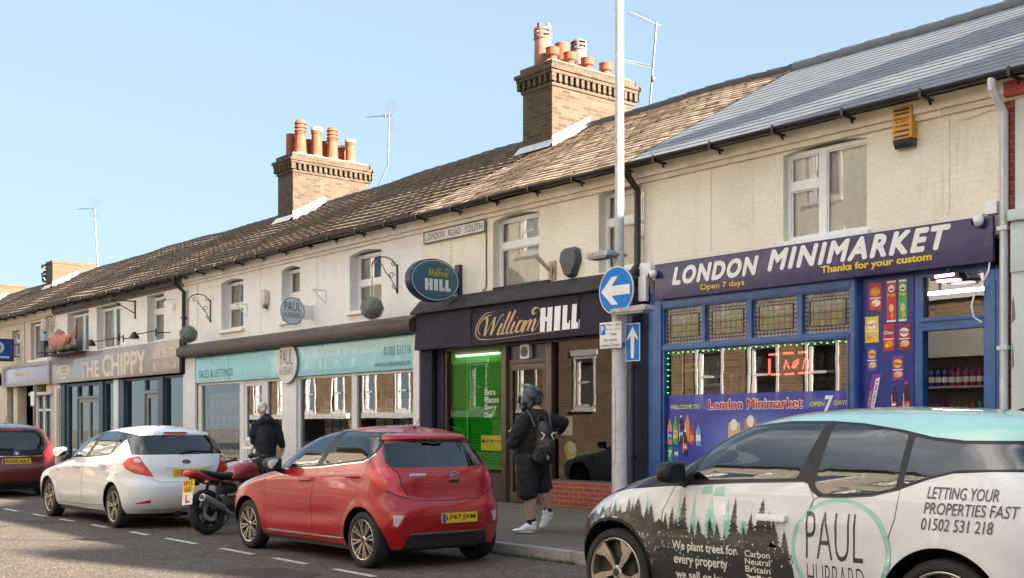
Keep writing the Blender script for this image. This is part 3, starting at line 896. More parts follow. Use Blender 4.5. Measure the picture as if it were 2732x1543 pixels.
b = MB()
for x, z0, z1, w, lq, cp, lb, tx, tb in ((-11.06, 1.13, 1.51, .085, OR, RE, BL, 'Fanta', WH), (-10.95, 1.14, 1.53, .085, GR, GR, YE, '7up', GR), (-10.845, 1.14, 1.545, .08, CO, WH, BL, 'pepsi', WH), (-10.73, 1.18, 1.57, .09, AM, RE, OR, None, None), (-10.64, 1.13, 1.40, .07, RE, GR, OR, None, None), (-10.53, 1.12, 1.43, .085, SK, RE, WH, None, None), (-10.77, .98, 1.34, .085, CO, WH, RE, 'Cola', WH)):
 b = MB(); bottle_print(b, x, z0, z1, w, lq, cp, lb, .008 - .003 * (x == -10.77), tx, tb); part('printed_picture', b, PR, vin, merge=False)
for x, z0, c, tx in ((-11.05, .9, GR, '7'), (-10.93, .9, BL, 'pepsi')):
 b = MB(); b.poly([(u, .006, v) for u, v in round_rect(x - .045, x + .045, z0, z0 + .2, .012)], c)
 text_into(b, tx, x - .035, x + .035, z0 + .06, z0 + .15, wallmap(.003), WH, bold=.03); part('printed_picture', b, PR, vin, merge=False)
# juice carton pictures, a tray of fruit and an iced drink further along the film
for x, z0, z1, c, c2 in ((-9.9, .85, 1.45, TA, SK), (-9.62, .9, 1.5, AM, RE), (-9.2, .8, 1.35, SK, WH), (-8.9, .8, 1.4, OR, GR)):
 b = MB(); b.poly([(u, .008, v) for u, v in round_rect(x - .1, x + .1, z0, z1, .04)], c)
 b.poly([(u, .0055, v) for u, v in circle_pts(x, z0 + (z1 - z0) * .55, .085, 18)], c2)
 b.poly([(u, .003, v) for u, v in circle_pts(x, z1 - .04, .06, 14, .08)], WH); part('printed_picture', b, PR, vin, merge=False)
# blue product panel right of the window
b = MB(); b.box(-7.985, -7.275, .06, .12, .12, 3.3)
pan = part('product_panel', b, M('deep_blue_panel', (.012, .025, .20), .35, var=.06), hE)
def flush():
 global b
 part('product_print', b, PR, pan, merge=False); b = MB()
b = MB(); fy = .056
def pack(x0, x1, z0, z1, c, c2, c3, word, wc, tilt=0.):
 cx, cz = (x0 + x1) / 2, (z0 + z1) / 2
 global b
 b = MB()
 def mp(y):
  def f(u, v):
   a, e = u - cx, v - cz
   return (cx + a * math.cos(tilt) - e * math.sin(tilt), y, cz + a * math.sin(tilt) + e * math.cos(tilt))
  return f
 w, h = x1 - x0, z1 - z0
 out = []
 for i in range(9): out.append((x0 + w * i / 8, z0 + (.008 if i % 2 else 0)))
 out += [(x1 - w * .05, z0 + h * .1), (x1 - w * .02, cz), (x1 - w * .06, z1 - h * .1)]
 for i in range(9): out.append((x1 - w * i / 8, z1 - (.008 if i % 2 else 0)))
 out += [(x0 + w * .06, z1 - h * .1), (x0 + w * .02, cz), (x0 + w * .05, z0 + h * .1)]
 b.poly([mp(fy)(*p) for p in out], c)
 b.poly([mp(fy - .002)(*p) for p in circle_pts(cx, z0 + h * .68, w * .36, 20, h * .17)], c2)
 b.poly([mp(fy - .002)(*p) for p in circle_pts(cx + w * .05, z0 + h * .26, w * .34, 14, h * .13)], c3)
 b.poly([mp(fy - .003)(*p) for p in circle_pts(cx - w * .15, z0 + h * .2, w * .16, 10, h * .07)], OR if c3 != OR else YE)
 b.poly([mp(fy - .002)(*p) for p in [(x0 + w * .1, z0 + h * .42), (x1 - w * .1, z0 + h * .42), (x1 - w * .1, z0 + h * .46), (x0 + w * .1, z0 + h * .46)]], WH)
 text_into(b, word, x0 + w * .14, x1 - w * .14, z0 + h * .62, z0 + h * .75, mp(fy - .005), wc, bold=.03); flush()
pack(-7.87, -7.69, 2.79, 3.12, RE, OR, WH, 'Cheetos', YE)
pack(-7.93, -7.73, 2.40, 2.72, YE, WH, TA, "Lay's", RE)
pack(-7.68, -7.52, 2.29, 2.61, RE, MA, OR, 'Chio', WH)
pack(-7.48, -7.31, 2.29, 2.60, MA, WH, TA, 'Walkers', RE)
pack(-7.90, -7.75, 2.05, 2.36, BL, YE, TA, 'Walkers', RE)
pack(-7.56, -7.40, 1.93, 2.23, PU, YE, TA, 'Walkers', RE)
for x0, x1, c, c2 in ((-7.63, -7.50, RE, MA), (-7.47, -7.36, GR, YE)):
 b.poly([(u, fy, v) for u, v in round_rect(x0, x1, 2.63, 3.13, .02)], c)
 b.poly([(u, fy - .002, v) for u, v in [(x0 + .004, 3.1), (x1 - .004, 3.1), (x1 - .004, 3.125), (x0 + .004, 3.125)]], WH)
 b.poly([(u, fy - .002, v) for u, v in [(x0 + .004, 2.635), (x1 - .004, 2.635), (x1 - .004, 2.655), (x0 + .004, 2.655)]], WH)
 cx = (x0 + x1) / 2
 b.poly([(u, fy - .002, v) for u, v in circle_pts(cx, 3.03, .042, 16, .045)], WH)
 b.poly([(u, fy - .004, v) for u, v in circle_pts(cx, 3.02, .03, 12, .012)], MA)
 text_into(b, 'Pringles', x0 + .012, x1 - .012, 2.93, 2.975, wallmap(fy - .003), YE, bold=.03)
 b.poly([(u, fy - .002, v) for u, v in circle_pts(cx, 2.8, .03, 12, .05)], TA)
 b.poly([(u, fy - .002, v) for u, v in circle_pts(cx + .01, 2.71, .02, 10, .04)], OR); flush()
# chocolate bar standing at a slant
def slant(y): return lambda u, v: (-7.85 + u + v * .22, y, 1.62 + v)
b.poly([slant(fy)(*p) for p in [(-.06, 0), (.06, 0), (.06, .4), (-.06, .4)]], PU)
b.poly([slant(fy - .002)(*p) for p in [(0.0, .0), (.055, .0), (.055, .36), (0, .34)]], WH)
text_into(b, 'DAIRY MILK', .02, .33, .01, .045, lambda u, v: slant(fy - .004)(v + .0, u), PU, bold=.02)
text_into(b, 'Cadbury', .02, .2, -.05, -.01, lambda u, v: slant(fy - .004)(v, u), YE, bold=.01); flush()
bottle_print(b, -7.53, 1.48, 1.89, .085, CO, BL, CO, fy)
b.poly([(u, fy - .004, v) for u, v in circle_pts(-7.53, 1.66, .03, 16)], WH)
b.poly([(u, fy - .006, v) for u, v in [(p[0], p[1]) for p in circle_pts(-7.53, 1.66, .03, 16)] if v >= 1.66], RE); flush()
bottle_print(b, -7.37, 1.46, 1.92, .095, CO, RE, RE, fy, 'Coca-Cola', WH); flush()
for x, z, c, tx in ((-7.86, 1.1, OR, 'Fanta'), (-7.64, 1.12, GR, '7up'), (-7.8, .68, RE, 'Fanta'), (-7.5, .7, RE, 'Cola'), (-7.42, 1.08, SK, 'pepsi')):
 b.poly([(u, fy, v) for u, v in round_rect(x - .06, x + .06, z, z + .3, .02)], c)
 b.poly([(u, fy - .002, v) for u, v in circle_pts(x, z + .2, .045, 14, .05)], YE if c != YE else GR)
 text_into(b, tx, x - .05, x + .05, z + .07, z + .14, wallmap(fy - .003), BL if c == OR else WH, bold=.04); flush()
# door frame
b = MB(); b.holed(-7.274, -6.37, .12, 3.3, [(-7.17, -6.38, 2.63, 3.14), (-7.17, -6.38, .12, 2.5)], .07, .2)
b.holed(-7.2, -6.375, 2.6, 3.17, [(-7.155, -6.40, 2.65, 3.12)], .05, .068)
b.box(-6.37, -6.195, -.03, .25, .12, 3.12); b.box(-6.33, -6.23, -.045, -.031, .3, 3.0)
dE = part('door_frame', b, BLUEW, hE, bevel=.008)
p = MB(); p.quad((-7.17, .12, 2.63), (-6.38, .12, 2.63), (-6.38, .12, 3.14), (-7.17, .12, 3.14)); part('pane', p, SHOPMIRROR, dE)
# sign over the shop
t, m = fsign('shop_sign', 'long navy blue fascia board over the minimarket, white italic lettering', -11.23, -6.22, 3.19, 3.70, -.12, -.065, M('navy_gloss_board', (.016, .014, .09), .3, var=.2, scale=.6, coat=.15))
for wd, x0, x1, z0, z1 in (('LONDON', -10.88, -9.40, 3.385, 3.61), ('MINIMARKET', -9.23, -6.72, 3.41, 3.655)): b = MB(); fat_text(b, wd, x0, x1, z0, z1, lambda u, w: m(u, w)[1], .017, 8, shear=.28, space=1.2); part('lettering', b, INKW, t, merge=False)
letters(t, m, [('Open 7 days', -10.38, -9.62, 3.235, 3.335, dict(bold=.012)), ('Thanks for your custom', -8.43, -6.94, 3.26, 3.375, dict(bold=.035))], INKY)
# things hung on the minimarket
t = thing('alarm_box', 'amber yellow burglar alarm box high on the cream wall right of the window', 'alarm box', (-7.33, 0, 4.66))
b = MB(); b.prism([(-7.44, 4.74), (-7.19, 4.74), (-7.19, 5.12), (-7.44, 5.12)], lambda u, w: (u, -.13, w), lambda u, w: (u, 0, w)); part('case', b, M('amber_plastic', (.66, .30, .03), .4), t, bevel=.012)
b = MB(); b.prism([(-7.44, 4.735), (-7.19, 4.735), (-7.2, 4.64), (-7.43, 4.64)], lambda u, w: (u, -.13 + (4.74 - w) * .4, w), lambda u, w: (u, 0, w)); part('strobe', b, M('dark_strobe', (.01, .025, .04), .2, coat=.5), t, bevel=.006)
am = wallmap(-.135)
letters(t, am, [('BROADLAND', -7.415, -7.215, 4.96, 4.99, dict(bold=.02)), ('SECURITY', -7.40, -7.23, 4.925, 4.948, dict(bold=.01)), ('ALARMS', -7.405, -7.225, 4.875, 4.905, dict(bold=.02))], INKK)
for z in (5.075, 5.03, 4.83, 4.77): b = MB(); b.quad((-7.41, -.134, z - .012), (-7.22, -.134, z - .012), (-7.22, -.134, z + .012), (-7.41, -.134, z + .012)); part('printed_bar', b, INKK, t)
def dome_cam(x, y, z, label, side):
 t = thing('security_camera', label, 'camera', (x, 0, z))
 b = MB(); b.sphere((x, y, z), .062, .062, .062); part('ball', b, WHITE, t, smooth=60)
 d = Vector((-.75 * side, -.62, -.2)).normalized(); c = Vector((x, y, z)) + d * .05
 b = MB(); b.tube([c, c + d * .018], .033, 16); part('lens', b, BLACKP, t)
 b = MB(); b.tube([(x, y, z + .02), (x, -.02, z + .05)], .03, 12); b.lathe([(.055, -.03), (.055, 0), (.0, 0)], (x, -.001, z + .05), 'y', 16); part('bracket', b, WHITE, t, smooth=40)
dome_cam(-11.22, -.17, 3.56, 'white ball camera beside the grey box at the left end of the minimarket sign', 1)
dome_cam(-6.35, -.2, 3.64, 'white ball camera at the top right corner of the minimarket sign', 1)
b = MB(); b.box(-11.55, -11.4, -.13, -.062, 3.2, 3.56); b.box(-11.54, -11.33, -.11, -.062, 3.56, 3.75)
solo('cable_box', b, WHITE, 'tall white cable box left of the minimarket sign', 'junction box', bevel=.01)
b = MB(); b.box(-6.33, -6.2, -.08, 0, 3.72, 3.86)
solo('cable_box', b, WHITE, 'small white junction box above the right end of the minimarket sign', 'junction box', bevel=.01)
b = MB(); b.tube([(-6.86, .02 - .12, 5.0), (-6.84, -.14, 4.9), (-6.7, -.08, 4.84), (-6.5, -.03, 4.85), (-6.3, -.02, 4.88), (-6.17, -.02, 4.86)], .007, 6)
solo('loose_cable', b, WHITE, 'thin white cable looping below the black gutter above the minimarket', 'cable')
b = MB(); b.tube([(-6.27, -.09, 3.2), (-6.27, -.11, 3.1), (-6.3, -.13, 3.02), (-6.42, -.12, 2.9), (-6.47, -.11, 2.72), (-6.45, -.1, 2.6), (-6.38, -.06, 2.54)], .011, 8)
solo('loose_cable', b, WHITE, 'white looped cable hanging beside the minimarket doorway', 'cable', smooth=60)
t = thing('heat_lamp', 'glowing pink heat lamp under the sign above the minimarket door', 'lamp', (-6.8, .0, 3.02))
b = MB(); b.prism([(-6.95, 3.12), (-6.62, 3.12), (-6.60, 3.05), (-6.97, 3.05)], lambda u, w: (u, -.12, w), lambda u, w: (u, .04, w)); b.box(-6.8, -6.76, -.06, -.03, 3.12, 3.19); part('housing', b, BLACKP, t, bevel=.008)
b = MB(); b.box(-6.9, -6.66, -.10, .02, 3.035, 3.052); b.tube([(-6.9, -.122, 3.09), (-6.67, -.122, 3.095)], .016, 10)
part('element', b, M('pink_glow', (.9, .3, .4), .4, emit=(1, .35, .42), estr=2.2), t)
# fairy lights in the window and neon sign behind the pane
t = thing('string_lights', 'string of tiny green lights round the minimarket window', 'lights', (-9.6, .0, 1.84))
b = MB(); g_ = MB()
xs = [-11.09 + i * .0915 for i in range(33)]
for i, x in enumerate(xs): g_.sphere((x, .015, 2.435 + .006 * math.sin(i * 2.3)), .0055, .0055, .0055, 8, 5)
for i in range(7):
 g_.sphere((-11.10 + .004 * math.sin(i), .015, 2.36 - i * .082), .0055, .0055, .0055, 8, 5); g_.sphere((-8.10, .015, 2.36 - i * .082), .0055, .0055, .0055, 8, 5)
part('bulbs', g_, M('green_bulb', (.1, .9, .2), .3, emit=(.15, 1, .25), estr=1.2), t)
b.tube([(-11.1, .018, 1.86), (-11.1, .018, 2.437), (-8.1, .018, 2.437), (-8.1, .018, 1.86)], .003, 5); part('wire', b, M('green_wire', (.01, .06, .02), .5), t)
t = thing('neon_sign', 'dim red neon sign hanging behind the minimarket glass', 'neon sign', (-9.1, .3, 2.1))
b = MB(); b.box(-9.62, -8.86, .38, .41, 2.06, 2.38); part('back_plate', b, M('clear_dark_acrylic', (.05, .03, .03), .2), t)
b = MB()
for x0, x1, z in ((-9.6, -9.44, 2.355), (-9.36, -9.2, 2.36), (-9.12, -8.98, 2.36), (-9.56, -9.42, 2.085), (-9.34, -9.2, 2.085), (-9.12, -8.95, 2.09)): b.box(x0, x1, .36, .375, z - .012, z + .012)
b.box(-9.605, -9.58, .36, .375, 2.09, 2.3)
b.tube([(-9.35, .365, 2.15), (-9.32, .365, 2.27), (-9.27, .365, 2.16)], .008, 6); b.tube([(-9.17 + .05 * math.cos(i), .365, 2.21 + .06 * math.sin(i * 1.3)) for i in range(9)], .007, 6); b.tube([(-9.05, .365, 2.14), (-9.02, .365, 2.28), (-8.96, .365, 2.25), (-8.98, .365, 2.15)], .008, 6)
part('tubes', b, M('red_neon', (.9, .1, .06), .4, emit=(1, .09, .05), estr=.55), t)
# stock inside
t = thing('shelf_unit', 'grey shop shelving full of bottles inside the minimarket doorway', 'shelves', (-7.5, 1.9, .13))
b = MB()
b.box(-9.3, -6.9, 2.34, 2.4, .13, 2.75)
for z in (.6, 1.05, 1.5, 1.92, 2.33): b.box(-9.3, -6.9, 1.85, 2.34, z - .03, z)
part('shelves', b, M('beige_shelf', (.42, .38, .32), .6), t)
cols = [((.03, .30, .33), 5, .28), ((.05, .16, .03), 5, .28), ((.02, .02, .10), 4, .26), ((.22, .02, .09), 5, .25), ((.30, .12, .04), 4, .22)]
kinds = ['turquoise', 'dark green', 'dark blue', 'magenta', 'brown']
for row, z in ((0, 1.92), (1, 1.5), (2, 1.05)):
 x = -9.2
 for ci, (c, n, h) in enumerate(cols):
  ci2 = (ci + row) % 5
  c, n, h = cols[ci2]
  proto = None
  for i in range(n):
   if proto is None:
    b = MB(); b.lathe([(.0, 0), (.042, 0), (.042, h * .58), (.03, h * .72), (.016, h * .84), (.016, h * .93), (.019, h * .93), (.019, h), (0, h)], (0, 0, 0), 'z', 12)
    o = solo('bottle', b, [M('bottle_' + kinds[ci2].replace(' ', '_'), c, .2)], kinds[ci2] + ' bottle with a short neck on the ' + ('upper', 'middle', 'lower')[row] + ' shelf inside the minimarket', 'bottle', kinds[ci2] + ' bottles on the ' + ('upper', 'middle', 'lower')[row] + ' shelf', smooth=40)
    b = MB(); b.lathe([(.0425, h * .2), (.0425, h * .48)], (0, 0, 0), 'z', 12)
    lab = bpy.data.objects.new('bottle_label', b.mesh('bottle_label', M('bottle_label_paper', (.6, .58, .5), .6), 0, 40)); COL.objects.link(lab); lab.parent = o; lab['label'] = 'pale paper label'
    proto = (o, lab)
   else:
    o = proto[0].copy(); COL.objects.link(o); l2 = proto[1].copy(); COL.objects.link(l2); l2.parent = o
   o.location = (x, 1.95, z); x += .097
b = MB(); b.box(-11.0, -9.6, .35, .6, 1.2, 1.9)
# window display: sale board, drinks on a ledge, round mirror
t = thing('price_board', 'yellow and green offer board inside the left of the minimarket window', 'poster', (-10.9, .3, 1.95))
b = MB(); b.box(-11.1, -10.75, .30, .32, 2.17, 2.3); b.box(-11.1, -10.62, .30, .32, 1.94, 2.165, 1); part('board', b, [M('poster_yellow', (.7, .6, .06), .5), M('poster_green', (.05, .22, .06), .5)], t)
letters(t, wallmap(.296), [('Any 2 for 1', -11.07, -10.79, 2.2, 2.27, dict(bold=.02, shear=.1))], INKK)
for i, (c, nm) in enumerate((((.5, .08, .05), 'red'), ((.04, .1, .3), 'blue'), ((.45, .2, .05), 'amber'), ((.03, .02, .02), 'black'), ((.55, .55, .5), 'milky white'))):
 b = MB(); b.lathe([(.0, 0), (.04, 0), (.04, .16), (.016, .23), (.016, .27), (0, .27)], (-10.2 + i * .1, .32, 1.84), 'z', 12)
 solo('bottle', b, M('window_bottle_' + nm.replace(' ', '_'), c, .25), nm + ' bottle standing in the minimarket window above the blue film', 'bottle', smooth=40)
b = MB(); b.box(-10.9, -9.5, .2, .5, 1.80, 1.838); solo('window_ledge', b, M('beige_shelf', (.42, .38, .32), .6), 'narrow pale ledge behind the minimarket window film', 'shelf')
# strip lights in the shop
for i, x in enumerate((-9.8, -7.6)):
 t = thing('strip_light', ('white ceiling tube light deep inside the minimarket above the neon sign', 'white ceiling tube light above the minimarket shelves by the door')[i], 'light', (x, 1.3, 3.05))
 b = MB(); b.box(x - .6, x + .6, 1.25, 1.35, 3.1, 3.19); part('batten', b, WHITE, t)
 b = MB(); b.tube([(x - .58, 1.3, 3.08), (x + .58, 1.3, 3.08)], .018, 8); part('tube', b, M('lit_tube', (1, 1, 1), .5, emit=(1, .96, .88), estr=5.), t)
# ------------------------------------------------ betting shop (house D)
NAVY = M('navy_painted_render', (.022, .022, .042), .7, var=.25, scale=3, bump=.15, spec=.2)
BRONZE = M('bronze_aluminium', (.075, .05, .036), .35, .2, var=.15)
hD = thing('shop_house', 'cream brick house with old tiled roof over the navy betting shop', 'building', (-14.3, 0, 0))
shell(hD, -17.13, -11.424, CREAM, [(-15.06, -13.87, 3.67, 4.92), (-12.5, -11.56, 3.72, 4.97), (-16.72, -11.62, -.01, 3.3)])
roof(hD, -17.13, -11.625, 'plain', ROOFOLD)
gutter(hD, -17.2, -11.452, boards=CREAMW)
for q in ((-15.06, -13.87, 4.92), (-12.5, -11.56, 4.97)): b = MB(); arch_fill(b, *q, .07); part('brick_arch', b, CREAM, hD)
b = MB(); b.box(-16.27, -16.24, -.012, 0, 3.75, 4.93); part('render_strip', b, CREAM, hD)
for x0, x1, z0, z1 in ((-15.06, -13.87, 3.69, 4.89), (-12.5, -11.56, 3.74, 4.94)):
 window(hD, x0, x1, z0, z1, .14, [(0, 1, 0, .62), (0, 1, .62, 1)], curtain='lace', fw=.07)
downpipe(hD, -11.6, -.09, .12, 5.15, BLACKP, .05, elbows=[(-11.6, -.09, 3.75), (-11.6, -.22, 3.6)])
b = MB()
b.prism([(-.27, 3.42), (0, 3.42), (0, 3.70), (-.05, 3.68), (-.27, 3.45)], lambda u, w: (-17.13, u, w), lambda u, w: (-11.62, u, w))
b.box(-15.0, -13.6, -.06, -.002, 3.6, 3.73)
part('cornice', b, M('grey_lead_cornice', (.05, .048, .052), .8, spec=.2, var=.3, scale=4, bump=.3), hD, bevel=.008)
for q in ((-17.08, -16.72, -.08, .27, .12, 2.8), (-11.9, -11.43, -.05, .27, .12, 3.42)): b = MB(); b.box(*q); part('pilaster', b, NAVY, hD, bevel=.012)
b = MB(); b.box(-16.719, -16.501, .03, .3, .12, 2.8); part('reveal', b, NAVY, hD)
b = MB(); b.holed(-16.5, -11.9, .12, 2.8, [(-16.45, -14.9, .6, 2.74), (-14.72, -13.78, .12, 2.74), (-13.6, -11.95, .55, 2.74)], .05, .15)
b.box(-14.74, -13.76, .06, .14, 2.42, 2.5); b.holed(-14.72, -13.78, .13, 2.42, [(-14.63, -13.87, .3, 2.32)], .07, .13)
b.box(-13.72, -13.6, .02, .049, .12, 2.74); b.box(-14.86, -14.74, .02, .049, .12, 2.74)
sfD = part('shopfront', b, BRONZE, hD, bevel=.006)
p = MB()
for q in ((-16.45, -14.9, .6, 2.74), (-14.63, -13.87, .3, 2.32), (-13.6, -11.95, .55, 2.74)): p = MB(); p.quad((q[0], .1, q[2]), (q[1], .1, q[2]), (q[1], .1, q[3]), (q[0], .1, q[3])); part('pane', p, CLEARSHOP if q[0] < -16 else SHOPGLASS, sfD)
b = MB(); b.tube([(-13.82, .04, 1.0), (-13.82, .0, 1.03), (-13.82, .0, 1.45), (-13.82, .04, 1.48)], .014, 8); part('door_handle', b, STEEL, sfD, smooth=40)
b = MB(); b.box(-14.71, -13.79, .09, .12, 2.5, 2.73); part('transom_panel', b, M('navy_panel', (.012, .016, .06), .35), sfD)
t = thing('extractor_fan', 'white square extractor fan above the betting shop door', 'fan', (-14.25, .07, 2.5))
b = MB(); b.prism(round_rect(-14.37, -14.14, 2.5, 2.735, .03), lambda u, w: (u, .01, w), lambda u, w: (u, .088, w)); part('case', b, WHITE, t, bevel=.008)
b = MB(); b.lathe([(.02, -.012), (.02, 0), (.085, 0), (.085, -.012), (.0, -.012)], (-14.255, .008, 2.618), 'y', 24)
for k in range(5): b.box(-14.33, -14.18, -.004, .0, 2.56 + k * .028, 2.568 + k * .028)
part('grille', b, M('fan_grille', (.12, .11, .09), .5), t)
b = MB(); b.holed(-16.5, -14.86, .12, .6, [], .045, .14); part('stall_riser', b, M('dark_tile_riser', (.04, .018, .016), .4), hD)
b = MB(); b.box(-13.72, -11.9, -.02, .14, .12, .52); part('brick_plinth', b, RBRICK, hD, bevel=.006)
# green blind and vinyls behind the left pane
tl = thing('strip_light', 'lit tube above the green blind in the betting shop window', 'light', (-15.7, .16, 2.62))
b = MB(); b.box(-16.3, -15.05, .125, .16, 2.66, 2.70); part('batten', b, WHITE, tl)
b = MB(); b.tube([(-16.28, .145, 2.64), (-15.07, .145, 2.64)], .012, 8); part('tube', b, M('shop_tube', (1, 1, 1), .5, emit=(1, 1, .9), estr=.5), tl)
t = thing('window_blind', 'bright green slatted blind behind the left pane of the betting shop', 'blind', (-15.7, .2, .7))
b = MB(); z = .65
while z < 2.49:
 b.quad((-16.45, .215, z), (-14.9, .215, z), (-14.9, .19, z + .045), (-16.45, .19, z + .045)); z += .05
GREENB = M('green_slats', (.012, .42, .02), .5, var=.08)
part('slats', b, GREENB, t)
b = MB(); b.box(-16.45, -14.9, .17, .25, 2.50, 2.74); b.box(-16.0, -15.96, .17, .185, .65, 2.5); part('head_box', b, M('green_pelmet', (.02, .5, .035), .5), t)
v = MB(); v.box(-15.52, -14.92, .108, .112, .98, 1.24); film_y = part('window_sticker', v, M('yellow_sticker', (.62, .60, .03), .5), sfD, label='yellow safer gambling sticker')
letters(sfD, wallmap(.106), [('TAKE TIME TO THINK', -15.40, -14.95, 1.12, 1.16, dict(bold=.03))], INKK, 'sticker_lettering')
b = MB(); b.poly([(u, .106, v) for u, v in circle_pts(-15.46, 1.14, .032, 18)]); part('sticker_roundel', b, INKK, sfD)
letters(sfD, wallmap(.094), [('Extra', -15.40, -15.11, 1.93, 2.03), ('Places', -15.40, -15.02, 1.80, 1.90), ('Every', -15.40, -15.08, 1.665, 1.765), ('Day', -15.40, -15.19, 1.52, 1.63)], INKW, 'window_lettering')
b = MB(); b.poly([(u, .108, v) for u, v in round_rect(-13.45, -13.2, 1.25, 1.55, .02)], 0); b.poly([(u, .108, v) for u, v in circle_pts(-13.25, 1.02, .14, 24)], 1); b.poly([(u, .106, v) for u, v in circle_pts(-13.22, 1.05, .09, 20)], 0)
part('window_sticker', b, [INKW, M('yellow_sticker', (.62, .60, .03), .5)], sfD)
t, m = fsign('shop_sign', 'dark navy betting shop fascia with gold script and white block lettering', -17.06, -11.55, 2.77, 3.415, -.22, -.09, M('dark_navy_panel', (.026, .022, .040), .6, var=.12, scale=1.2, spec=.2), tilt=.06)
for x in (-15.4, -12.72): b = MB(); b.box(x - .003, x + .003, -.2235, -.2, 2.775, 3.41); part('panel_joint', b, BLACKP, t)
SLAB_H = [[(0, 0), (.42, 0), (.42, .0), (.42, 1), (0, 1)]]
def block(b, ch, x0, x1, z0, z1, m):
 w, h = x1 - x0, z1 - z0
 R_ = lambda a, c, e, f: b.poly([m(x0 + w * a, z0 + h * e), m(x0 + w * c, z0 + h * e), m(x0 + w * c, z0 + h * f), m(x0 + w * a, z0 + h * f)])
 if ch == 'H':
  R_(.0, .42, 0, 1); R_(.58, 1, 0, 1); R_(.42, .58, .42, .60)
 elif ch == 'I': R_(.0, 1, 0, 1)
 elif ch == 'L':
  R_(.0, .58, 0, 1); R_(.58, 1, 0, .26); R_(.86, 1, .26, .36)
b = MB()
for ch, x0, x1 in (('H', -13.61, -13.33), ('I', -13.28, -13.14), ('L', -13.09, -12.91), ('L', -12.88, -12.70)): block(b, ch, x0, x1, 2.885, 3.265, m)
part('lettering', b, INKW, t)
# script: calligraphic strokes, thick on the way down and thin on the way up
def script(b, strokes, x0, x1, z0, z1, m, wt=.035):
 def cr(P, n=10):
  out = []
  for i in range(len(P) - 1):
   p0, p1, p2, p3 = P[max(i - 1, 0)], P[i], P[i + 1], P[min(i + 2, len(P) - 1)]
   for k in range(n):
    t_ = k / n
    out.append(tuple(.5 * ((2 * p1[j]) + (p2[j] - p0[j]) * t_ + (2 * p0[j] - 5 * p1[j] + 4 * p2[j] - p3[j]) * t_ ** 2 + (3 * p1[j] - p0[j] - 3 * p2[j] + p3[j]) * t_ ** 3) for j in (0, 1)))
  return out + [P[-1]]
 for si, S in enumerate(strokes):
  P = cr(S); L = []; thin = .45 if (len(strokes) > 11 and si < 2) else 1
  for i, p in enumerate(P):
   q = P[min(i + 1, len(P) - 1)]; o = P[max(i - 1, 0)]
   dx, dz = q[0] - o[0], q[1] - o[1]; l = math.hypot(dx, dz) or 1
   w = wt * (.28 + .72 * max(0, -dz / l)) * (x1 - x0) * thin
   L.append((p, (-dz / l * w / 2, dx / l * w / 2)))
  f = lambda p, o, s: m(x0 + (x1 - x0) * p[0] + s * o[0], z0 + (z1 - z0) * p[1] + s * o[1])
  for i in range(len(L) - 1):
   a, o = L[i]; c, e = L[i + 1]
   b.quad(f(a, o, 1), f(a, o, -1), f(c, e, -1), f(c, e, 1))
WILL = [
 [(.24, .90), (.12, .80), (.05, .58), (.03, .34), (.07, .18)],           # big swash
 [(.30, 1.0), (.14, .95), (.02, .62), (-.01, .30), (.03, .06), (.12, -.02), (.40, -.04), (1.35, .06)],  # swash and underline
 [(.12, .72), (.17, .80), (.175, .60), (.145, .12), (.22, .45), (.30, .80)],
 [(.30, .80), (.28, .45), (.245, .12), (.32, .45), (.40, .80), (.44, .84)],
 [(.42, .52), (.37, .25), (.36, .12), (.40, .14), (.45, .30)],
 [(.44, .62), (.445, .66)],
 [(.45, .30), (.53, .75), (.55, .92), (.52, .80), (.45, .35), (.43, .14), (.47, .14), (.51, .28)],
 [(.51, .28), (.60, .75), (.63, .94), (.60, .84), (.52, .38), (.50, .15), (.54, .14), (.58, .30)],
 [(.62, .54), (.57, .25), (.57, .13), (.61, .15), (.65, .32)],
 [(.65, .66), (.655, .70)],
 [(.76, .50), (.71, .54), (.66, .35), (.65, .18), (.69, .15), (.75, .40), (.77, .53), (.73, .25), (.74, .14), (.78, .22)],
 [(.80, .53), (.76, .22), (.75, .12), (.80, .38), (.84, .53), (.86, .50), (.82, .15), (.87, .40), (.91, .54), (.93, .48), (.89, .20), (.91, .13), (.96, .28), (1.0, .55), (1.0, .82), (.95, .96), (.89, .88), (.90, .74), (.94, .78)],
]
b = MB(); script(b, WILL, -15.25, -13.62, 2.86, 3.30, m, .034); part('script_lettering', b, M('gold_vinyl_ink', (.50, .33, .17), .45), t, merge=False)
# oval projecting sign
t = thing('projecting_sign', 'oval blue illuminated sign sticking out above the betting shop', 'sign', (-16.0, -.35, 3.55))
cx, cy, cz = -15.98, -.60, 3.90
b = MB(); n = 40
for q, (x_, s_) in enumerate(((.10, .97), (.075, 1.0), (-.075, 1.0), (-.10, .97))):
 pass
ov = circle_pts(cy, cz, .52, 48, .37)
b.prism(ov, lambda u, w: (cx + .085, u, w), lambda u, w: (cx - .085, u, w)); part('drum', b, M('navy_drum', (.018, .022, .06), .35), t, bevel=.012)
b = MB(); b.prism(circle_pts(cy, cz, .48, 48, .33), lambda u, w: (cx + .093, u, w), lambda u, w: (cx + .08, u, w)); part('face', b, M('teal_blue_face', (.028, .115, .17), .3, coat=.4), t)
b = MB()
for i in range(40):
 a0, a1 = 2 * PI * i / 40, 2 * PI * (i + 1) / 40
 P = lambda a, r, r2: (cx + .094, cy + r * math.cos(a), cz + r2 * math.sin(a))
 b.quad(P(a0, .48, .33), P(a1, .48, .33), P(a1, .497, .347), P(a0, .497, .347))
part('rim', b, M('pale_blue_rim', (.45, .55, .6), .4), t)
sm = lambda u, w: (cx + .0965, u, w)
b = MB()
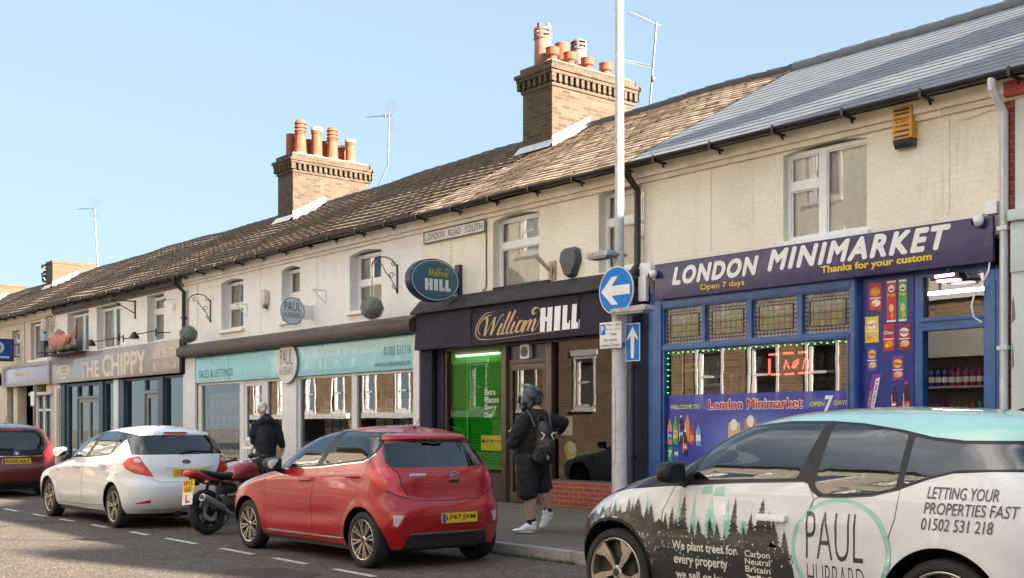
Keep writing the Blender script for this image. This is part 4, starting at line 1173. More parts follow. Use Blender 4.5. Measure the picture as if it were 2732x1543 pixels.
for ch, x0, x1 in (('H', -.78, -.62), ('I', -.59, -.51), ('L', -.48, -.37), ('L', -.35, -.24)): block(b, ch, x0 - .04, x1 - .04, 3.72, 3.92, sm)
part('lettering', b, INKW, t)
b = MB(); script(b, [[(p[0], p[1]) for p in s] for s in WILL[2:]], -.80, -.32, 3.95, 4.12, sm, .05); part('script_lettering', b, M('lime_script', (.45, .48, .03), .4), t, merge=False)
b = MB(); b.box(cx - .07, cx + .07, -.07, 0, 3.55, 4.22); b.tube([(cx, -.05, 4.08), (cx, -.06 - .0, 4.08)], .02); b.box(cx - .03, cx + .03, -.17, -.071, 4.0, 4.05); b.box(cx - .03, cx + .03, -.17, -.071, 3.74, 3.79)
part('bracket', b, M('navy_drum', (.018, .022, .06), .35), t, bevel=.006)
# street name plate
t = thing('street_name_plate', 'white street name plate under the gutter reading LONDON ROAD SOUTH', 'street sign', (-16.0, 0, 4.7))
b = MB(); b.box(-17.02, -15.22, -.04, 0, 4.70, 4.93); part('plate', b, M('enamel_white', (.66, .66, .64), .4), t, bevel=.01)
b = MB(); b.holed(-17.02, -15.22, 4.70, 4.93, [(-16.995, -15.245, 4.725, 4.905)], -.046, -.041); part('border', b, INKK, t)
letters(t, wallmap(-.046), [('LONDON', -16.94, -16.38, 4.755, 4.875, dict(space=1.15)), ('ROAD', -16.26, -15.90, 4.755, 4.875, dict(space=1.15)), ('SOUTH', -15.78, -15.30, 4.755, 4.875, dict(space=1.15))], M('grey_black_ink', (.06, .06, .065), .5))
# hexagonal alarm, torn bracket
t = thing('alarm_box', 'dark grey shield shaped alarm box between the betting shop windows', 'alarm box', (-13.1, 0, 3.72))
hx = [(-13.08, 3.70), (-12.98, 3.72), (-12.86, 3.98), (-12.90, 4.14), (-13.0, 4.19), (-13.16, 4.19), (-13.26, 4.14), (-13.30, 3.98), (-13.18, 3.72)]
b = MB(); b.prism(hx, lambda u, w: (-13.08 + (u + 13.08) * .84, -.12, 3.97 + (w - 3.97) * .84), lambda u, w: (u, 0, w)); part('case', b, M('slate_plastic', (.065, .07, .09), .5), t, bevel=.012)
b = MB(); b.box(-13.14, -13.0, -.121, -.115, 3.74, 3.755); part('strobe', b, BLACKP, t)
t = thing('rusty_bracket', 'broken pale rusty bracket on the cream wall left of the grey alarm box', 'bracket', (-13.55, 0, 3.7))
b = MB(); b.box(-13.62, -13.46, -.03, 0, 3.72, 4.02); b.obox((-13.62, -.12, 3.97), .05, .05, .34, Euler((R(40), R(-25), 0))); b.obox((-13.5, -.06, 3.86), .04, .04, .22, Euler((R(20), R(25), 0)))
part('arm', b, M('rust_stained_cream', (.46, .34, .26), .8, var=.4, scale=14, bump=.3), t, bevel=.006)
b = MB(); b.tube([(-15.9, -.02, 4.98), (-15.33, -.02, 5.0), (-15.24, -.02, 4.95), (-15.22, -.02, 4.85), (-15.22, -.02, 3.8), (-15.25, -.02, 3.72), (-15.32, -.02, 3.72)], .011, 6)
solo('loose_cable', b, M('dusty_cable', (.08, .07, .06), .7), 'dark cable running down the cream wall left of the betting shop window', 'cable')
chimney(hD, -17.5, -16.62, 2.74, 5.0, 6.2, 8.55, [(-17.22, 3.03, .82, .17, 'crown'), (-17.22, 3.55, .60, .155, 'tall'), (-17.22, 4.02, .80, .16, 'cowl'), (-16.84, 2.95, .29, .135, 'bulb'), (-16.84, 3.42, .29, .135, 'bulb'), (-16.84, 3.9, .28, .135, 'bulb'), (-16.84, 4.42, .28, .135, 'bulb')], flash='plain')
# ------------------------------------------------ estate agent (house C)
hC = thing('shop_house', 'long white brick house with pan tiled roof over the turquoise estate agency', 'building', (-22.2, 0, 0))
CW = [(-25.38, -24.24), (-22.42, -21.62), (-19.62, -18.47)]
shell(hC, -27.34, -17.134, WHITEB, [(a, c, 3.66, 4.86) for a, c in CW] + [(-26.72, -17.3, -.01, 3.3)])
roof(hC, -27.2, -17.134, 'pan', ROOFPAN)
gutter(hC, -27.4, -17.2, boards=M('white_board', (.64, .62, .6), .7))
for a, c in CW: b = MB(); arch_fill(b, a, c, 4.86, .07); part('brick_arch', b, WHITEB, hC)
for x in (-26.72, -23.4, -20.9): b = MB(); b.box(x - .016, x + .016, -.014, 0, 3.5, 4.93); part('render_strip', b, WHITEB, hC)
for i, (a, c) in enumerate(CW):
 window(hC, a, c, 3.68, 4.82, .2, [(0, 1, 0, .5), (0, 1, .5, 1)] if i < 2 else [(0, 1, 0, .5), (0, 1, .5, 1)], curtain='pair', sill=WHITER, fw=.075)
downpipe(hC, -27.33, -.08, 3.3, 5.1, BLACKP, .05)
WHW = M('white_painted_wood', (.66, .66, .67), .5, var=.06)
for q in ((-27.3, -26.72, -.06, .27, .12, 3.12), (-17.33, -17.14, -.06, .27, .12, 3.12), (-22.34, -21.72, -.035, .27, .12, 2.45)): b = MB(); b.box(*q); part('pilaster', b, WHW, hC, bevel=.012)
b = MB()
H = [(-26.52, -24.46, .62, 2.40), (-24.24, -23.28, .12, 2.40), (-23.1, -22.36, .62, 2.40), (-21.64, -19.58, .6, 2.40), (-19.38, -17.40, .6, 2.40)]
b.holed(-26.72, -17.33, .12, 2.46, H, .02, .12)
b.holed(-24.24, -23.28, .13, 2.40, [(-24.14, -23.38, 1.1, 2.32), (-24.14, -23.38, .25, .95)], .035, .1)
sfC = part('shopfront', b, WHW, hC, bevel=.006)
p = MB()
for q in (H[0], (-24.14, -23.38, 1.1, 2.32), H[2], H[3], H[4]): p.quad((q[0], .07, q[2]), (q[1], .07, q[2]), (q[1], .07, q[3]), (q[0], .07, q[3]))
part('pane', p, SHOPMIRROR, sfC)
b = MB(); b.tube([(-23.35, .03, 1.0), (-23.35, -.01, 1.03), (-23.35, -.01, 1.4), (-23.35, .03, 1.43)], .013, 8); part('door_handle', b, STEEL, sfC, smooth=40)
b = MB(); b.quad((-24.14, .07, .25), (-23.38, .07, .25), (-23.38, .07, .95), (-24.14, .07, .95)); part('door_panel', b, WHW, sfC)
# awning box
t = thing('awning_box', 'dark brown rolled awning box above the turquoise sign', 'awning', (-22.2, -.2, 3.1))
for k, (a, c) in enumerate(((-27.3, -22.46), (-22.45, -17.12))):
 b = MB()
 pr = [(.0, 3.12), (-.16, 3.10), (-.27, 3.14), (-.31, 3.23), (-.29, 3.33), (-.2, 3.39), (-.08, 3.43), (0, 3.46)]
 b.prism(pr, lambda u, w: (a, u, w), lambda u, w: (c, u, w)); part('cassette', b, M('brown_awning', (.075, .052, .045), .5, var=.25, scale=3), t, smooth=40)
TEAL = M('turquoise_board', (.24, .57, .64), .3, var=.05, scale=1, coat=.5)
t, m = fsign('shop_sign', 'turquoise fascia board under the brown awning box with round white disc', -26.70, -17.3, 2.46, 3.1, -.05, .0, TEAL)
THIN = dict(bold=-.004, space=1.1)
letters(t, m, [('SALES & LETTINGS', -26.5, -24.67, 2.58, 2.76, THIN), ('01502 531218', -18.31, -17.42, 2.74, 2.91, THIN), ('WWW.PAULHUBBARDONLINE.COM', -18.62, -17.42, 2.535, 2.615, dict(bold=.0))], M('dark_teal_ink', (.05, .14, .15), .5))
for x in (-24.9, -20.6): b = MB(); b.box(x - .003, x + .003, -.0535, -.05, 2.47, 3.09); part('panel_joint', b, M('teal_joint', (.1, .3, .32), .5), t)
b = MB(); b.lathe([(0, -.115), (.43, -.115), (.44, -.105), (.44, -.09), (.1, -.09), (.1, -.05)], (-22.0, 0, 2.76), 'y', 48)
dsc = part('disc', b, M('off_white_disc', (.66, .63, .58), .5, var=.04), t, smooth=40)
letters(dsc, wallmap(-.12), [('PAUL', -22.27, -21.72, 2.72, 3.06, dict(bold=-.012)), ('HUBBARD', -22.31, -21.69, 2.50, 2.68, dict(bold=-.02))], M('brown_black_ink', (.06, .05, .045), .5))
# round hanging sign
t = thing('projecting_sign', 'flat round white sign with dark rim hanging out from the white wall', 'sign', (-21.1, -.2, 3.5))
cx, cy, cz = -21.05, -.50, 3.78
b = MB(); b.prism(circle_pts(cy, cz, .275, 40), lambda u, w: (cx + .02, u, w), lambda u, w: (cx - .02, u, w)); part('disc', b, M('pale_blue_disc', (.50, .60, .68), .35), t)
b = MB()
for i in range(40):
 a0, a1 = 2 * PI * i / 40, 2 * PI * (i + 1) / 40
 P = lambda a, r: (cx + .023, cy + r * math.cos(a), cz + r * math.sin(a))
 b.quad(P(a0, .265), P(a1, .265), P(a1, .28), P(a0, .28))
part('rim', b, M('dark_teal_ink', (.05, .14, .15), .5), t)
sm = lambda u, w: (cx + .0245, u, w)
letters(t, sm, [('PAUL', cy - .19, cy + .19, 3.78, 3.96, dict(bold=-.006)), ('HUBBARD', cy - .21, cy + .21, 3.64, 3.75, dict(bold=-.012))], INKK)
b = MB(); b.box(cx - .012, cx + .012, -.24, 0, 3.83, 3.85); b.box(cx - .012, cx + .012, -.24, 0, 3.68, 3.70); b.box(cx - .03, cx + .03, -.02, 0, 3.6, 3.95); b.box(cx - .008, cx + .008, -.24, -.02, 3.62, 3.92)
part('bracket', b, WHITE, t)
t = thing('alarm_box', 'cream rounded alarm box on the white wall between the estate agency windows', 'alarm box', (-23.05, 0, 4.05))
b = MB(); b.prism([(-23.18, 4.12), (-23.08, 4.06), (-22.98, 4.12), (-22.94, 4.3), (-22.98, 4.42), (-23.08, 4.46), (-23.18, 4.42), (-23.22, 4.3)], lambda u, w: (-23.08 + (u + 23.08) * .85, -.13, w), lambda u, w: (u, 0, w)); part('case', b, M('cream_plastic', (.6, .55, .47), .45), t, bevel=.025)
b = MB(); b.box(-23.14, -23.02, -.1, -.02, 4.02, 4.07); part('strobe', b, M('dark_strobe', (.01, .025, .04), .2), t, bevel=.01)
# scroll brackets with hanging balls
LEAFG = None
def ball_mat():
 t = NT('topiary_leaves'); v = t.coords()
 n = t.noise(v, 60, 3, .7)
 t.l(t.ramp(n.outputs[0], [(.35, (.09, .10, .085)), (.52, (.25, .26, .24)), (.7, (.5, .51, .49))]), t.b.inputs['Base Color']); t.set(Roughness=.7)
 return t.m
BALLM = ball_mat()
def scroll_bracket(x, z, label, label2):
 t = thing('hanging_bracket', label, 'bracket', (x, 0, z - .3))
 b = MB(); b.box(x - .02, x + .02, -.02, 0, z - .32, z + .22)
 A = [(x, -.02, z + .18)] + [(x, -.30 + .28 * math.cos(a), z + .12 + .22 * math.sin(a)) for a in [R(20 + 16 * i) for i in range(11)]]
 b.tube(A, .012, 8)
 for (cy, cz, r, s0, s1) in ((-.14, z + .0, .07, 0, 7), (-.42, z + .20, .06, 1, 8), (-.08, z - .2, .05, 2, 9), (-.1, z + .22, .055, 0, 7)):
  b.tube([(x, cy + r * (1 - i / 22) * math.cos(s0 + i * .38), cz + r * (1 - i / 22) * math.sin(s0 + i * .38)) for i in range(18)], .008, 6)
 b.tube([(x, -.02, z - .3), (x, -.1, z - .12), (x, -.26, z + .05), (x, -.36, z + .2)], .01, 6)
 part('scroll', b, IRON, t, smooth=60)
 t2 = thing('topiary_ball', label2, 'topiary ball', (x, -.56, z - .95))
 b = MB(); rnd = random.Random(int(x * 10)); c = Vector((x, -.57, z - .64))
 b.sphere(c, .185, .185, .185, 20, 12)
 for i in range(2600):
  d = Vector((rnd.gauss(0, 1), rnd.gauss(0, 1), rnd.gauss(0, 1))).normalized(); p = c + d * rnd.uniform(.18, .222)
  u = d.orthogonal().normalized(); u.rotate(Matrix.Rotation(rnd.uniform(0, 6.3), 3, d)); w_ = d.cross(u); s = rnd.uniform(.008, .014)
  u = (u + d * rnd.uniform(-.3, .9)).normalized()
  b.quad(p - u * s - w_ * s * .6, p + u * s - w_ * s * .3, p + u * s * 1.3 + w_ * s * .3, p - u * s + w_ * s * .6)
 part('leaves', b, BALLM, t2, merge=False)
 b = MB(); zz = z - .44
 while zz < z + .12: b.lathe([(.004, 0), (.009, .012), (.004, .024)], (x, -.57, zz), 'z', 6); zz += .026
 part('chain', b, IRON, t2)
scroll_bracket(-25.95, 4.24, 'black wrought iron scroll bracket at the left end of the white wall', 'round grey green topiary ball hanging at the left end of the estate agency')
scroll_bracket(-17.92, 4.22, 'black wrought iron scroll bracket right of the last white wall window', 'round grey green topiary ball hanging beside the right hand white wall window')
for x, lb in ((-24.05, 'small white angle bracket right of the left white wall window'), (-20.55, 'small white angle bracket on the white wall right of the round sign')):
 b = MB(); b.box(x - .02, x + .02, -.02, 0, 3.92, 4.2); b.box(x - .015, x + .015, -.28, 0, 4.18, 4.21); b.tube([(x, -.27, 4.18), (x, -.02, 3.94)], .012, 6); b.sphere((x, -.29, 4.2), .025, .025, .025, 8, 6)
 solo('wall_bracket', b, WHITE, lb, 'bracket')
# property cards in the windows
PAPER = M('white_card', (.72, .72, .72), .5, var=.04)
def photo_mat():
 t = NT('property_photo'); v = t.coords()
 n = t.noise(v, 9, 3); s = t.n('SeparateColor'); t.l(n.outputs[1], s.inputs[0])
 t.l(t.ramp(s.outputs[1], [(.3, (.10, .22, .08)), (.45, (.35, .16, .1)), (.55, (.3, .42, .6)), (.7, (.5, .45, .38))]), t.b.inputs['Base Color']); t.set(Roughness=.4)
 return t.m
PHOTO = photo_mat()
rnd = random.Random(3)
def cards(x0, x1, z0, z1, nx, nz, label, dark=True, y=.2):
 t = thing('property_display', label, 'display', ((x0 + x1) / 2, y + .05, z0))
 b = MB()
 if dark:
  for i in range(nx + 1):
   x = x0 + (x1 - x0) * i / nx; b.box(x - .012, x + .012, y + .01, y + .03, z0 - .3, z1 + .1)
 else:
  b.box(x0, x1, y + .02, y + .03, z0 - .02, z1 + .02)
 part('rack', b, M('black_card_back', (.02, .02, .022), .5) if dark else M('clear_rack', (.3, .3, .3), .4), t)
 w, h = (x1 - x0) / nx, (z1 - z0) / nz
 for i in range(nx):
  for j in range(nz):
   a, c = x0 + w * (i + .1), z0 + h * (j + .08)
   b = MB(); b.box(a, a + w * .8, y, y + .006, c, c + h * .84)
   k = rnd.random()
   b.quad((a + w * .06, y - .003, c + h * .4), (a + w * .74, y - .003, c + h * .4), (a + w * .74, y - .003, c + h * .78), (a + w * .06, y - .003, c + h * .78), 1)
   for q in range(3): b.quad((a + w * .06, y - .003, c + h * (.08 + .09 * q)), (a + w * (.4 + .3 * rnd.random()), y - .003, c + h * (.08 + .09 * q)), (a + w * .6, y - .003, c + h * (.11 + .09 * q)), (a + w * .06, y - .003, c + h * (.11 + .09 * q)), 2)
   b.quad((a, y - .003, c + h * .8), (a + w * .8, y - .003, c + h * .8), (a + w * .8, y - .003, c + h * .84), (a, y - .003, c + h * .84), 3)
   part('card', b, [PAPER, PHOTO, M('print_grey', (.3, .3, .32), .5), TEAL], t)
cards(-26.45, -24.55, .75, 2.2, 6, 4, 'rows of property cards behind the left window of the estate agency', False)
cards(-20.95, -19.65, .8, 1.95, 4, 3, 'property cards in black racks behind the middle window of the estate agency')
cards(-19.0, -18.35, .8, 1.95, 2, 3, 'property cards left of the blue post in the right window of the estate agency')
cards(-18.15, -17.45, .8, 1.95, 2, 3, 'property cards right of the blue post in the right window of the estate agency')
cards(-23.0, -22.5, 1.1, 2.0, 1, 3, 'notices in the narrow light beside the estate agency door', False)
b = MB(); b.box(-18.33, -18.18, .22, .3, .6, 2.4); solo('display_post', b, M('royal_blue', (.02, .05, .3), .4), 'royal blue upright post inside the right window of the estate agency', 'post')
for x0, x1, z0, z1, lb in ((-23.95, -23.75, 1.75, 2.1, 'pink notice taped inside the estate agency door, left of the white one'), (-23.68, -23.45, 1.72, 2.15, 'white notice taped high inside the estate agency door'), (-23.8, -23.46, 1.2, 1.66, 'large cream notice taped low inside the estate agency door')):
 b = MB(); b.box(x0, x1, .09, .094, z0, z1)
 for k in range(6): b.quad((x0 + .03, .087, z0 + .05 + k * .05), (x1 - .04, .087, z0 + .05 + k * .05), (x1 - .04, .087, z0 + .06 + k * .05), (x0 + .03, .087, z0 + .06 + k * .05), 1)
 solo('door_notice', b, [M('pink_paper', (.55, .32, .28), .6) if 'pink' in lb else PAPER, M('print_grey', (.3, .3, .32), .5)], lb, 'notice')
t = thing('leaflet_stand', 'white leaflet box on a post by the estate agency door', 'stand', (-22.9, -.5, .12))
b = MB(); b.prism([(-.60, .9), (-.40, .9), (-.40, 1.16), (-.48, 1.16)], lambda u, w: (-23.13, u, w), lambda u, w: (-22.67, u, w)); part('box', b, WHITE, t, bevel=.01)
for u0 in (-23.07, -22.97, -22.87, -22.77): b = MB(); b.quad(*[(u, -.608 + (w - .9) * .46, w) for u, w in ((u0, .96), (u0 + .06, .96), (u0 + .06, 1.1), (u0, 1.1))]); part('faded_wording', b, M('faded_red_ink', (.5, .3, .28), .5), t)
b = MB(); b.box(-22.94, -22.86, -.52, -.46, .12, .9); b.box(-23.08, -22.72, -.65, -.35, .12, .15); part('post', b, WHITE, t, bevel=.006)
chimney(hC, -27.68, -26.86, 2.74, 5.1, 6.2, 8.62, [(-27.02, 3.05, .92, .145, 'louvre'), (-27.02, 3.55, .78, .14, 'white'), (-27.02, 4.03, .88, .14, 'louvre'), (-27.02, 4.6, .62, .13, 'white'), (-27.48, 3.02, .62, .13, 'tall'), (-27.48, 3.55, .55, .13, 'tall'), (-27.48, 4.05, .58, .13, 'tall'), (-27.48, 4.62, .55, .12, 'white')])
# ------------------------------------------------ fish and chip shop (house B)
hB = thing('shop_house', 'white rendered house with pan tiled roof over the taupe fish and chip shop', 'building', (-32.2, 0, 0))
BW = [(-36.1, -34.25), (-33.6, -31.75), (-29.85, -28.75)]
shell(hB, -37.2, -27.344, WHITER, [(a, c, 3.64, 4.9) for a, c in BW] + [(-36.95, -27.4, -.01, 3.3)])
roof(hB, -37.2, -27.21, 'pan', ROOFPAN)
gutter(hB, -37.3, -27.45, boards=M('dark_soffit', (.09, .08, .075), .7))
window(hB, BW[0][0], BW[0][1], 3.64, 4.86, .2, [(0, .5, 0, 1), (.5, 1, 0, 1)], curtain='pair', sill=WHITER, fw=.09)
window(hB, BW[1][0], BW[1][1], 3.64, 4.86, .2, [(0, .5, 0, 1), (.5, 1, 0, 1)], curtain='pair', sill=WHITER, fw=.09)
window(hB, BW[2][0], BW[2][1], 3.64, 4.86, .2, [(0, 1, 0, .68), (0, 1, .68, 1)], curtain='pair', sill=WHITER, fw=.09)
SLATEB = M('slate_blue_paint', (.035, .07, .11), .45, var=.12, scale=4)
b = MB()
HB = [(-36.1, -35.35, .5, 2.64), (-35.22, -34.38, 2.32, 2.62), (-34.3, -33.46, 2.32, 2.62), (-35.22, -33.46, .12, 2.24), (-32.95, -32.15, .5, 2.64), (-31.42, -30.12, .5, 2.66), (-30.02, -29.16, 2.38, 2.64), (-30.02, -29.16, .12, 2.28), (-28.72, -27.45, .5, 2.66)]
b.holed(-36.95, -27.42, .12, 2.72, HB, .03, .14)
for x in (-36.45, -33.2, -31.6, -28.92): b.box(x - .16, x + .16, -.03, .029, .12, 2.7)
sfB = part('shopfront', b, SLATEB, hB, bevel=.006)
b = MB(); b.holed(-35.22, -33.46, .13, 2.24, [(-35.1, -34.42, .9, 2.12), (-34.26, -33.58, .9, 2.12)], .05, .11); b.holed(-30.02, -29.16, .13, 2.28, [(-29.9, -29.28, .5, 2.16)], .05, .11)
b.box(-35.25, -33.4, .01, .049, 2.24, 2.30); b.box(-30.06, -29.12, .01, .049, 2.28, 2.35)
part('door', b, M('grey_door_paint', (.22, .22, .23), .45), sfB, bevel=.006)
p = MB()
for q in HB: p.quad((q[0], .09, q[2]), (q[1], .09, q[2]), (q[1], .09, q[3]), (q[0], .09, q[3]))
part('pane', p, SHOPMIRROR, sfB)
for q in ((-37.15, -36.62, -.05, .02, .12, 2.72), (-32.12, -31.78, -.06, .02, .12, 2.72), (-27.42, -27.31, -.06, .2, .12, 2.72)): b = MB(); b.box(*q); part('pilaster', b, WHW, hB, bevel=.01)
b = MB(); b.box(-36.9, -36.63, -.075, -.051, .12, 2.6); part('brick_pier', b, brick_mat('pale_brick', (.5, .42, .36), (.45, .36, .3), (.5, .46, .4)), hB)
t, m = fsign('shop_sign', 'taupe fish and chip shop fascia with big cream lettering and a spotlight bar', -37.1, -27.42, 2.75, 3.60, -.16, -.065, M('taupe_board', (.27, .21, .185), .3, var=.08, scale=.7, coat=.5))
CREAMI = M('cream_ink', (.66, .58, .48), .45)
letters(t, lambda u, w: (m(u, w)[0], m(u, w)[1] + .002, w), [('THE', -34.42, -32.88, 2.82, 3.30, dict(bold=.02)), ('CHIPPY', -32.60, -29.45, 2.80, 3.42, dict(bold=.02))], M('shadow_ink', (.42, .35, .30), .45), 'drop_shadow')
letters(t, m, [('THE', -34.5, -32.96, 2.84, 3.32, dict(bold=.02)), ('CHIPPY', -32.7, -29.55, 2.82, 3.45, dict(bold=.02)), ('174-176', -28.65, -27.6, 3.22, 3.42, dict(bold=.04)), ('LONDON ROAD SOUTH', -28.65, -27.6, 3.10, 3.15), ('07716 795 854', -28.62, -27.6, 2.88, 2.98, dict(bold=.02))], CREAMI)
b = MB(); P = [(-36.62, 3.12), (-36.4, 3.2), (-36.3, 3.3), (-35.6, 3.3), (-35.45, 3.22), (-35.3, 3.16), (-35.36, 3.0), (-35.5, 3.06), (-35.65, 3.0), (-36.25, 3.0), (-36.4, 3.06), (-36.55, 2.98)]
b.poly([m(*p) for p in P]); b.poly([m(*p) for p in round_rect(-36.3, -35.7, 2.88, 2.92, .01)])
lg = part('ribbon_emblem', b, CREAMI, t)
for z0_, z1_ in ((3.18, 3.23), (3.07, 3.12)): b = MB(); b.quad(*[(u, m(u, w)[1] - .004, w) for u, w in ((-36.22, z0_), (-35.68, z0_), (-35.68, z1_), (-36.22, z1_))]); part('faded_wording', b, M('taupe_ink', (.35, .28, .25), .5), lg)
b = MB(); b.box(-27.42, -27.345, -.14, .0, 2.75, 3.62); part('end_post', b, M('dark_navy_panel', (.032, .026, .045), .35), t)
# fish on its ledge
t = thing('fish_model', 'large red fish model lying on a rocky ledge above the chip shop sign', 'fish sculpture', (-35.2, -.45, 3.7))
b = MB(); K = []
nose = -36.3; tail = -34.35
for i in range(15):
 s = i / 14; x = nose + (tail - nose) * s
 r = .30 * (math.sin(PI * min(1, s * .92 + .06)) ** .7) * (1 - .45 * s) + .02
 cz = 4.02 - .08 * math.sin(s * 3) + (.12 * smoothstep(.7, 1, s))
 K.append((x, r, cz))
for i, (x, r, cz) in enumerate(K):
 for j in range(14):
  a = 2 * PI * j / 14; b.v.append((x, -.45 + r * .6 * math.cos(a), cz + r * math.sin(a)))
for i in range(len(K) - 1):
 for j in range(14):
  j2 = (j + 1) % 14; b.f.append((i * 14 + j, i * 14 + j2, (i + 1) * 14 + j2, (i + 1) * 14 + j)); b.m.append(0)
b.f.append(tuple(range(14))); b.m.append(0)
FISHM = M('faded_red_fish', (.42, .13, .09), .5, var=.4, scale=6)
fish = part('body', b, FISHM, t, smooth=70)
b = MB()
pr = [(-34.45, 4.1), (-34.2, 4.16), (-34.0, 4.36), (-33.95, 4.12), (-34.05, 3.98), (-34.3, 4.0)]
b.prism(pr, lambda u, w: (u, -.48, w), lambda u, w: (u, -.42, w))
b.prism([(-35.9, 4.28), (-35.5, 4.36), (-35.1, 4.26), (-35.0, 4.18), (-35.8, 4.2)], lambda u, w: (u, -.47, w), lambda u, w: (u, -.43, w))
part('fin', b, M('dark_red_fin', (.25, .06, .05), .5, var=.3), fish, bevel=.01)
b = MB(); b.sphere((-36.0, -.605, 4.1), .05, .03, .05, 12, 8); b.sphere((-36.0, -.63, 4.1), .025, .02, .025, 10, 6, 1); part('eye', b, [M('fish_eye_white', (.6, .55, .4), .3), INKK], fish, smooth=60)
b = MB(); rnd = random.Random(9)
for i in range(26): b.sphere((rnd.uniform(-36.5, -34.0), rnd.uniform(-.6, -.2), 3.68 + rnd.uniform(0, .12)), rnd.uniform(.1, .2), rnd.uniform(.08, .16), rnd.uniform(.05, .1), 8, 6)
part('rock_ledge', b, M('mossy_rock', (.16, .15, .09), .9, var=.5, scale=12, bump=.5), t)
b = MB(); b.box(-36.6, -34.0, -.5, -.05, 3.58, 3.63); b.tube([(-37.6, -.45, 3.72), (-36.4, -.45, 3.74)], .02, 6); part('support', b, IRON, t)
# chip shop wall hardware
def gooseneck(x0, x1, z, label):
 t = thing('spotlight_arm', label, 'light fitting', ((x0 + x1) / 2, -.2, z - .1))
 b = MB(); b.tube([(x0 + .1, -.45, z + .02), (x1 - .1, -.4, z + .05)], .014, 6); b.tube([(x1 - .1, -.4, z + .1), (x1 - .1, -.4, z - .1)], .02, 6); b.tube([(x1 - .1, -.4, z), (x1 - .1, -.02, z + .02)], .014, 6); part('arm', b, IRON, t)
 b = MB(); b.lathe([(.03, .12), (.06, .1), (.13, -.02), (.13, -.06), (0, -.02)], (x0 + .1, -.45, z - .02), 'z', 12); part('lamp', b, BLACKP, t, smooth=40)
gooseneck(-32.9, -30.4, 3.78, 'long black spotlight arm under the middle chip shop window')
gooseneck(-29.7, -28.2, 3.80, 'short black spotlight arm under the right chip shop window')
b = MB(); x = -30.65; b.box(x - .025, x + .025, -.03, 0, 4.35, 4.85); b.tube([(x, -.02, 4.82), (x - .0, -.75, 4.82)], .016, 6); b.tube([(x, -.03, 4.5), (x, -.65, 4.81)], .014, 6)
solo('hanging_bracket', b, IRON, 'plain black triangular bracket on the white render left of the narrow window', 'bracket')
for x, z, lb in ((-28.05, 4.62, 'small grey camera on a white arm near the black downpipe'), (-37.0, 4.62, 'tiny dark camera on the cream corner above the fish model')):
 t = thing('security_camera', lb, 'camera', (x, 0, z))
 b = MB(); b.tube([(x - .12, -.25, z), (x + .06, -.3, z + .02)], .035, 10); part('body', b, M('grey_camera', (.32, .32, .33), .4), t)
 b = MB(); b.tube([(x, -.27, z), (x, -.02, z + .04)], .015, 6); b.box(x - .05, x + .05, -.08, 0, z - .22, z - .1); part('mount', b, WHITE, t)
# ------------------------------------------------ shop at the far left (house A)
hA = thing('shop_house', 'tan rendered house with lilac shop sign left of the fish and chip shop', 'building', (-41.5, 0, 0))
shell(hA, -46.3, -37.204, TANR, [(-39.7, -37.85, 3.6, 4.85), (-41.75, -40.9, 3.85, 4.72), (-46.0, -37.4, -.01, 3.3)])
roof(hA, -46.3, -37.21, 'pan', ROOFPAN)
gutter(hA, -46.3, -37.31, boards=TANR)
window(hA, -39.7, -37.85, 3.6, 4.82, .12, [(0, 1, 0, 1)], curtain='pair', sill=WHITER, fw=.07)
window(hA, -41.75, -40.9, 3.85, 4.7, .15, [(0, 1, 0, .6), (0, 1, .6, 1)], curtain='lace', fw=.06)
b = MB(); b.tube([(-40.3, -.02, 3.5), (-40.3, -.02, 4.95)], .02, 6); part('cable', b, TANR, hA)
b = MB(); b.box(-46.0, -42.15, -.05, .28, .12, 2.85); b.box(-41.5, -41.05, -.03, .28, .12, 2.85); b.box(-38.0, -37.4, -.04, .28, 2.5, 2.85); b.box(-39.45, -39.1, .0, .28, .12, 2.85); b.box(-39.1, -37.4, -.02, .28, .12, .7); b.box(-39.6, -37.4, -.1, .2, 2.42, 2.52); b.box(-37.55, -37.21, -.02, .28, .12, 2.85)
b.box(-41.05, -39.45, 1.3, 1.4, .12, 3.1)
part('shopfront', b, TANR, hA, bevel=.008)
p = MB(); p.quad((-39.1, .1, .7), (-37.55, .1, .7), (-37.55, .1, 2.45), (-39.1, .1, 2.45)); p.quad((-42.15, .1, .3), (-41.5, .1, .3), (-41.5, .1, 2.6), (-42.15, .1, 2.6)); part('pane', p, SHOPMIRROR, hA)
b = MB(); b.box(-39.12, -39.02, .02, .09, .7, 2.45); b.box(-38.4, -38.3, .02, .09, .7, 2.45); b.box(-37.64, -37.55, .02, .09, .7, 2.45); b.box(-39.1, -37.55, .02, .09, 1.9, 1.97); part('window_frame', b, WHW, hA)
t, m = fsign('shop_sign', 'lilac shop fascia with a pale name strip at the far left of the terrace', -42.1, -37.45, 2.86, 3.40, -.16, -.02, M('lilac_board', (.36, .30, .42), .3, var=.2, scale=.5, coat=.5))
b = MB(); b.holed(-42.3, -37.25, 2.76, 3.50, [(-42.08, -37.47, 2.87, 3.39)], -.19, -.02); part('surround', b, M('grey_surround', (.36, .34, .32), .6), t, bevel=.01)
b = MB(); b.poly([m(*p) for p in round_rect(-40.9, -39.4, 3.05, 3.28, .06)]); part('name_strip', b, M('pale_strip', (.55, .47, .44), .5), t)
b = MB(); b.quad(*[(u, m(u, w)[1] - .004, w) for u, w in ((-40.7, 3.13), (-39.6, 3.13), (-39.6, 3.19), (-40.7, 3.19))]); part('faded_wording', b, M('lilac_ink', (.45, .38, .45), .5), t)
t = thing('projecting_sign', 'square royal blue box sign with a pale disc at the far left', 'sign', (-41.4, -.5, 3.75))
b = MB(); b.box(-41.05, -40.85, -1.3, -.2, 3.62, 4.38); part('case', b, M('black_case', (.012, .012, .014), .4), t, bevel=.01)
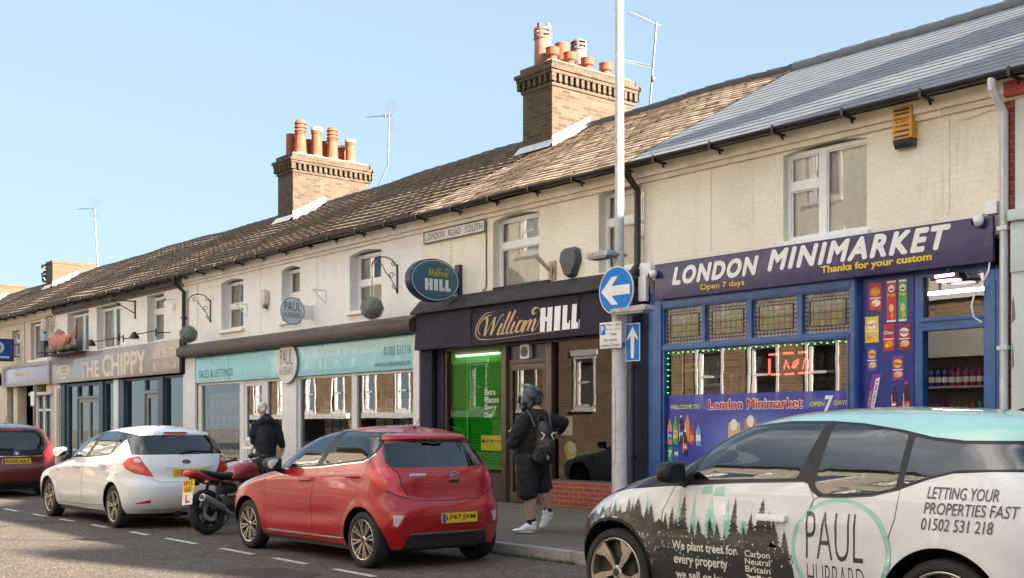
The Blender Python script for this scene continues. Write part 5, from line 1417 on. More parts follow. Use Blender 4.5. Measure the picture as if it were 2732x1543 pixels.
b = MB(); b.box(-40.848, -40.835, -1.26, -.24, 3.66, 4.34); part('face', b, M('royal_blue_face', (.012, .06, .32), .3), t)
b = MB(); b.poly([(-40.83, p[0], p[1]) for p in circle_pts(-.72, 4.08, .2, 28)]); b.poly([(-40.83, -1.15, 3.72), (-40.83, -.35, 3.72), (-40.83, -.35, 3.79), (-40.83, -1.15, 3.79)]); part('disc', b, M('pale_disc', (.55, .62, .7), .4), t)
letters(t, lambda u, w: (-40.826, u, w), [('an', -.83, -.61, 4.02, 4.15, dict(bold=.03))], M('royal_blue_face', (.012, .06, .32), .3))
b = MB(); b.tube([(-40.95, -.2, 4.2), (-40.95, 0, 4.2)], .02, 6); b.tube([(-40.95, -.2, 3.8), (-40.95, 0, 3.8)], .02, 6); part('bracket', b, IRON, t)
t = thing('wall_lantern', 'white cylindrical lantern under the eaves of the tan house', 'lantern', (-37.6, -.2, 4.4))
b = MB(); b.lathe([(.0, 4.4), (.08, 4.42), (.12, 4.5), (.12, 4.78), (.06, 4.84), (0, 4.85)], (-37.55, -.22, 0), 'z', 14); part('body', b, M('cream_plastic', (.6, .55, .47), .45), t, smooth=40)
b = MB(); b.tube([(-37.55, -.22, 4.84), (-37.5, -.1, 4.93), (-37.5, 0, 4.9)], .02, 6); b.lathe([(0, 4.36), (.05, 4.38), (.05, 4.42)], (-37.55, -.22, 0), 'z', 10); part('fitting', b, BLACKP, t)
t = thing('parking_sign', 'small grey sign post in front of the tan house by the chip shop', 'sign post', (-37.4, -.6, .12))
b = MB(); b.tube([(-37.35, -.6, .12), (-37.35, -.6, 2.72)], .04, 10); part('post', b, M('grey_post', (.2, .2, .2), .5), t)
b = MB(); b.box(-37.55, -37.2, -.66, -.645, 2.05, 2.5); part('plate', b, WHITE, t)
chimney(hA, -46.75, -45.95, 2.74, 4.5, 6.0, 7.93, [], plain=True, flash='zig', brick=brick_mat('pale_yellow_brick', (.105, .076, .048), (.078, .056, .036), (.12, .10, .08), False, .7, (.08, .06, .04), .4))
hZ = thing('shop_house', 'last tan house whose chimney shows at the far left edge', 'building', (-52, 0, 0))
shell(hZ, -60, -46.304, TANR, [])
roof(hZ, -60, -46.31, 'pan', ROOFPAN)
gutter(hZ, -60, -46.35)
chimney(hZ, -56.2, -55.2, 2.74, 4.6, 6.0, 7.95, [], plain=True, flash='zig', brick=MATS['pale_yellow_brick'])
b = MB(); n = 14
for i in range(26):
 b.sphere((-46.75 + random.uniform(-.08, .05), 2.76 + random.uniform(-.15, .15), 7.5 + random.uniform(-.35, .45)), .06, .05, .05, 6, 4)
solo('wall_weed', b, M('weed_green', (.05, .09, .03), .8), 'small green weed growing on the left side of the plain brick chimney', 'plant')
# ------------------------------------------------ pale building at the right edge (house F)
PMINT = M('pale_mint_paint', (.52, .60, .58), .6, var=.08, scale=2, bump=.1)
hF = thing('shop_house', 'pale mint shop at the right edge with a reddish fruit motif', 'building', (-3.4, 0, 0))
b = MB(); b.box(-6.02, -.6, -.02, 7.8, 0, 5.05); part('wall', b, M('white_render_clean', (.62, .62, .62), .8, var=.06), hF)
b = MB(); b.box(-6.145, -6.025, -.01, .3, 0, 5.05); part('brick_edge', b, RBRICK, hF)
b = MB(); b.box(-6.03, -.6, -.09, -.022, .12, 3.6); b.box(-6.04, -.6, -.16, -.022, 3.6, 3.72); b.box(-6.03, -5.5, -.11, -.091, 3.05, 3.58); part('shopfront', b, PMINT, hF, bevel=.01)
b = MB(); b.poly([(-5.87 + p[0], -.095, 1.78 + p[1]) for p in [(0, .12), (.06, .22), (.16, .26), (.25, .2), (.27, .05), (.2, -.1), (.08, -.12), (.0, -.02)]]); part('fruit_motif', b, M('rust_red_ink', (.33, .10, .07), .6), hF)
b = MB()
for z, w in ((2.5, .1), (1.1, .12), (2.0, .06)): b.poly([(-6.02 + p[0] * w, -.093, z + p[1]) for p in [(0, 0), (.4, .05), (.3, .2), (.1, .3), (0, .22)]])
part('peeled_paint', b, M('bare_grey_wood', (.2, .18, .16), .8), hF)
b = MB(); b.box(-6.1, -.6, -.12, 0, 4.96, 5.12); part('red_board', b, M('red_fascia', (.35, .04, .03), .5), hF)
roof(hF, -5.19, -.6, 'slate', ROOFSLATE)
chimney(hF, -2.7, -1.9, 3.0, 3.95, 6.2, 8.5, [])
gutter(hF, -5.18, -.6)
# ------------------------------------------------ aerials
def yagi(t, p, d, L, n, w, mat, grid=True):
 b = MB(); p = Vector(p); d = Vector(d).normalized(); s = d.cross(Vector((0, 0, 1))).normalized()
 b.tube([p - d * .1, p + d * L], .01, 6)
 for i in range(n):
  q = p + d * (L * (i + .5) / n); b.tube([q - s * w / 2, q + s * w / 2], .0035, 5)
 if grid:
  for k in (1, -1):
   for i in range(7):
    h = .05 + i * .055; q = p - d * (.02 + h * .25) + Vector((0, 0, k * h)); b.tube([q - s * .22, q + s * .22], .0035, 4)
   for j in range(6):
    q = s * (-.22 + j * .088); b.tube([p - d * .02 + q + Vector((0, 0, k * .05)), p - d * .12 + q + Vector((0, 0, k * .39))], .0035, 4)
  b.obox(p + d * .12, .05, .05, .05)
 part('antenna', b, mat, t)
ALU = M('dull_aluminium', (.14, .14, .145), .5, .5, var=.3)
t = thing('tv_aerial', 'television aerial on a bent mast behind the white house chimney', 'aerial', (-26.6, 5.2, 6.9))
b = MB(); b.tube([(-26.65, 5.2, 6.9), (-26.62, 5.2, 7.9), (-26.2, 5.3, 8.55), (-26.15, 5.3, 9.95)], .022, 8); b.box(-26.9, -26.6, 5.1, 5.2, 7.55, 7.6); part('mast', b, ALU, t, smooth=50)
yagi(t, (-26.15, 5.3, 9.9), (-.9, -.42, .06), .75, 11, .3, ALU)
t = thing('tv_aerial', 'television aerial on a tall leaning mast above the plain left chimney', 'aerial', (-45.7, 4.55, 6.8))
b = MB(); b.tube([(-45.75, 4.5, 6.7), (-46.3, 4.5, 10.3)], .03, 8); part('mast', b, ALU, t, smooth=50)
yagi(t, (-46.3, 4.5, 10.25), (-.95, -.3, .04), 1.1, 9, .3, ALU)
t = thing('tv_aerial', 'aerial mast with two antennas behind the lamp post', 'aerial', (-16.45, 5.2, 7))
b = MB(); b.tube([(-16.4, 5.15, 7.0), (-16.1, 5.15, 9.7)], .022, 8); b.box(-16.65, -16.3, 5.0, 5.1, 7.75, 7.8); b.box(-16.65, -16.3, 5.0, 5.1, 7.45, 7.5); b.sphere((-16.2, 5.15, 8.55), .05, .05, .07, 8, 6); part('mast', b, ALU, t, smooth=50)
yagi(t, (-16.1, 5.15, 9.65), (-.45, -.9, .35), .62, 10, .34, M('pale_aluminium', (.24, .24, .24), .5), False)
yagi(t, (-16.2, 5.15, 8.8), (-.95, -.35, .35), .75, 12, .34, M('pale_aluminium', (.24, .24, .24), .5), False)
# ============================================================ across the street and round the bend (seen in reflections, and casting the long shadow)
LOWB = brick_mat('sunlit_stock_brick', (.34, .22, .12), (.20, .13, .075), (.46, .40, .33), False, .8, (.09, .065, .045), .4, 1.5)
def row_house(x0, x1, label, wall, bays, sillz=2.15, topz=3.95, eave=11.6, shop=False, Y0=-17.0):
 h = thing('brick_house' if not shop else 'shop_house', label, 'building', ((x0 + x1) / 2, Y0, 0), 'houses across the street')
 F = lambda p: (p.x, Y0 - p.y, p.z)
 w = (x1 - x0) / bays; holes = []
 for i in range(bays):
  cx = x0 + w * (i + .5); holes.append((cx - .5, cx + .5, sillz, topz)); holes.append((cx - .5, cx + .5, sillz + 3.1, topz + 3.1)); holes.append((cx - .5, cx + .5, sillz + 6.2, topz + 6.1))
 low = [(x0 + .4, x1 - .4, .35, 1.75)] if shop else []
 b = MB(); q = MB(); q.holed(x0, x1, 0, 5.0, holes + low, 0, .3); b.add(q, F); part('wall', b, LOWB, h)
 b = MB(); q = MB(); q.holed(x0, x1, 5.0, eave, holes, 0, .3); b.add(q, F)
 part('upper_wall', b, wall, h)
 b = MB(); q = MB(); q.box(x0, x1, -.1, -.002, 4.9, 5.05); b.add(q, F); part('string_course', b, WHITER, h)
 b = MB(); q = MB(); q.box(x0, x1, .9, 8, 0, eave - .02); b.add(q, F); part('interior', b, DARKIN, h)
 for a, c, e, f in holes:
  q = MB(); b = MB(); q.holed(a, c, e, f, [(a + .09, c - .09, e + .09, (e + f) / 2 - .04), (a + .09, c - .09, (e + f) / 2 + .04, f - .09)], .08, .16)
  q.holed(a - .09, c + .09, e - .12, f + .09, [(a, c, e, f)], -.03, .05)
  b.add(q, F); wn_ = part('window', b, WHITE, h)
  q = MB(); b = MB(); q.quad((a, .12, e), (c, .12, e), (c, .12, f), (a, .12, f)); b.add(q, F); part('pane', b, WINGLASS, wn_)
  q = MB(); b = MB(); q.box(a - .12, c + .12, -.1, .1, e - .2, e - .12); q.box(a - .2, c + .2, -.06, 0, f + .1, f + .3); b.add(q, F); part('sill', b, WHITER, wn_)
 b = MB(); q = MB(); q.prism([(-.3, eave), (4, eave + 2.2), (8.2, eave)], lambda u, v: (x0, u, v), lambda u, v: (x1, u, v)); q.box(x0, x1, -.12, 0, eave - .2, eave); b.add(q, F); part('roof', b, ROOFOLD, h)
 b = MB(); q = MB(); q.box(x0 + .2, x0 + 1.1, 3, 4.8, eave + .8, eave + 3.4); b.add(q, F); part('chimney', b, YBRICK, h)
 if shop:
  q = MB(); b = MB(); q.box(x0 + .3, x1 - .3, -.2, 0, 1.8, 2.05); b.add(q, F); part('shop_fascia', b, WHW, h)
OPB = brick_mat('sunny_stock_brick', (.86, .78, .66), (.80, .72, .60), (.84, .79, .70), False, .6, (.2, .14, .1), .3)
row_house(-58, -47, 'cream rendered house opposite the far end of the terrace', CREAMW, 4, shop=True)
row_house(-46.9, -36, 'yellow brick house with shop opposite the tan house', OPB, 4, shop=True)
row_house(-35.9, -26, 'tall cream rendered house opposite the chip shop', M('sunny_cream_render', (.80, .70, .55), .8, var=.12), 3, eave=12.4)
row_house(-25.9, -15, 'yellow brick house with white windows opposite the estate agency', OPB, 5)
row_house(-14.9, -6, 'yellow brick house with white windows opposite the betting shop', OPB, 4)
row_house(-5.9, 4, 'pale brick house with white windows opposite the minimarket', OPB, 4)
# the terrace carries on to the right, outside the picture; its long roofs shade the parked cars
def run_on(x0, x1, eave, ridge, label, wall):
 h = thing('brick_house', label, 'building', ((x0 + x1) / 2, 0, 0), 'terrace beyond the right edge')
 n = max(2, int((x1 - x0) / 2.6)); w = (x1 - x0) / n
 holes = [(x0 + w * (i + .5) - .5, x0 + w * (i + .5) + .5, z, z + 1.5) for i in range(n) for z in (.9, 3.7)]
 b = MB(); b.holed(x0, x1, 0, eave, holes, 0, .3); b.box(x0, x1, .7, 7.8, 0, eave - .01); part('wall', b, wall, h)
 for a, c, e, f in holes:
  b = MB(); b.holed(a, c, e, f, [(a + .08, c - .08, e + .08, e + .7), (a + .08, c - .08, e + .78, f - .08)], .1, .16); wn_ = part('window', b, WHITE, h)
  b = MB(); b.quad((a, .13, e), (c, .13, e), (c, .13, f), (a, .13, f)); part('pane', b, WINGLASS, wn_)
 b = MB(); b.prism([(-.3, eave), (3.75, ridge), (7.9, eave)], lambda u, v: (x0, u, v), lambda u, v: (x1, u, v)); part('roof', b, ROOFOLD, h)
 b = MB(); b.box(x1 - 1.2, x1 - .3, 2.8, 4.8, ridge - 1, ridge + 1.0); part('chimney', b, YBRICK, h)
run_on(-.58, 3, 5.2, 7.38, 'brick house next to the mint shop, outside the picture', OPB)
run_on(3.02, 21.4, 7.4, 8.95, 'second brick house beyond the mint shop, outside the picture', DBRICK)
run_on(21.42, 24, 9.2, 10.9, 'third brick house beyond the mint shop, outside the picture', OPB)
run_on(24.02, 52, 9.6, 11.4, 'tall brick house farthest along to the right, outside the picture', DBRICK)
t = thing('shade_blocker', 'added square brick shade turret on the house next to the mint shop, outside the picture', 'blocker', (2.0, 1.9, 0))  # unseen tower, added only to keep the sun off the dark red people carrier
b = MB(); b.box(2.0, 2.8, 2.3, 3.2, 0, 10.2); part('wall', b, DBRICK, t)
b = MB(); b.box(1.97, 2.83, 2.27, 3.23, 10.2, 10.3); part('coping', b, KERBM, t)
# ============================================================ cars
TYRE = M('tyre_rubber', (.016, .016, .017), .8, var=.3, scale=9, bump=.15)
ALLOY = M('machined_alloy', (.55, .50, .44), .28, .85, var=.1)
ALLOYD = M('dark_alloy', (.05, .048, .045), .4, .5)
CARGLASS = glass_mat('car_glass', (.42, .50, .52), 1.75, 0, 1.15, .01)
CLEARGLASS = glass_mat('clear_car_glass', (.74, .84, .88), 1.9, 0, 1.1, .01)
CARGLASSD = glass_mat('car_glass_dark', (.20, .25, .27), 1.7, 0, 1.1, .01)
GLOSSK = M('satin_black_trim', (.012, .012, .014), .38, var=.1, spec=.35)
BONNETK = paint_mat('gloss_black_bonnet', (.012, .014, .02), .3)
RUBBERK = M('rubber_seal', (.012, .012, .013), .6)
CHROME = M('chrome', (.7, .7, .72), .12, 1.0, var=.03)
SEATM = M('dark_seat_cloth', (.03, .03, .033), .9, var=.3, scale=30)
LAMPRED = paint_mat('red_lens', (.60, .014, .016), .12)
LAMPCLR = paint_mat('clear_lens', (.55, .55, .56), .12)
LAMPAMB = paint_mat('amber_lens', (.55, .16, .02), .15)
PLATEY = M('yellow_plate', (.72, .46, .015), .4, var=.05)
PLATEB = M('plate_blue', (.02, .10, .38), .4)
class Car:
 """body skin defined by a stack of plan outlines: S(U,V) with U round the half car, V up it"""
 LF, LM, LR = 1.1, 2.1, 1.0
 def __init__(s, X0, Yc, spec):
  s.X0, s.Yc, s.p = X0, Yc, spec
  s.xf, s.xr, s.W = pchip(spec['xf']), pchip(spec['xr']), pchip(spec['W'])
  s.af, s.ar = pchip(spec['af']), pchip(spec['ar'])
  s.nf, s.nr = spec.get('nf', 2.5), spec.get('nr', 3.0)
  s.zb, s.zr, s.zt = spec['zb'], spec['zr'], spec['zt']
  s.VT = s.zr + .45
 def v2z(s, v):
  if v <= s.zr: return v
  t = (v - s.zr) / .45
  return s.zr + (s.zt - s.zr) * (1 - (1 - t) ** 2)
 def z2v(s, z):
  if z <= s.zr: return z
  t = min(1, (z - s.zr) / (s.zt - s.zr)); return s.zr + .45 * (1 - math.sqrt(max(0, 1 - t)))
 def lev(s, z):
  xf, xr, w = s.xf(z), s.xr(z), s.W(z)
  af, ar = s.af(z), s.ar(z)
  L = max(.001, xr - xf)
  if af + ar > L: k = L / (af + ar); af *= k; ar *= k
  return xf, xr, max(w, 1e-4), af, ar
 def bump(s, x, z):
  b = 0
  for h in s.p['hubs']:
   d = math.hypot(x - h, z - s.p['r']); b += s.p.get('flare', .018) * math.exp(-((d - s.p['arch'] - .01) / .045) ** 2) * (1 if z < .8 else 0)
  for (z0, x0, x1, amp, wd) in s.p.get('crease', ()):
   b += amp * math.exp(-((z - z0 - .05 * (x - x0)) / wd) ** 2) * smoothstep(x0, x0 + .3, x) * (1 - smoothstep(x1 - .3, x1, x))
  return b
 def S(s, U, V):
  z = s.v2z(V); xf, xr, w, af, ar = s.lev(z)
  if U < s.LF:
   t = U / s.LF * PI / 2
   x = xf + af - af * abs(math.cos(t)) ** (2 / s.nf); y = w * abs(math.sin(t)) ** (2 / s.nf)
  elif U < s.LF + s.LM:
   t = (U - s.LF) / s.LM; x = xf + af + t * (xr - ar - xf - af); y = w
  else:
   t = (U - s.LF - s.LM) / s.LR * PI / 2
   x = xr - ar + ar * abs(math.sin(t)) ** (2 / s.nr); y = w * abs(math.cos(t)) ** (2 / s.nr)
  y += s.bump(x, z) * min(1, y / .3)
  return (x, y, z)
 def inv_side(s, x, z):
  xf, xr, w, af, ar = s.lev(z)
  if x < xf + af:
   t = math.acos(min(1, max(0, (xf + af - x) / af)) ** (s.nf / 2)); U = t / (PI / 2) * s.LF
  elif x <= xr - ar: U = s.LF + s.LM * (x - xf - af) / max(1e-6, xr - ar - xf - af)
  else:
   t = math.asin(min(1, max(0, (x - xr + ar) / ar)) ** (s.nr / 2)); U = s.LF + s.LM + t / (PI / 2) * s.LR
  return (U, s.z2v(z))
 def inv_rear(s, y, z):
  xf, xr, w, af, ar = s.lev(z)
  t = math.acos(min(1, abs(y) / w) ** (s.nr / 2)); return (s.LF + s.LM + t / (PI / 2) * s.LR, s.z2v(z))
 def inv_front(s, y, z):
  xf, xr, w, af, ar = s.lev(z)
  t = math.asin(min(1, abs(y) / w) ** (s.nf / 2)); return (t / (PI / 2) * s.LF, s.z2v(z))
 def w(s, p, near=True): return (s.X0 + p[0], s.Yc + (-p[1] if near else p[1]), p[2])
 def side(s, x, z, off=.003, near=True):
  p = s.S(*s.inv_side(x, z)); return s.w((p[0], p[1] + off, p[2]), near)
 def rear(s, y, z, off=.003):
  p = s.S(*s.inv_rear(y, z)); return (s.X0 + p[0] + off, s.Yc + y, z)
 def build(s, root, regions, paint, du=.05):
  HALF = s.LF + s.LM + s.LR
  verts = []; edges = []; polys = []
  def addpoly(pts, closed=True):
   b = len(verts)
   for p in pts: verts.append(Vector((min(max(p[0], 0), HALF), min(max(p[1], s.zb), s.VT))))
   n = len(pts)
   for i in range(n if closed else n - 1): edges.append((b + i, b + (i + 1) % n))
  addpoly([(0, s.zb), (HALF, s.zb), (HALF, s.VT), (0, s.VT)])
  def mp(q):
   k, a, c = q
   return s.inv_side(a, c) if k == 's' else s.inv_rear(a, c) if k == 'r' else s.inv_front(a, c) if k == 'f' else (a, c)
  for rg in regions:
   pts = rg['pts']; dense = []
   for i in range(len(pts)):
    p, q = pts[i], pts[(i + 1) % len(pts)]
    if p[0] == q[0]:
     d = math.hypot(q[1] - p[1], q[2] - p[2]); n = max(1, int(d / .035))
     dense += [mp((p[0], p[1] + (q[1] - p[1]) * t / n, p[2] + (q[2] - p[2]) * t / n)) for t in range(n)]
    else:
     a, c = mp(p), mp(q); d = math.hypot(c[0] - a[0], c[1] - a[1]); n = max(1, int(d / .035))
     dense += [(a[0] + (c[0] - a[0]) * t / n, a[1] + (c[1] - a[1]) * t / n) for t in range(n)]
   dense = [(min(max(a, 0), HALF), min(max(c, s.zb), s.VT)) for a, c in dense]
   rg['uv'] = dense; addpoly(dense)
  nu, nv = int(HALF / du), int((s.VT - s.zb) / du)
  for i in range(nu + 1):
   for j in range(nv + 1): verts.append(Vector((HALF * i / nu, s.zb + (s.VT - s.zb) * j / nv)))
  vs, es, fs, _, _, _ = delaunay_2d_cdt(verts, edges, [], 0, 1e-5)
  P = [Vector(s.S(v.x, v.y)) for v in vs]
  N = [Vector((0, 0, 0)) for _ in vs]; tris = []
  for f in fs:
   a, b, c = f
   n = (P[b] - P[a]).cross(P[c] - P[a])
   if n.length < 1e-10: continue
   cen = (P[a] + P[b] + P[c]) / 3
   for k in f: N[k] += n
   u = (vs[a] + vs[b] + vs[c]) / 3; reg = None
   for rg in regions:
    if inpoly(u.x, u.y, rg['uv']): reg = rg
   tris.append((f, reg))
  # outward: y grows outwards on the mid side
  k = min(range(len(vs)), key=lambda i: (vs[i].x - s.LF - s.LM / 2) ** 2 + (vs[i].y - .5) ** 2)
  sg = 1 if N[k].y > 0 else -1
  for i, n in enumerate(N):
   n *= sg
   if vs[i].x < 1e-4 or vs[i].x > HALF - 1e-4 or vs[i].y > s.VT - 1e-4: n.y = 0
   n.normalize()
  groups = {}
  for f, rg in tris:
   nm = rg['name'] if rg else 'body'
   if nm == 'hole': continue
   groups.setdefault(nm, []).append((f if sg > 0 else f[::-1], rg))
  objs = {}
  order = sorted(groups, key=lambda n: 0 if n == 'body' else 1)
  for nm in order:
   fl = groups[nm]; rg0 = next((r for _, r in fl if r), None)
   mats = rg0['mat'] if rg0 else paint
   if not isinstance(mats, (list, tuple)): mats = [mats]
   center = nm == 'body' or (rg0 and rg0.get('center'))
   for sides in (((1, -1),) if center else ((-1,), (1,))):
    V = []; F = []; NN = []; idx = {}; MI = []
    for sd in sides:
     for f, rg in fl:
      q = []
      for i in f:
       key = (i, sd if abs(P[i].y) > 1e-4 else 0)
       if key not in idx:
        idx[key] = len(V); V.append((s.X0 + P[i].x, s.Yc + sd * P[i].y, P[i].z)); NN.append((N[i].x, sd * N[i].y, N[i].z))
       q.append(idx[key])
      F.append(q if sd > 0 else q[::-1]); MI.append(rg.get('mi', 0) if rg else 0)
    me = bpy.data.meshes.new(nm); me.from_pydata(V, [], F)
    for m in mats: me.materials.append(m)
    me.polygons.foreach_set('material_index', MI)
    me.polygons.foreach_set('use_smooth', [True] * len(F))
    me.normals_split_custom_set_from_vertices(NN); me.update()
    par = root
    if rg0 and rg0.get('parent'): par = objs.get((rg0['parent'], sides)) or objs.get((rg0['parent'], (1, -1))) or root
    o = part(nm, me, None, par); objs[(nm, sides)] = o
    if rg0 and rg0.get('label'): o['label'] = rg0['label']
  return objs
def strip(pts, w=.006, closed=False):
 """thin band polygon along a polyline of (kind,a,b)"""
 L = []; Rr = []
 for i, (k, a, c) in enumerate(pts):
  p, q = pts[max(i - 1, 0)], pts[min(i + 1, len(pts) - 1)]
  dx, dz = q[1] - p[1], q[2] - p[2]; l = math.hypot(dx, dz) or 1
  L.append((k, a - dz / l * w / 2, c + dx / l * w / 2)); Rr.append((k, a + dz / l * w / 2, c - dx / l * w / 2))
 return L + Rr[::-1]
def S_(*pts): return [('s', a, b) for a, b in pts]
def R_(*pts): return [('r', a, b) for a, b in pts]
def arch_pts(h, z, r, zb):
 n = 36; out = [('s', h - r, zb - .02)]
 for i in range(n + 1):
  t = PI - PI * i / n; out.append(('s', h + r * math.cos(t), z + r * math.sin(t)))
 return out + [('s', h + r, zb - .02)]
def rounded(pts, r=.03, n=3):
 """round the corners of a (kind,a,b) polygon"""
 out = []; N = len(pts)
 for i in range(N):
  k, a, c = pts[i]; p, q = pts[i - 1], pts[(i + 1) % N]
  d0 = math.hypot(p[1] - a, p[2] - c); d1 = math.hypot(q[1] - a, q[2] - c)
  e0, e1 = min(r, d0 * .45) / d0, min(r, d1 * .45) / d1
  A = (a + (p[1] - a) * e0, c + (p[2] - c) * e0); B = (a + (q[1] - a) * e1, c + (q[2] - c) * e1)
  for t in range(n + 1):
   t /= n; out.append((k, (1 - t) ** 2 * A[0] + 2 * t * (1 - t) * a + t * t * B[0], (1 - t) ** 2 * A[1] + 2 * t * (1 - t) * c + t * t * B[1]))
 return out
def wheel(root, X, Y, r, w, rimr, style, out=-1):
 """wheel about the Y axis; out=-1: face towards the road"""
 b = MB(); h = w / 2
 pr = [(rimr * .97, -h * .75), (rimr, -h * .9), (rimr + .012, -h), (r - .045, -h * 1.02), (r - .02, -h * .93), (r - .004, -h * .78), (r, -h * .6), (r, h * .6), (r - .004, h * .78), (r - .02, h * .93), (r - .045, h), (rimr, h * .9), (rimr * .9, h * .7)]
 b.lathe(pr, (X, Y, r), 'y', 48)
 for g_ in (-.5, -.17, .17, .5):
  b.lathe([(r + .0006, h * g_ - .004), (r + .0006, h * g_ + .004)], (X, Y, r), 'y', 48)
 o = part('wheel', b, TYRE, root, smooth=40)
 yf = Y + out * h * .93
 b = MB()
 b.lathe([(rimr * 1.0, out * h * .95), (rimr * .985, out * h * .98), (rimr * .95, out * h * .95), (rimr * .93, out * h * .8), (rimr * .93, 0)], (X, Y, r), 'y', 48)
 def spoke(a0, r0, r1, w0, w1, yi, yo, skew=0., mi=0):
  c0, s0 = math.cos(a0), math.sin(a0); c1, s1 = math.cos(a0 + skew), math.sin(a0 + skew)
  def pt(rr, ww, y, c, s_): return (X + rr * c - ww * s_, y, r + rr * s_ + ww * c)
  k = len(b.v)
  b.v += [pt(r0, -w0, yi, c0, s0), pt(r0, w0, yi, c0, s0), pt(r1, w1, yo, c1, s1), pt(r1, -w1, yo, c1, s1)]
  dy = -out * .022
  b.v += [(p[0], p[1] + dy, p[2]) for p in b.v[k:k + 4]]
  for q in ((0, 1, 2, 3), (7, 6, 5, 4), (0, 4, 5, 1), (1, 5, 6, 2), (2, 6, 7, 3), (3, 7, 4, 0)): b.f.append(tuple(k + i for i in q)); b.m.append(mi)
 yi, yo = Y + out * h * .80, Y + out * h * .92
 if style == 'twin8':
  for i in range(8):
   a = i * PI / 4 + .2
   for d in (-1, 1): spoke(a + d * .03, rimr * .2, rimr * .95, .007, .009, yi, yo, d * .10)
 elif style == 'five':
  for i in range(5):
   a = i * PI * .4 + .5
   spoke(a, rimr * .15, rimr * .95, .016, .034, yi, yo)
   spoke(a, rimr * .3, rimr * .9, .004, .008, yi + out * .002, yo + out * .003, 0, 1)
 else:
  for i in range(5):
   a = i * PI * .4 + .95
   k = len(b.v); P2 = []
   for rr, aa in ((.16, -.55), (.35, -.30), (.6, -.24), (.96, -.14), (.96, .42), (.6, .16), (.35, .12), (.16, .3)):
    y = yi + (yo - yi) * rr; P2.append((X + rimr * rr * math.cos(a + aa), y, r + rimr * rr * math.sin(a + aa)))
   b.poly(P2); b.poly([(p[0], p[1] - out * .02, p[2]) for p in P2[::-1]])
   for j in range(8):
    p, q = P2[j], P2[(j + 1) % 8]; b.quad(p, q, (q[0], q[1] - out * .02, q[2]), (p[0], p[1] - out * .02, p[2]))
 b.lathe([(0, out * h * .86), (rimr * .16, out * h * .84), (rimr * .2, out * h * .74)], (X, Y, r), 'y', 20)
 part('rim', b, [ALLOY, ALLOYD], o, smooth=35)
 b = MB(); b.lathe([(0, out * h * .875), (rimr * .11, out * h * .87), (rimr * .12, out * h * .84)], (X, Y, r), 'y', 18); part('hub_cap', b, ALLOYD, o)
 b = MB(); b.lathe([(0, out * h * .3), (rimr * .62, out * h * .3), (rimr * .62, out * h * .18), (rimr * .92, out * h * .1), (rimr * .92, -out * h * .2)], (X, Y, r), 'y', 32)
 part('brake_disc', b, ALLOYD, o, smooth=30)
 return o
def seats(root, car, rows, z0=.36, ytop=1.08, hw=.36):
 for x, ys in rows:
  for y in ys:
   b = MB(); Y = car.Yc + y
   b.box(car.X0 + x - .45, car.X0 + x + .05, Y - .23, Y + .23, z0 - .12, z0 + .1)
   b.obox((car.X0 + x + .08, Y, z0 + .33), .13, .46, .58, Euler((0, R(14), 0)))
   b.obox((car.X0 + x + .20, Y, ytop - .09), .09, .26, .17, Euler((0, R(10), 0)))
   b.box(car.X0 + x + .16, car.X0 + x + .19, Y - .06, Y - .045, ytop - .3, ytop - .15); b.box(car.X0 + x + .16, car.X0 + x + .19, Y + .045, Y + .06, ytop - .3, ytop - .15)
   part('seat', b, SEATM, root, bevel=.035)
def cabin(root, car, x0, x1, xd, hw, zf=.25):
 b = MB(); X = car.X0; Y = car.Yc
 b.box(X + x0, X + x1, Y - hw, Y + hw, zf - .1, zf)
 b.box(X + x0 - .25, X + x0 + .1, Y - hw * .7, Y + hw * .7, zf - .05, .62)
 part('floor_pan', b, RUBBERK, root)
 b = MB(); b.obox((X + xd, Y, .80), .45, hw * 1.9, .22, Euler((0, R(-8), 0))); part('dashboard', b, SEATM, root, bevel=.05)
 b = MB(); c = Vector((X + xd + .36, Y + .36, .90))
 rot = Euler((0, R(-65), 0)).to_matrix()
 b.tube([c + rot @ Vector((.18 * math.cos(t), .18 * math.sin(t), 0)) for t in [2 * PI * i / 24 for i in range(24)]], .016, 8, closed=True)
 b.obox(c, .05, .3, .03, Euler((0, R(-65), 0)))
 part('steering_wheel', b, RUBBERK, root, smooth=60)
def wells(root, car, hubs, r, arch):
 for h in hubs:
  for sd in (-1, 1):
   b = MB(); y0 = sd * (car.W(.5) - .11); y1 = sd * (car.W(.5) - .34)
   b.lathe([(arch + .004, y0), (arch + .01, y1), (0, y1)], (car.X0 + h, car.Yc, r), 'y', 32, a0=-.15, a1=PI + .15)
   part('wheel_arch', b, RUBBERK, root)
def numberplate(root, car, y0, y1, z0, z1, text, end=0., off=.008):
 X = max(car.rear(y, z, 0)[0] for y in (y0, y1, (y0 + y1) / 2) for z in (z0, z1)) + off - car.X0
 fn = lambda o: (lambda u, w: (car.X0 + X + o, car.Yc + u, w))
 b = MB(); b.prism(round_rect(y0, y1, z0, z1, .012), fn(0), fn(-.02)); pl = part('number_plate', b, PLATEY, root)
 b = MB(); text_into(b, text, y0 + (.055 if text[0] != '.' else .05), y1 - .025 - end * 1.6, z0 + .022, z1 - .02, fn(.003), bold=.012); part('lettering', b, INKK, pl, merge=False)
 return pl
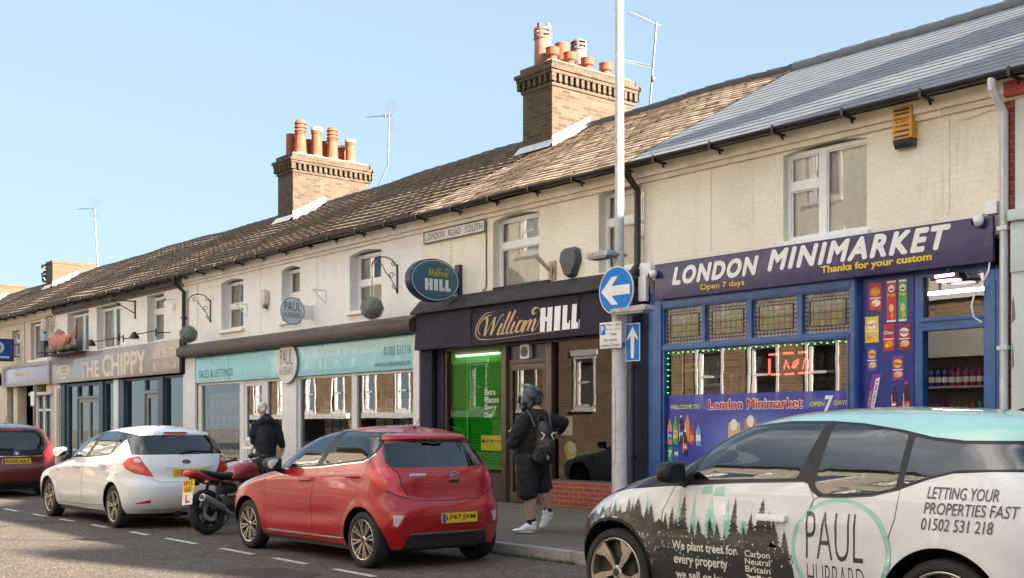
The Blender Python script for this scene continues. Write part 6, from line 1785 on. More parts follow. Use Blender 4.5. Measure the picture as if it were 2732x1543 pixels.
def badge(root, car, y, z, w, h, text, off=.008):
 b = MB(); X = car.rear(y, z, 0)[0]
 b.prism(circle_pts(y, z, w, 24, h), lambda u, v: (X + off, car.Yc + u, v), lambda u, v: (X - .01, car.Yc + u, v)); bd = part('badge', b, M('badge_dark', (.03, .03, .035), .25), root)
 b = MB()
 for i in range(24):
  a0, a1 = 2 * PI * i / 24, 2 * PI * (i + 1) / 24
  P = lambda a, k: (X + off + .002, car.Yc + y + w * k * math.cos(a), z + h * k * math.sin(a))
  b.quad(P(a0, .88), P(a1, .88), P(a1, 1.02), P(a0, 1.02))
 if text: text_into(b, text, y - w * .62, y + w * .62, z - h * .42, z + h * .42, lambda u, v: (X + off + .003, car.Yc + u, v), bold=.03)
 part('badge_rim', b, CHROME, bd, merge=False)
def mirror(root, car, x, z, paint, near=True, s=1.):
 sd = -1 if near else 1
 Y = car.Yc + sd * (car.W(z) + .02); X = car.X0 + x
 b = MB(); cm = Vector((X + .01, Y + sd * .11, z + .07)); nn = 20
 for i in range(13):
  a = PI * i / 12
  for j in range(nn):
   q = 2 * PI * j / nn; se = lambda v, p: math.copysign(abs(v) ** p, v)
   b.v.append((cm.x + .058 * s * se(math.cos(q), .55) * se(math.sin(a), .6), cm.y + sd * .105 * s * se(math.cos(a), .6) , cm.z + .075 * s * se(math.sin(q), .6) * se(math.sin(a), .6) * (1 - .18 * math.cos(a))))
 for i in range(12):
  for j in range(nn): b.f.append((i * nn + j, i * nn + (j + 1) % nn, (i + 1) * nn + (j + 1) % nn, (i + 1) * nn + j)); b.m.append(0)
 o = part('door_mirror', b, paint, root, smooth=60)
 b = MB(); b.prism(circle_pts(Y + sd * .115, z + .07, .08 * s, 20, .055 * s), lambda u, w: (X + .072, u, w), lambda u, w: (X + .05, u, w)); part('mirror_glass', b, GLOSSK, o)
 b = MB(); b.tube([(X + .02, Y + sd * .06, z + .02), (X + .02, Y - sd * .06, z - .02)], .03, 8); part('mirror_arm', b, RUBBERK, o, smooth=50)
 return o
def handle(root, car, x, z, paint, near=True, L=.1):
 sd = -1 if near else 1
 p = car.side(x, z, 0, near); y = p[1]
 b = MB(); b.tube([(p[0] - L, y + sd * .0, z), (p[0] - L * .8, y + sd * .028, z + .004), (p[0], y + sd * .034, z + .008), (p[0] + L * .8, y + sd * .028, z + .008), (p[0] + L, y, z + .006)], [.010, .014, .015, .014, .011], 8)
 o = part('door_handle', b, paint, root, smooth=60)
 return o
# ------------------------------------------------ red hatchback
RED = paint_mat('bright_red_paint', (.38, .003, .008), .3, coat=.8)
def red_car():
 sp = dict(zb=.2, zr=1.27, zt=1.40, hubs=(.72, 3.12), r=.278, arch=.325, flare=.014,
  xf=[(.2, .14), (.35, .04), (.5, .0), (.62, .03), (.72, .14), (.80, .38), (.87, .70), (.92, .96), (1.0, 1.10), (1.1, 1.30), (1.2, 1.52), (1.27, 1.70), (1.33, 1.94), (1.37, 2.2), (1.393, 2.5), (1.40, 2.68)],
  xr=[(.2, 3.53), (.3, 3.55), (.40, 3.585), (.52, 3.60), (.62, 3.585), (.68, 3.535), (.74, 3.52), (.86, 3.515), (.96, 3.47), (1.05, 3.41), (1.17, 3.325), (1.24, 3.28), (1.265, 3.315), (1.29, 3.31), (1.33, 3.12), (1.37, 2.96), (1.39, 2.84), (1.40, 2.72)],
  W=[(.2, .70), (.28, .735), (.42, .75), (.58, .755), (.72, .758), (.84, .742), (.92, .728), (1.0, .705), (1.1, .665), (1.2, .62), (1.27, .588), (1.32, .53), (1.36, .43), (1.385, .29), (1.397, .13), (1.40, .001)],
  af=[(.2, .5), (.7, .6), (.9, .75), (1.2, .5), (1.3, .55), (1.4, .5)], ar=[(.2, .27), (.4, .32), (.6, .36), (.9, .34), (1.2, .36), (1.3, .45), (1.4, .4)],
  nf=2.4, nr=2.9, crease=((.80, .9, 3.2, .010, .03), (.42, 1.0, 2.8, -.012, .06)))
 c = Car(-12.645, -5.37, sp)
 t = thing('hatchback_car', 'bright red five door hatchback parked in front of the betting shop', 'car', (-10.8, -5.37, 0))
 z, zb = sp['r'], sp['zb']
 rg = []
 def add(name, mat, pts, **k): rg.append(dict(name=name, mat=mat, pts=pts, **k))
 fd = S_((1.16, .25), (2.14, .27), (2.14, .62), (2.24, .975), (2.44, 1.335), (1.98, 1.28), (1.45, 1.05), (1.17, .84), (1.12, .5))
 rd = S_((2.15, .27), (2.66, .29), (2.80, .52), (3.06, .74), (3.14, .95), (3.19, 1.12), (3.10, 1.325), (2.46, 1.335), (2.26, .975), (2.15, .62))
 add('door', RED, fd, label='front door'); add('rear_door', RED, rd)
 for pl in (fd, rd): add('body', [RED, RUBBERK], strip(pl + [pl[0]], .007), mi=1)
 tg = R_((0, .655), (.40, .665), (.46, .70), (.60, .86), (.63, .975), (.595, 1.10), (.54, 1.235), (.45, 1.25), (0, 1.262))
 add('tailgate', RED, tg, center=True)
 add('body', [RED, RUBBERK], strip(R_((0, .655), (.40, .665), (.46, .70), (.52, .77)), .008), mi=1)
 # windows
 trim = S_((1.36, .925), (2.24, .968), (3.08, 1.045), (3.19, 1.10), (3.185, 1.23), (3.09, 1.325), (2.45, 1.345), (2.2, 1.335), (1.95, 1.285), (1.70, 1.19), (1.47, 1.06))
 add('window_trim', GLOSSK, rounded(trim, .04))
 add('door_window', CARGLASS, rounded(S_((1.46, .945), (2.19, .985), (2.40, 1.325), (2.2, 1.32), (1.95, 1.268), (1.70, 1.172), (1.50, 1.05)), .03), parent='door')
 add('rear_door_window', CARGLASSD, rounded(S_((2.30, .992), (3.06, 1.062), (3.165, 1.11), (3.155, 1.22), (3.08, 1.31), (2.50, 1.33)), .035), parent='rear_door')
 add('chrome_strip', CHROME, strip(S_((1.40, .925), (2.24, .964), (3.06, 1.038), (3.15, 1.075), (3.19, 1.12)), .012))
 add('windscreen', CARGLASS, [('f', 0, .935), ('f', .60, .945), ('s', 1.40, .95), ('s', 1.88, 1.275), ('f', 0, 1.345)], center=True)
 add('rear_window', CARGLASSD, R_((0, .985), (.565, .985), (.60, 1.03), (.575, 1.14), (.52, 1.225), (.40, 1.238), (0, 1.245)), center=True, parent='tailgate')
 # lamps
 add('tail_lamp', LAMPRED, [('r', .66, .995), ('s', 3.28, .985), ('s', 3.22, .93), ('s', 3.28, .85), ('r', .66, .77), ('r', .55, .715), ('r', .44, .685), ('r', .455, .72), ('r', .52, .83), ('r', .53, .94), ('r', .57, .975)])
 add('body', [RED, RUBBERK], strip(R_((.57, .975), (.53, .94), (.52, .83), (.455, .72), (.44, .685), (.55, .715), (.66, .77)), .012), mi=1)
 add('tail_lamp', [LAMPRED, LAMPCLR], R_((.575, .95), (.615, .955), (.60, .85), (.575, .82), (.555, .84)), mi=1)
 rg[-2]['mat'] = [LAMPRED, LAMPCLR]
 add('rear_reflector', [LAMPRED, LAMPCLR], R_((.50, .565), (.66, .575), (.655, .42), (.60, .40), (.57, .42)))
 add('rear_reflector', [LAMPRED, LAMPCLR], R_((.535, .525), (.635, .535), (.63, .44), (.60, .42), (.585, .43)), mi=1)
 add('diffuser', RUBBERK, R_((0, .2), (.52, .2), (.50, .25), (.46, .335), (0, .335)), center=True)
 add('bumper_strip', CHROME, R_((0, .335), (.46, .335), (.455, .352), (0, .352)), center=True)
 add('sill_strip', M('bright_silver_trim', (.7, .7, .7), .25, .6), S_((1.15, .235), (2.72, .26), (2.74, .275), (1.15, .262)))
 add('headlamp', LAMPCLR, [('s', .95, .865), ('s', .62, .70), ('s', .48, .66), ('f', .5, .70), ('f', .55, .76)])
 for h in sp['hubs']: add('hole', None, arch_pts(h, z, sp['arch'], zb))
 objs = c.build(t, rg, [RED, RUBBERK])
 wells(t, c, sp['hubs'], z, sp['arch'])
 for h in sp['hubs']:
  wheel(t, c.X0 + h, c.Yc - .66, z, .17, .20, 'twin8'); wheel(t, c.X0 + h, c.Yc + .66, z, .17, .20, 'twin8', 1)
 cabin(t, c, .9, 3.3, 1.30, .66)
 seats(t, c, ((2.05, (-.33, .33)), (2.92, (-.36, .36))), .36, 1.10)
 b = MB(); b.box(c.X0 + 3.12, c.X0 + 3.42, c.Yc - .55, c.Yc + .55, .93, .95); part('parcel_shelf', b, RUBBERK, t)
 b = MB(); b.box(c.X0 + .6, c.X0 + 3.25, c.Yc - .5, c.Yc + .5, .17, .24); part('underbody', b, RUBBERK, t)
 numberplate(t, c, -.13, .31, .435, .535, 'LP67 JXM')
 b = MB(); X = c.rear(-.09, .48)[0] + .012
 pl = MB(); pl.box(X + .004, X + .0065, c.Yc - .125, c.Yc - .09, .44, .53); part('plate_band', pl, PLATEB, t)
 badge(t, c, .09, .905, .055, .03, 'KIA')
 b = MB(); fn = lambda u, w: c.rear(u, w, .004)
 text_into(b, 'picanto', -.42, -.24, .895, .935, fn, bold=.02); text_into(b, 'GT', .42, .49, .925, .945, fn, bold=.02); part('name_lettering', b, CHROME, t, merge=False)
 b = MB(); p = c.rear(.09, .84, 0); b.box(p[0] - .02, p[0] + .006, c.Yc + .03, c.Yc + .15, .83, .855); part('tailgate_button', b, RUBBERK, t, bevel=.006)
 mirror(t, c, 1.50, .91, GLOSSK); mirror(t, c, 1.50, .91, RED, False)
 handle(t, c, 2.02, .82, RED); handle(t, c, 2.95, .885, RED)
 b = MB()
 for y in (.42, .48): b.lathe([(.022, -.02), (.028, .0), (.024, .0), (.02, -.04)], (c.X0 + 3.50, c.Yc + y, .262), 'x', 16)
 part('exhaust_tip', b, CHROME, t, smooth=40)
 b = MB(); b.tube([(c.X0 + 2.95, c.Yc, 1.375), (c.X0 + 3.10, c.Yc, 1.52)], .004, 6); b.lathe([(.02, 0), (.012, .02)], (c.X0 + 2.95, c.Yc, 1.37), 'z', 10); part('aerial', b, RUBBERK, t)
 b = MB(); b.box(c.X0 + 3.305, c.X0 + 3.325, c.Yc - .12, c.Yc + .12, 1.248, 1.262); part('brake_light', b, M('dark_red_lens', (.12, .01, .01), .2), t)
 return c
CRED = red_car()
# ------------------------------------------------ white hatchback
WHITEP = paint_mat('white_car_paint', (.72, .74, .76), .35)
def white_car():
 sp = dict(zb=.21, zr=1.28, zt=1.405, hubs=(.71, 3.36), r=.297, arch=.335, flare=.012,
  xf=[(.2, -.05), (.35, -.13), (.5, -.15), (.62, -.10), (.70, .02), (.78, .36), (.86, .80), (.92, 1.06), (1.0, 1.22), (1.1, 1.45), (1.2, 1.72), (1.28, 2.0), (1.34, 2.3), (1.38, 2.62), (1.40, 2.9), (1.405, 3.0)],
  xr=[(.2, 3.92), (.32, 4.03), (.45, 4.065), (.58, 4.06), (.64, 4.03), (.68, 3.985), (.8, 3.975), (.95, 3.93), (1.0, 3.90), (1.1, 3.84), (1.22, 3.75), (1.275, 3.72), (1.30, 3.72), (1.33, 3.6), (1.37, 3.4), (1.395, 3.2), (1.405, 3.06)],
  W=[(.2, .735), (.28, .77), (.42, .788), (.6, .795), (.75, .79), (.85, .775), (.93, .755), (1.0, .735), (1.1, .70), (1.2, .66), (1.28, .62), (1.33, .55), (1.37, .44), (1.395, .26), (1.403, .11), (1.405, .001)],
  af=[(.2, .55), (.7, .65), (.9, .8), (1.2, .55), (1.405, .5)], ar=[(.2, .42), (.6, .46), (.9, .44), (1.2, .40), (1.3, .5), (1.405, .4)],
  nf=2.4, nr=2.6, crease=((.76, .8, 3.7, .010, .03), (.34, 1.1, 3.0, .014, .035)))
 c = Car(-18.9, -5.53, sp)
 t = thing('hatchback_car', 'white five door hatchback parked behind the motorbike', 'car', (-16.9, -5.53, 0))
 z, zb = sp['r'], sp['zb']; rg = []
 def add(name, mat, pts, **k): rg.append(dict(name=name, mat=mat, pts=pts, **k))
 fd = S_((1.16, .26), (2.16, .27), (2.16, .6), (2.27, .94), (2.60, 1.31), (2.1, 1.24), (1.5, 1.0), (1.14, .84))
 rd = S_((2.17, .27), (2.92, .29), (3.06, .52), (3.22, .72), (3.30, .95), (3.36, 1.1), (3.22, 1.31), (2.62, 1.31), (2.29, .94), (2.17, .6))
 add('door', WHITEP, fd, label='front door'); add('rear_door', WHITEP, rd)
 SEAM = M('grey_seam', (.10, .10, .105), .6)
 for pl in (fd, rd): add('body', [WHITEP, SEAM], strip(pl + [pl[0]], .007), mi=1)
 add('tailgate', WHITEP, R_((0, .63), (.40, .64), (.47, .70), (.55, .82), (.63, .93), (.64, 1.1), (.6, 1.275), (0, 1.285)), center=True)
 add('body', [WHITEP, SEAM], strip(R_((0, .63), (.40, .64), (.46, .69)), .008), mi=1)
 trim = S_((1.40, .93), (2.27, .945), (3.10, .995), (3.22, 1.03), (3.60, 1.275), (3.4, 1.30), (2.95, 1.325), (2.62, 1.32), (2.3, 1.275), (1.95, 1.19), (1.6, 1.06))
 add('window_trim', GLOSSK, rounded(trim, .03))
 add('door_window', CARGLASS, rounded(S_((1.52, .95), (2.22, .962), (2.55, 1.295), (2.3, 1.255), (1.95, 1.165), (1.66, 1.05)), .03), parent='door')
 add('rear_door_window', CARGLASS, rounded(S_((2.36, .968), (3.08, 1.012), (3.16, 1.04), (3.30, 1.285), (2.95, 1.308), (2.66, 1.302)), .03), parent='rear_door')
 add('quarter_window', CARGLASS, rounded(S_((3.22, 1.06), (3.55, 1.268), (3.36, 1.282)), .02))
 add('windscreen', CARGLASS, [('f', 0, .94), ('f', .62, .95), ('s', 1.45, .955), ('s', 2.15, 1.275), ('f', 0, 1.35)], center=True)
 add('rear_window', CARGLASSD, R_((0, 1.005), (.655, 1.005), (.66, 1.05), (.64, 1.2), (.60, 1.262), (.45, 1.268), (0, 1.27)), center=True, parent='tailgate')
 lamp = [('r', .645, .995), ('s', 3.78, .985), ('s', 3.70, .96), ('s', 3.64, .88), ('s', 3.72, .82), ('r', .66, .755), ('r', .52, .715), ('r', .43, .705), ('r', .46, .75), ('r', .54, .88), ('r', .58, .98)]
 add('tail_lamp', [LAMPRED, LAMPCLR, LAMPAMB], lamp)
 def disc(k, a, b_, ra, rb, n=14): return [(k, a + ra * math.cos(2 * PI * i / n), b_ + rb * math.sin(2 * PI * i / n)) for i in range(n)]
 add('tail_lamp', None, disc('r', .615, .93, .04, .028), mi=1); add('tail_lamp', None, disc('r', .68, .84, .04, .03), mi=2)
 add('rear_reflector', LAMPRED, R_((.50, .405), (.68, .36), (.66, .345), (.50, .355)))
 add('lower_bumper', M('grey_white_trim', (.45, .46, .48), .5), R_((0, .21), (.6, .21), (.55, .27), (0, .275)), center=True)
 add('headlamp', LAMPCLR, [('s', .72, .80), ('s', .40, .68), ('s', .2, .6), ('f', .5, .60), ('f', .55, .68)])
 for h in sp['hubs']: add('hole', None, arch_pts(h, z, sp['arch'], zb))
 c.build(t, rg, [WHITEP, SEAM])
 wells(t, c, sp['hubs'], z, sp['arch'])
 for h in sp['hubs']:
  wheel(t, c.X0 + h, c.Yc - .69, z, .18, .212, 'five'); wheel(t, c.X0 + h, c.Yc + .69, z, .18, .212, 'five', 1)
 cabin(t, c, 1.0, 3.7, 1.40, .7)
 seats(t, c, ((2.2, (-.35, .35)), (3.15, (-.36, .36))), .38, 1.14)
 b = MB(); b.box(c.X0 + .5, c.X0 + 3.75, c.Yc - .5, c.Yc + .5, .18, .26); part('underbody', b, RUBBERK, t)
 b = MB(); b.tube([(c.X0 + 3.7, c.Yc - .1, .2), (c.X0 + 3.95, c.Yc - .1, .2)], .06, 10); part('exhaust', b, RUBBERK, t)
 numberplate(t, c, -.18, .32, .705, .81, '· R15', end=.13)
 badge(t, c, .02, .905, .06, .03, 'KIA')
 b = MB(); b.prism([(-.26, .828), (.36, .828), (.38, .85), (-.28, .85)], lambda u, w: c.rear(u, w, .02), lambda u, w: c.rear(u, w, -.01)); part('plate_hood', b, WHITEP, t, bevel=.006)
 b = MB(); b.box(c.X0 + 3.725, c.X0 + 3.75, c.Yc - .22, c.Yc + .12, 1.29, 1.315); part('brake_light', b, LAMPRED, t, bevel=.008)
 b = MB(); p = c.rear(-.02, 1.03, .015); b.tube([p, c.rear(.12, 1.055, .02), c.rear(.42, 1.04, .018)], [.022, .014, .008], 6); b.sphere(p, .025, .04, .02, 10, 6); part('rear_wiper', b, RUBBERK, t, smooth=50)
 mirror(t, c, 1.50, .94, M('white_grey_shell', (.3, .33, .33), .4)); mirror(t, c, 1.50, .94, GLOSSK, False)
 handle(t, c, 1.98, .80, WHITEP); handle(t, c, 3.0, .84, WHITEP)
 b = MB(); b.lathe([(.02, 0), (.012, .03), (.0, .035)], (c.X0 + 3.2, c.Yc - .05, 1.39), 'z', 10); part('aerial', b, RUBBERK, t)
 b = MB(); p0 = c.side(3.48, .83, .003)
 b.prism(circle_pts(3.5, .80, .055, 16), lambda u, w: c.side(u, w, .002), lambda u, w: c.side(u, w, -.004)); part('fuel_flap', b, WHITEP, t)
 return c
CWHITE = white_car()
# ------------------------------------------------ dark red people carrier
DRED = paint_mat('dark_red_paint', (.12, .008, .009), .35)
def mpv():
 sp = dict(zb=.26, zr=1.33, zt=1.47, hubs=(.85, 3.35), r=.31, arch=.35, flare=.01,
  xf=[(.2, .1), (.5, .0), (.7, .1), (.85, .5), (.95, .9), (1.1, 1.2), (1.25, 1.55), (1.33, 1.8), (1.4, 2.2), (1.45, 2.6), (1.47, 2.9)],
  xr=[(.2, 4.10), (.35, 4.19), (.5, 4.21), (.6, 4.20), (.66, 4.15), (.8, 4.14), (.95, 4.10), (1.1, 4.04), (1.25, 3.97), (1.31, 3.95), (1.34, 3.96), (1.38, 3.85), (1.43, 3.6), (1.46, 3.3), (1.47, 3.0)],
  W=[(.2, .76), (.4, .83), (.6, .845), (.8, .84), (.95, .815), (1.05, .79), (1.2, .725), (1.33, .65), (1.39, .56), (1.44, .40), (1.465, .2), (1.47, .001)],
  af=[(.2, .55), (.9, .8), (1.3, .6), (1.47, .5)], ar=[(.2, .40), (.9, .42), (1.3, .42), (1.47, .4)], nf=2.4, nr=2.7)
 c = Car(-27.62, -5.23, sp)
 t = thing('people_carrier', 'dark red people carrier cut off by the left edge of the picture', 'car', (-25.5, -5.23, 0))
 z, zb = sp['r'], sp['zb']; rg = []
 def add(name, mat, pts, **k): rg.append(dict(name=name, mat=mat, pts=pts, **k))
 for pl in (S_((1.2, .3), (2.25, .3), (2.3, .95), (2.55, 1.37), (1.6, 1.15), (1.15, .9)), S_((2.26, .3), (2.98, .32), (3.25, .7), (3.3, .98), (3.25, 1.37), (2.57, 1.37), (2.31, .95))):
  add('door', DRED, pl); add('body', [DRED, RUBBERK], strip(pl + [pl[0]], .008), mi=1)
 add('tailgate', DRED, R_((0, .60), (.46, .62), (.58, .74), (.64, .85), (.66, 1.0), (.62, 1.3), (0, 1.33)), center=True)
 add('window_trim', GLOSSK, rounded(S_((1.5, .95), (2.3, .96), (3.3, 1.0), (3.7, 1.1), (3.68, 1.28), (3.3, 1.36), (2.6, 1.37), (2.2, 1.33), (1.8, 1.2)), .04))
 add('door_window', CARGLASSD, rounded(S_((1.6, .97), (2.25, .98), (2.5, 1.35), (2.2, 1.31), (1.85, 1.2)), .03)); add('rear_door_window', CARGLASSD, rounded(S_((2.4, .99), (3.25, 1.02), (3.25, 1.34), (2.65, 1.35)), .03)); add('quarter_window', CARGLASSD, rounded(S_((3.33, 1.03), (3.66, 1.12), (3.62, 1.27), (3.33, 1.33)), .03))
 add('windscreen', CARGLASS, [('f', 0, .96), ('f', .6, .97), ('s', 1.5, .98), ('s', 2.1, 1.32), ('f', 0, 1.4)], center=True)
 add('tailgate_glass_surround', GLOSSK, R_((0, .815), (.52, .815), (.58, .93), (.665, 1.0), (.655, 1.1), (.60, 1.29), (0, 1.315)), center=True, parent='tailgate')
 add('rear_window', CARGLASSD, R_((0, .93), (.52, .94), (.58, 1.03), (.60, 1.14), (.55, 1.26), (0, 1.28)), center=True, parent='tailgate')
 add('chrome_strip', CHROME, R_((0, .795), (.50, .80), (.50, .815), (0, .812)), center=True, parent='tailgate')
 add('tail_lamp', LAMPRED, [('r', .70, 1.02), ('s', 3.86, 1.0), ('s', 3.84, .9), ('s', 3.92, .80), ('r', .66, .79), ('r', .56, .82), ('r', .52, .86), ('r', .61, .93)])
 add('lower_bumper', RUBBERK, R_((0, .26), (.7, .26), (.66, .31), (0, .32)), center=True)
 for h in sp['hubs']: add('hole', None, arch_pts(h, z, sp['arch'], zb))
 c.build(t, rg, [DRED, RUBBERK])
 wells(t, c, sp['hubs'], z, sp['arch'])
 for h in sp['hubs']:
  wheel(t, c.X0 + h, c.Yc - .73, z, .19, .21, 'five'); wheel(t, c.X0 + h, c.Yc + .73, z, .19, .21, 'five', 1)
 cabin(t, c, 1.0, 3.8, 1.5, .74); seats(t, c, ((2.3, (-.37, .37)), (3.2, (-.4, .4))), .45, 1.2)
 b = MB(); b.box(c.X0 + .5, c.X0 + 3.9, c.Yc - .55, c.Yc + .55, .2, .3); part('underbody', b, RUBBERK, t)
 pl = numberplate(t, c, -.27, .27, .655, .765, 'AO63 AAZ')
 X = c.rear(-.2, .7)[0]; b = MB(); b.box(X + .012, X + .0175, c.Yc - .262, c.Yc - .222, .66, .76); part('plate_band', b, PLATEB, t)
 badge(t, c, 0, .875, .06, .055, '')
 b = MB(); text_into(b, 'S', -.03, .03, .84, .91, lambda u, v: c.rear(u, v, .014), bold=.03); part('badge_figure', b, CHROME, t)
 b = MB(); b.tube([c.rear(-.05, .95, .015), c.rear(-.3, .96, .02), c.rear(-.5, .965, .015)], [.02, .012, .008], 6); part('rear_wiper', b, RUBBERK, t)
 b = MB(); b.box(c.X0 + 3.94, c.X0 + 3.965, c.Yc - .15, c.Yc + .15, 1.30, 1.32); part('brake_light', b, LAMPRED, t)
 b = MB(); b.tube([(c.X0 + 3.4, c.Yc, 1.46), (c.X0 + 3.5, c.Yc, 1.6)], .006, 6); part('aerial', b, RUBBERK, t)
 b = MB(); b.quad((c.X0 + 4.0, c.Yc - .25, 1.19), (c.X0 + 4.0, c.Yc + .1, 1.19), (c.X0 + 3.985, c.Yc + .1, 1.225), (c.X0 + 3.985, c.Yc - .25, 1.225)) if False else None
mpv()
# ------------------------------------------------ electric car with the printed wrap
MINT = paint_mat('mint_paint', (.38, .68, .64), .32)
WHITEG = paint_mat('wrap_white', (.66, .68, .70), .35)
def ecar():
 sp = dict(zb=.2, zr=1.36, zt=1.515, hubs=(1.08, 3.65), r=.322, arch=.385, flare=.012,
  xf=[(.2, .52), (.35, .43), (.5, .40), (.65, .42), (.76, .50), (.85, .62), (.93, .80), (1.0, 1.0), (1.06, 1.24), (1.10, 1.40), (1.18, 1.55), (1.26, 1.68), (1.36, 1.86), (1.43, 2.06), (1.48, 2.3), (1.505, 2.6), (1.515, 2.85)],
  xr=[(.2, 4.28), (.4, 4.38), (.6, 4.40), (.8, 4.39), (1.0, 4.35), (1.15, 4.28), (1.3, 4.18), (1.36, 4.17), (1.40, 4.16), (1.44, 4.05), (1.47, 3.85), (1.5, 3.4), (1.515, 3.0)],
  W=[(.2, .76), (.3, .81), (.45, .835), (.6, .845), (.75, .845), (.88, .83), (.98, .81), (1.05, .79), (1.2, .725), (1.30, .675), (1.36, .64), (1.42, .56), (1.47, .43), (1.5, .24), (1.512, .1), (1.515, .001)],
  af=[(.2, .55), (.6, .62), (.85, .62), (1.0, .6), (1.1, .5), (1.3, .45), (1.515, .5)], ar=[(.2, .45), (.9, .5), (1.3, .5), (1.515, .5)], nf=2.3, nr=2.6,
  crease=((.72, 1.4, 3.2, .006, .04),))
 c = Car(-7.0, -5.41, sp)
 t = thing('electric_car', 'mint and white electric car with a printed forest wrap in the right foreground', 'car', (-4.6, -5.41, 0))
 z, zb = sp['r'], sp['zb']; rg = []
 def add(name, mat, pts, **k): rg.append(dict(name=name, mat=mat, pts=pts, **k))
 belt = [(1.22, .935), (1.66, .975), (2.2, 1.015), (2.70, 1.04), (2.745, 1.03), (2.78, .98), (2.83, .952), (3.0, .955), (3.2, .975), (3.37, 1.018), (3.55, 1.085), (3.68, 1.12), (3.9, 1.135), (4.4, 1.14)]
 top = [(4.4, 1.31), (4.0, 1.305), (3.7, 1.305), (3.5, 1.325), (3.3, 1.365), (3.0, 1.405), (2.76, 1.42), (2.43, 1.42), (2.14, 1.39), (1.86, 1.275), (1.62, 1.15), (1.42, 1.045)]
 # bonnet and mint roof
 add('bonnet', BONNETK, [('f', 0, .60), ('f', .45, .70), ('s', .80, .80), ('s', .95, .885), ('s', 1.22, .937), ('s', 1.42, 1.045), ('f', .5, 1.09), ('f', 0, 1.09)], center=True)
 add('roof', MINT, [('s', p[0], p[1]) for p in top[::-1]] + [('r', 0, 1.33), ('uv', 4.2, c.VT), ('uv', 0, c.VT), ('f', 0, 1.09), ('f', .5, 1.09)], center=True)
 add('windscreen', CLEARGLASS, [('f', 0, 1.10), ('f', .5, 1.10), ('s', 1.46, 1.11), ('s', 1.80, 1.29), ('f', 0, 1.455)], center=True)
 add('greenhouse_trim', GLOSSK, S_(*belt, *top))
 fd = S_((1.60, .30), (2.55, .30), (2.66, .60), (2.80, .94), (2.74, 1.03), (2.70, 1.04), (2.2, 1.015), (1.66, .975), (1.57, .80), (1.55, .60))
 rd = S_((2.57, .30), (3.10, .30), (3.28, .60), (3.36, .85), (3.375, 1.018), (3.2, .975), (3.0, .955), (2.83, .952), (2.80, .935), (2.68, .60))
 SEAM = M('grey_seam', (.10, .10, .105), .6)
 add('door', WHITEG, fd, label='front door with forest print'); add('rear_door', WHITEG, rd)
 for pl in (fd, rd): add('body', [WHITEG, SEAM], strip(pl + [pl[0]], .008), mi=1)
 add('quarter_light', CLEARGLASS, rounded(S_((1.50, 1.03), (1.70, 1.045), (1.76, 1.20), (1.62, 1.12)), .02))
 add('door_window', CLEARGLASS, rounded(S_((1.80, 1.02), (2.65, 1.06), (2.745, 1.398), (2.43, 1.40), (2.14, 1.37), (1.88, 1.255)), .025), parent='door')
 add('rear_door_window', CLEARGLASS, rounded(S_((2.79, 1.02), (2.85, .972), (3.2, .995), (3.345, 1.03), (3.345, 1.34), (3.0, 1.39), (2.81, 1.40)), .025), parent='rear_door')
 add('quarter_window', CLEARGLASS, rounded(S_((3.39, 1.05), (3.56, 1.105), (3.70, 1.14), (4.08, 1.155), (4.0, 1.285), (3.7, 1.285), (3.5, 1.305), (3.39, 1.325)), .02))
 add('headlamp', LAMPCLR, rounded([('s', 1.06, .885), ('s', .88, .83), ('s', .80, .77), ('s', .80, .72), ('s', .90, .76)], .02))
 add('tailgate', GLOSSK, R_((0, .6), (.6, .6), (.65, .9), (.62, 1.14), (.55, 1.31), (0, 1.33)), center=True)
 for h in sp['hubs']: add('hole', None, arch_pts(h, z, sp['arch'], zb))
 objs = c.build(t, rg, [WHITEG, SEAM])
 door = next(o for (n, sd), o in objs.items() if n == 'door' and sd == (-1,)); rdoor = next(o for (n, sd), o in objs.items() if n == 'rear_door' and sd == (-1,)); body = next(o for (n, sd), o in objs.items() if n == 'body')
 for (nm, sd), o in objs.items():
  if nm == 'door' and sd == (1,): o['label'] = 'far side front door'
 for h in sp['hubs']:
  # black lip round the arch
  b = MB(); n = 32
  for i in range(n):
   t0, t1 = -.05 + (PI + .1) * i / n, -.05 + (PI + .1) * (i + 1) / n
   f = lambda tt, rr, o: c.side(h + rr * math.cos(tt), z + rr * math.sin(tt), o)
   b.quad(f(t0, .384, .006), f(t1, .384, .006), f(t1, .405, .006), f(t0, .405, .006)); b.quad(f(t0, .384, .006), f(t1, .384, .006), f(t1, .384, -.05), f(t0, .384, -.05))
  if h < 2: part('arch_lip', b, RUBBERK, t)
 wells(t, c, sp['hubs'], z, sp['arch'])
 for h in sp['hubs']:
  wheel(t, c.X0 + h, c.Yc - .745, z, .155, .252, 'turbine'); wheel(t, c.X0 + h, c.Yc + .745, z, .155, .252, 'turbine', 1)
 cabin(t, c, 1.2, 4.0, 1.62, .74); seats(t, c, ((2.45, (-.36, .36)), (3.3, (-.36, .36))), .46, 1.19)
 b = MB(); b.box(c.X0 + .9, c.X0 + 4.1, c.Yc - .55, c.Yc + .55, .18, .26); part('underbody', b, RUBBERK, t)
 mirror(t, c, 1.72, 1.0, GLOSSK, s=1.05); mirror(t, c, 1.72, 1.0, GLOSSK, False)
 b = MB(); b.obox((c.X0 + 1.95, c.Yc, 1.34), .04, .22, .07); b.tube([(c.X0 + 1.93, c.Yc, 1.37), (c.X0 + 1.9, c.Yc, 1.42)], .012, 6); part('interior_mirror', b, RUBBERK, t, bevel=.015)
 # flush handle
 b = MB(); b.prism([(2.42 + .16 * math.cos(a) * (1 if True else 1), .80 + .05 * math.sin(a)) for a in [2 * PI * i / 24 for i in range(24)]], lambda u, w: c.side(u, w, .003), lambda u, w: c.side(u, w, -.005)); hp = part('door_handle', b, WHITEG, t, smooth=40)
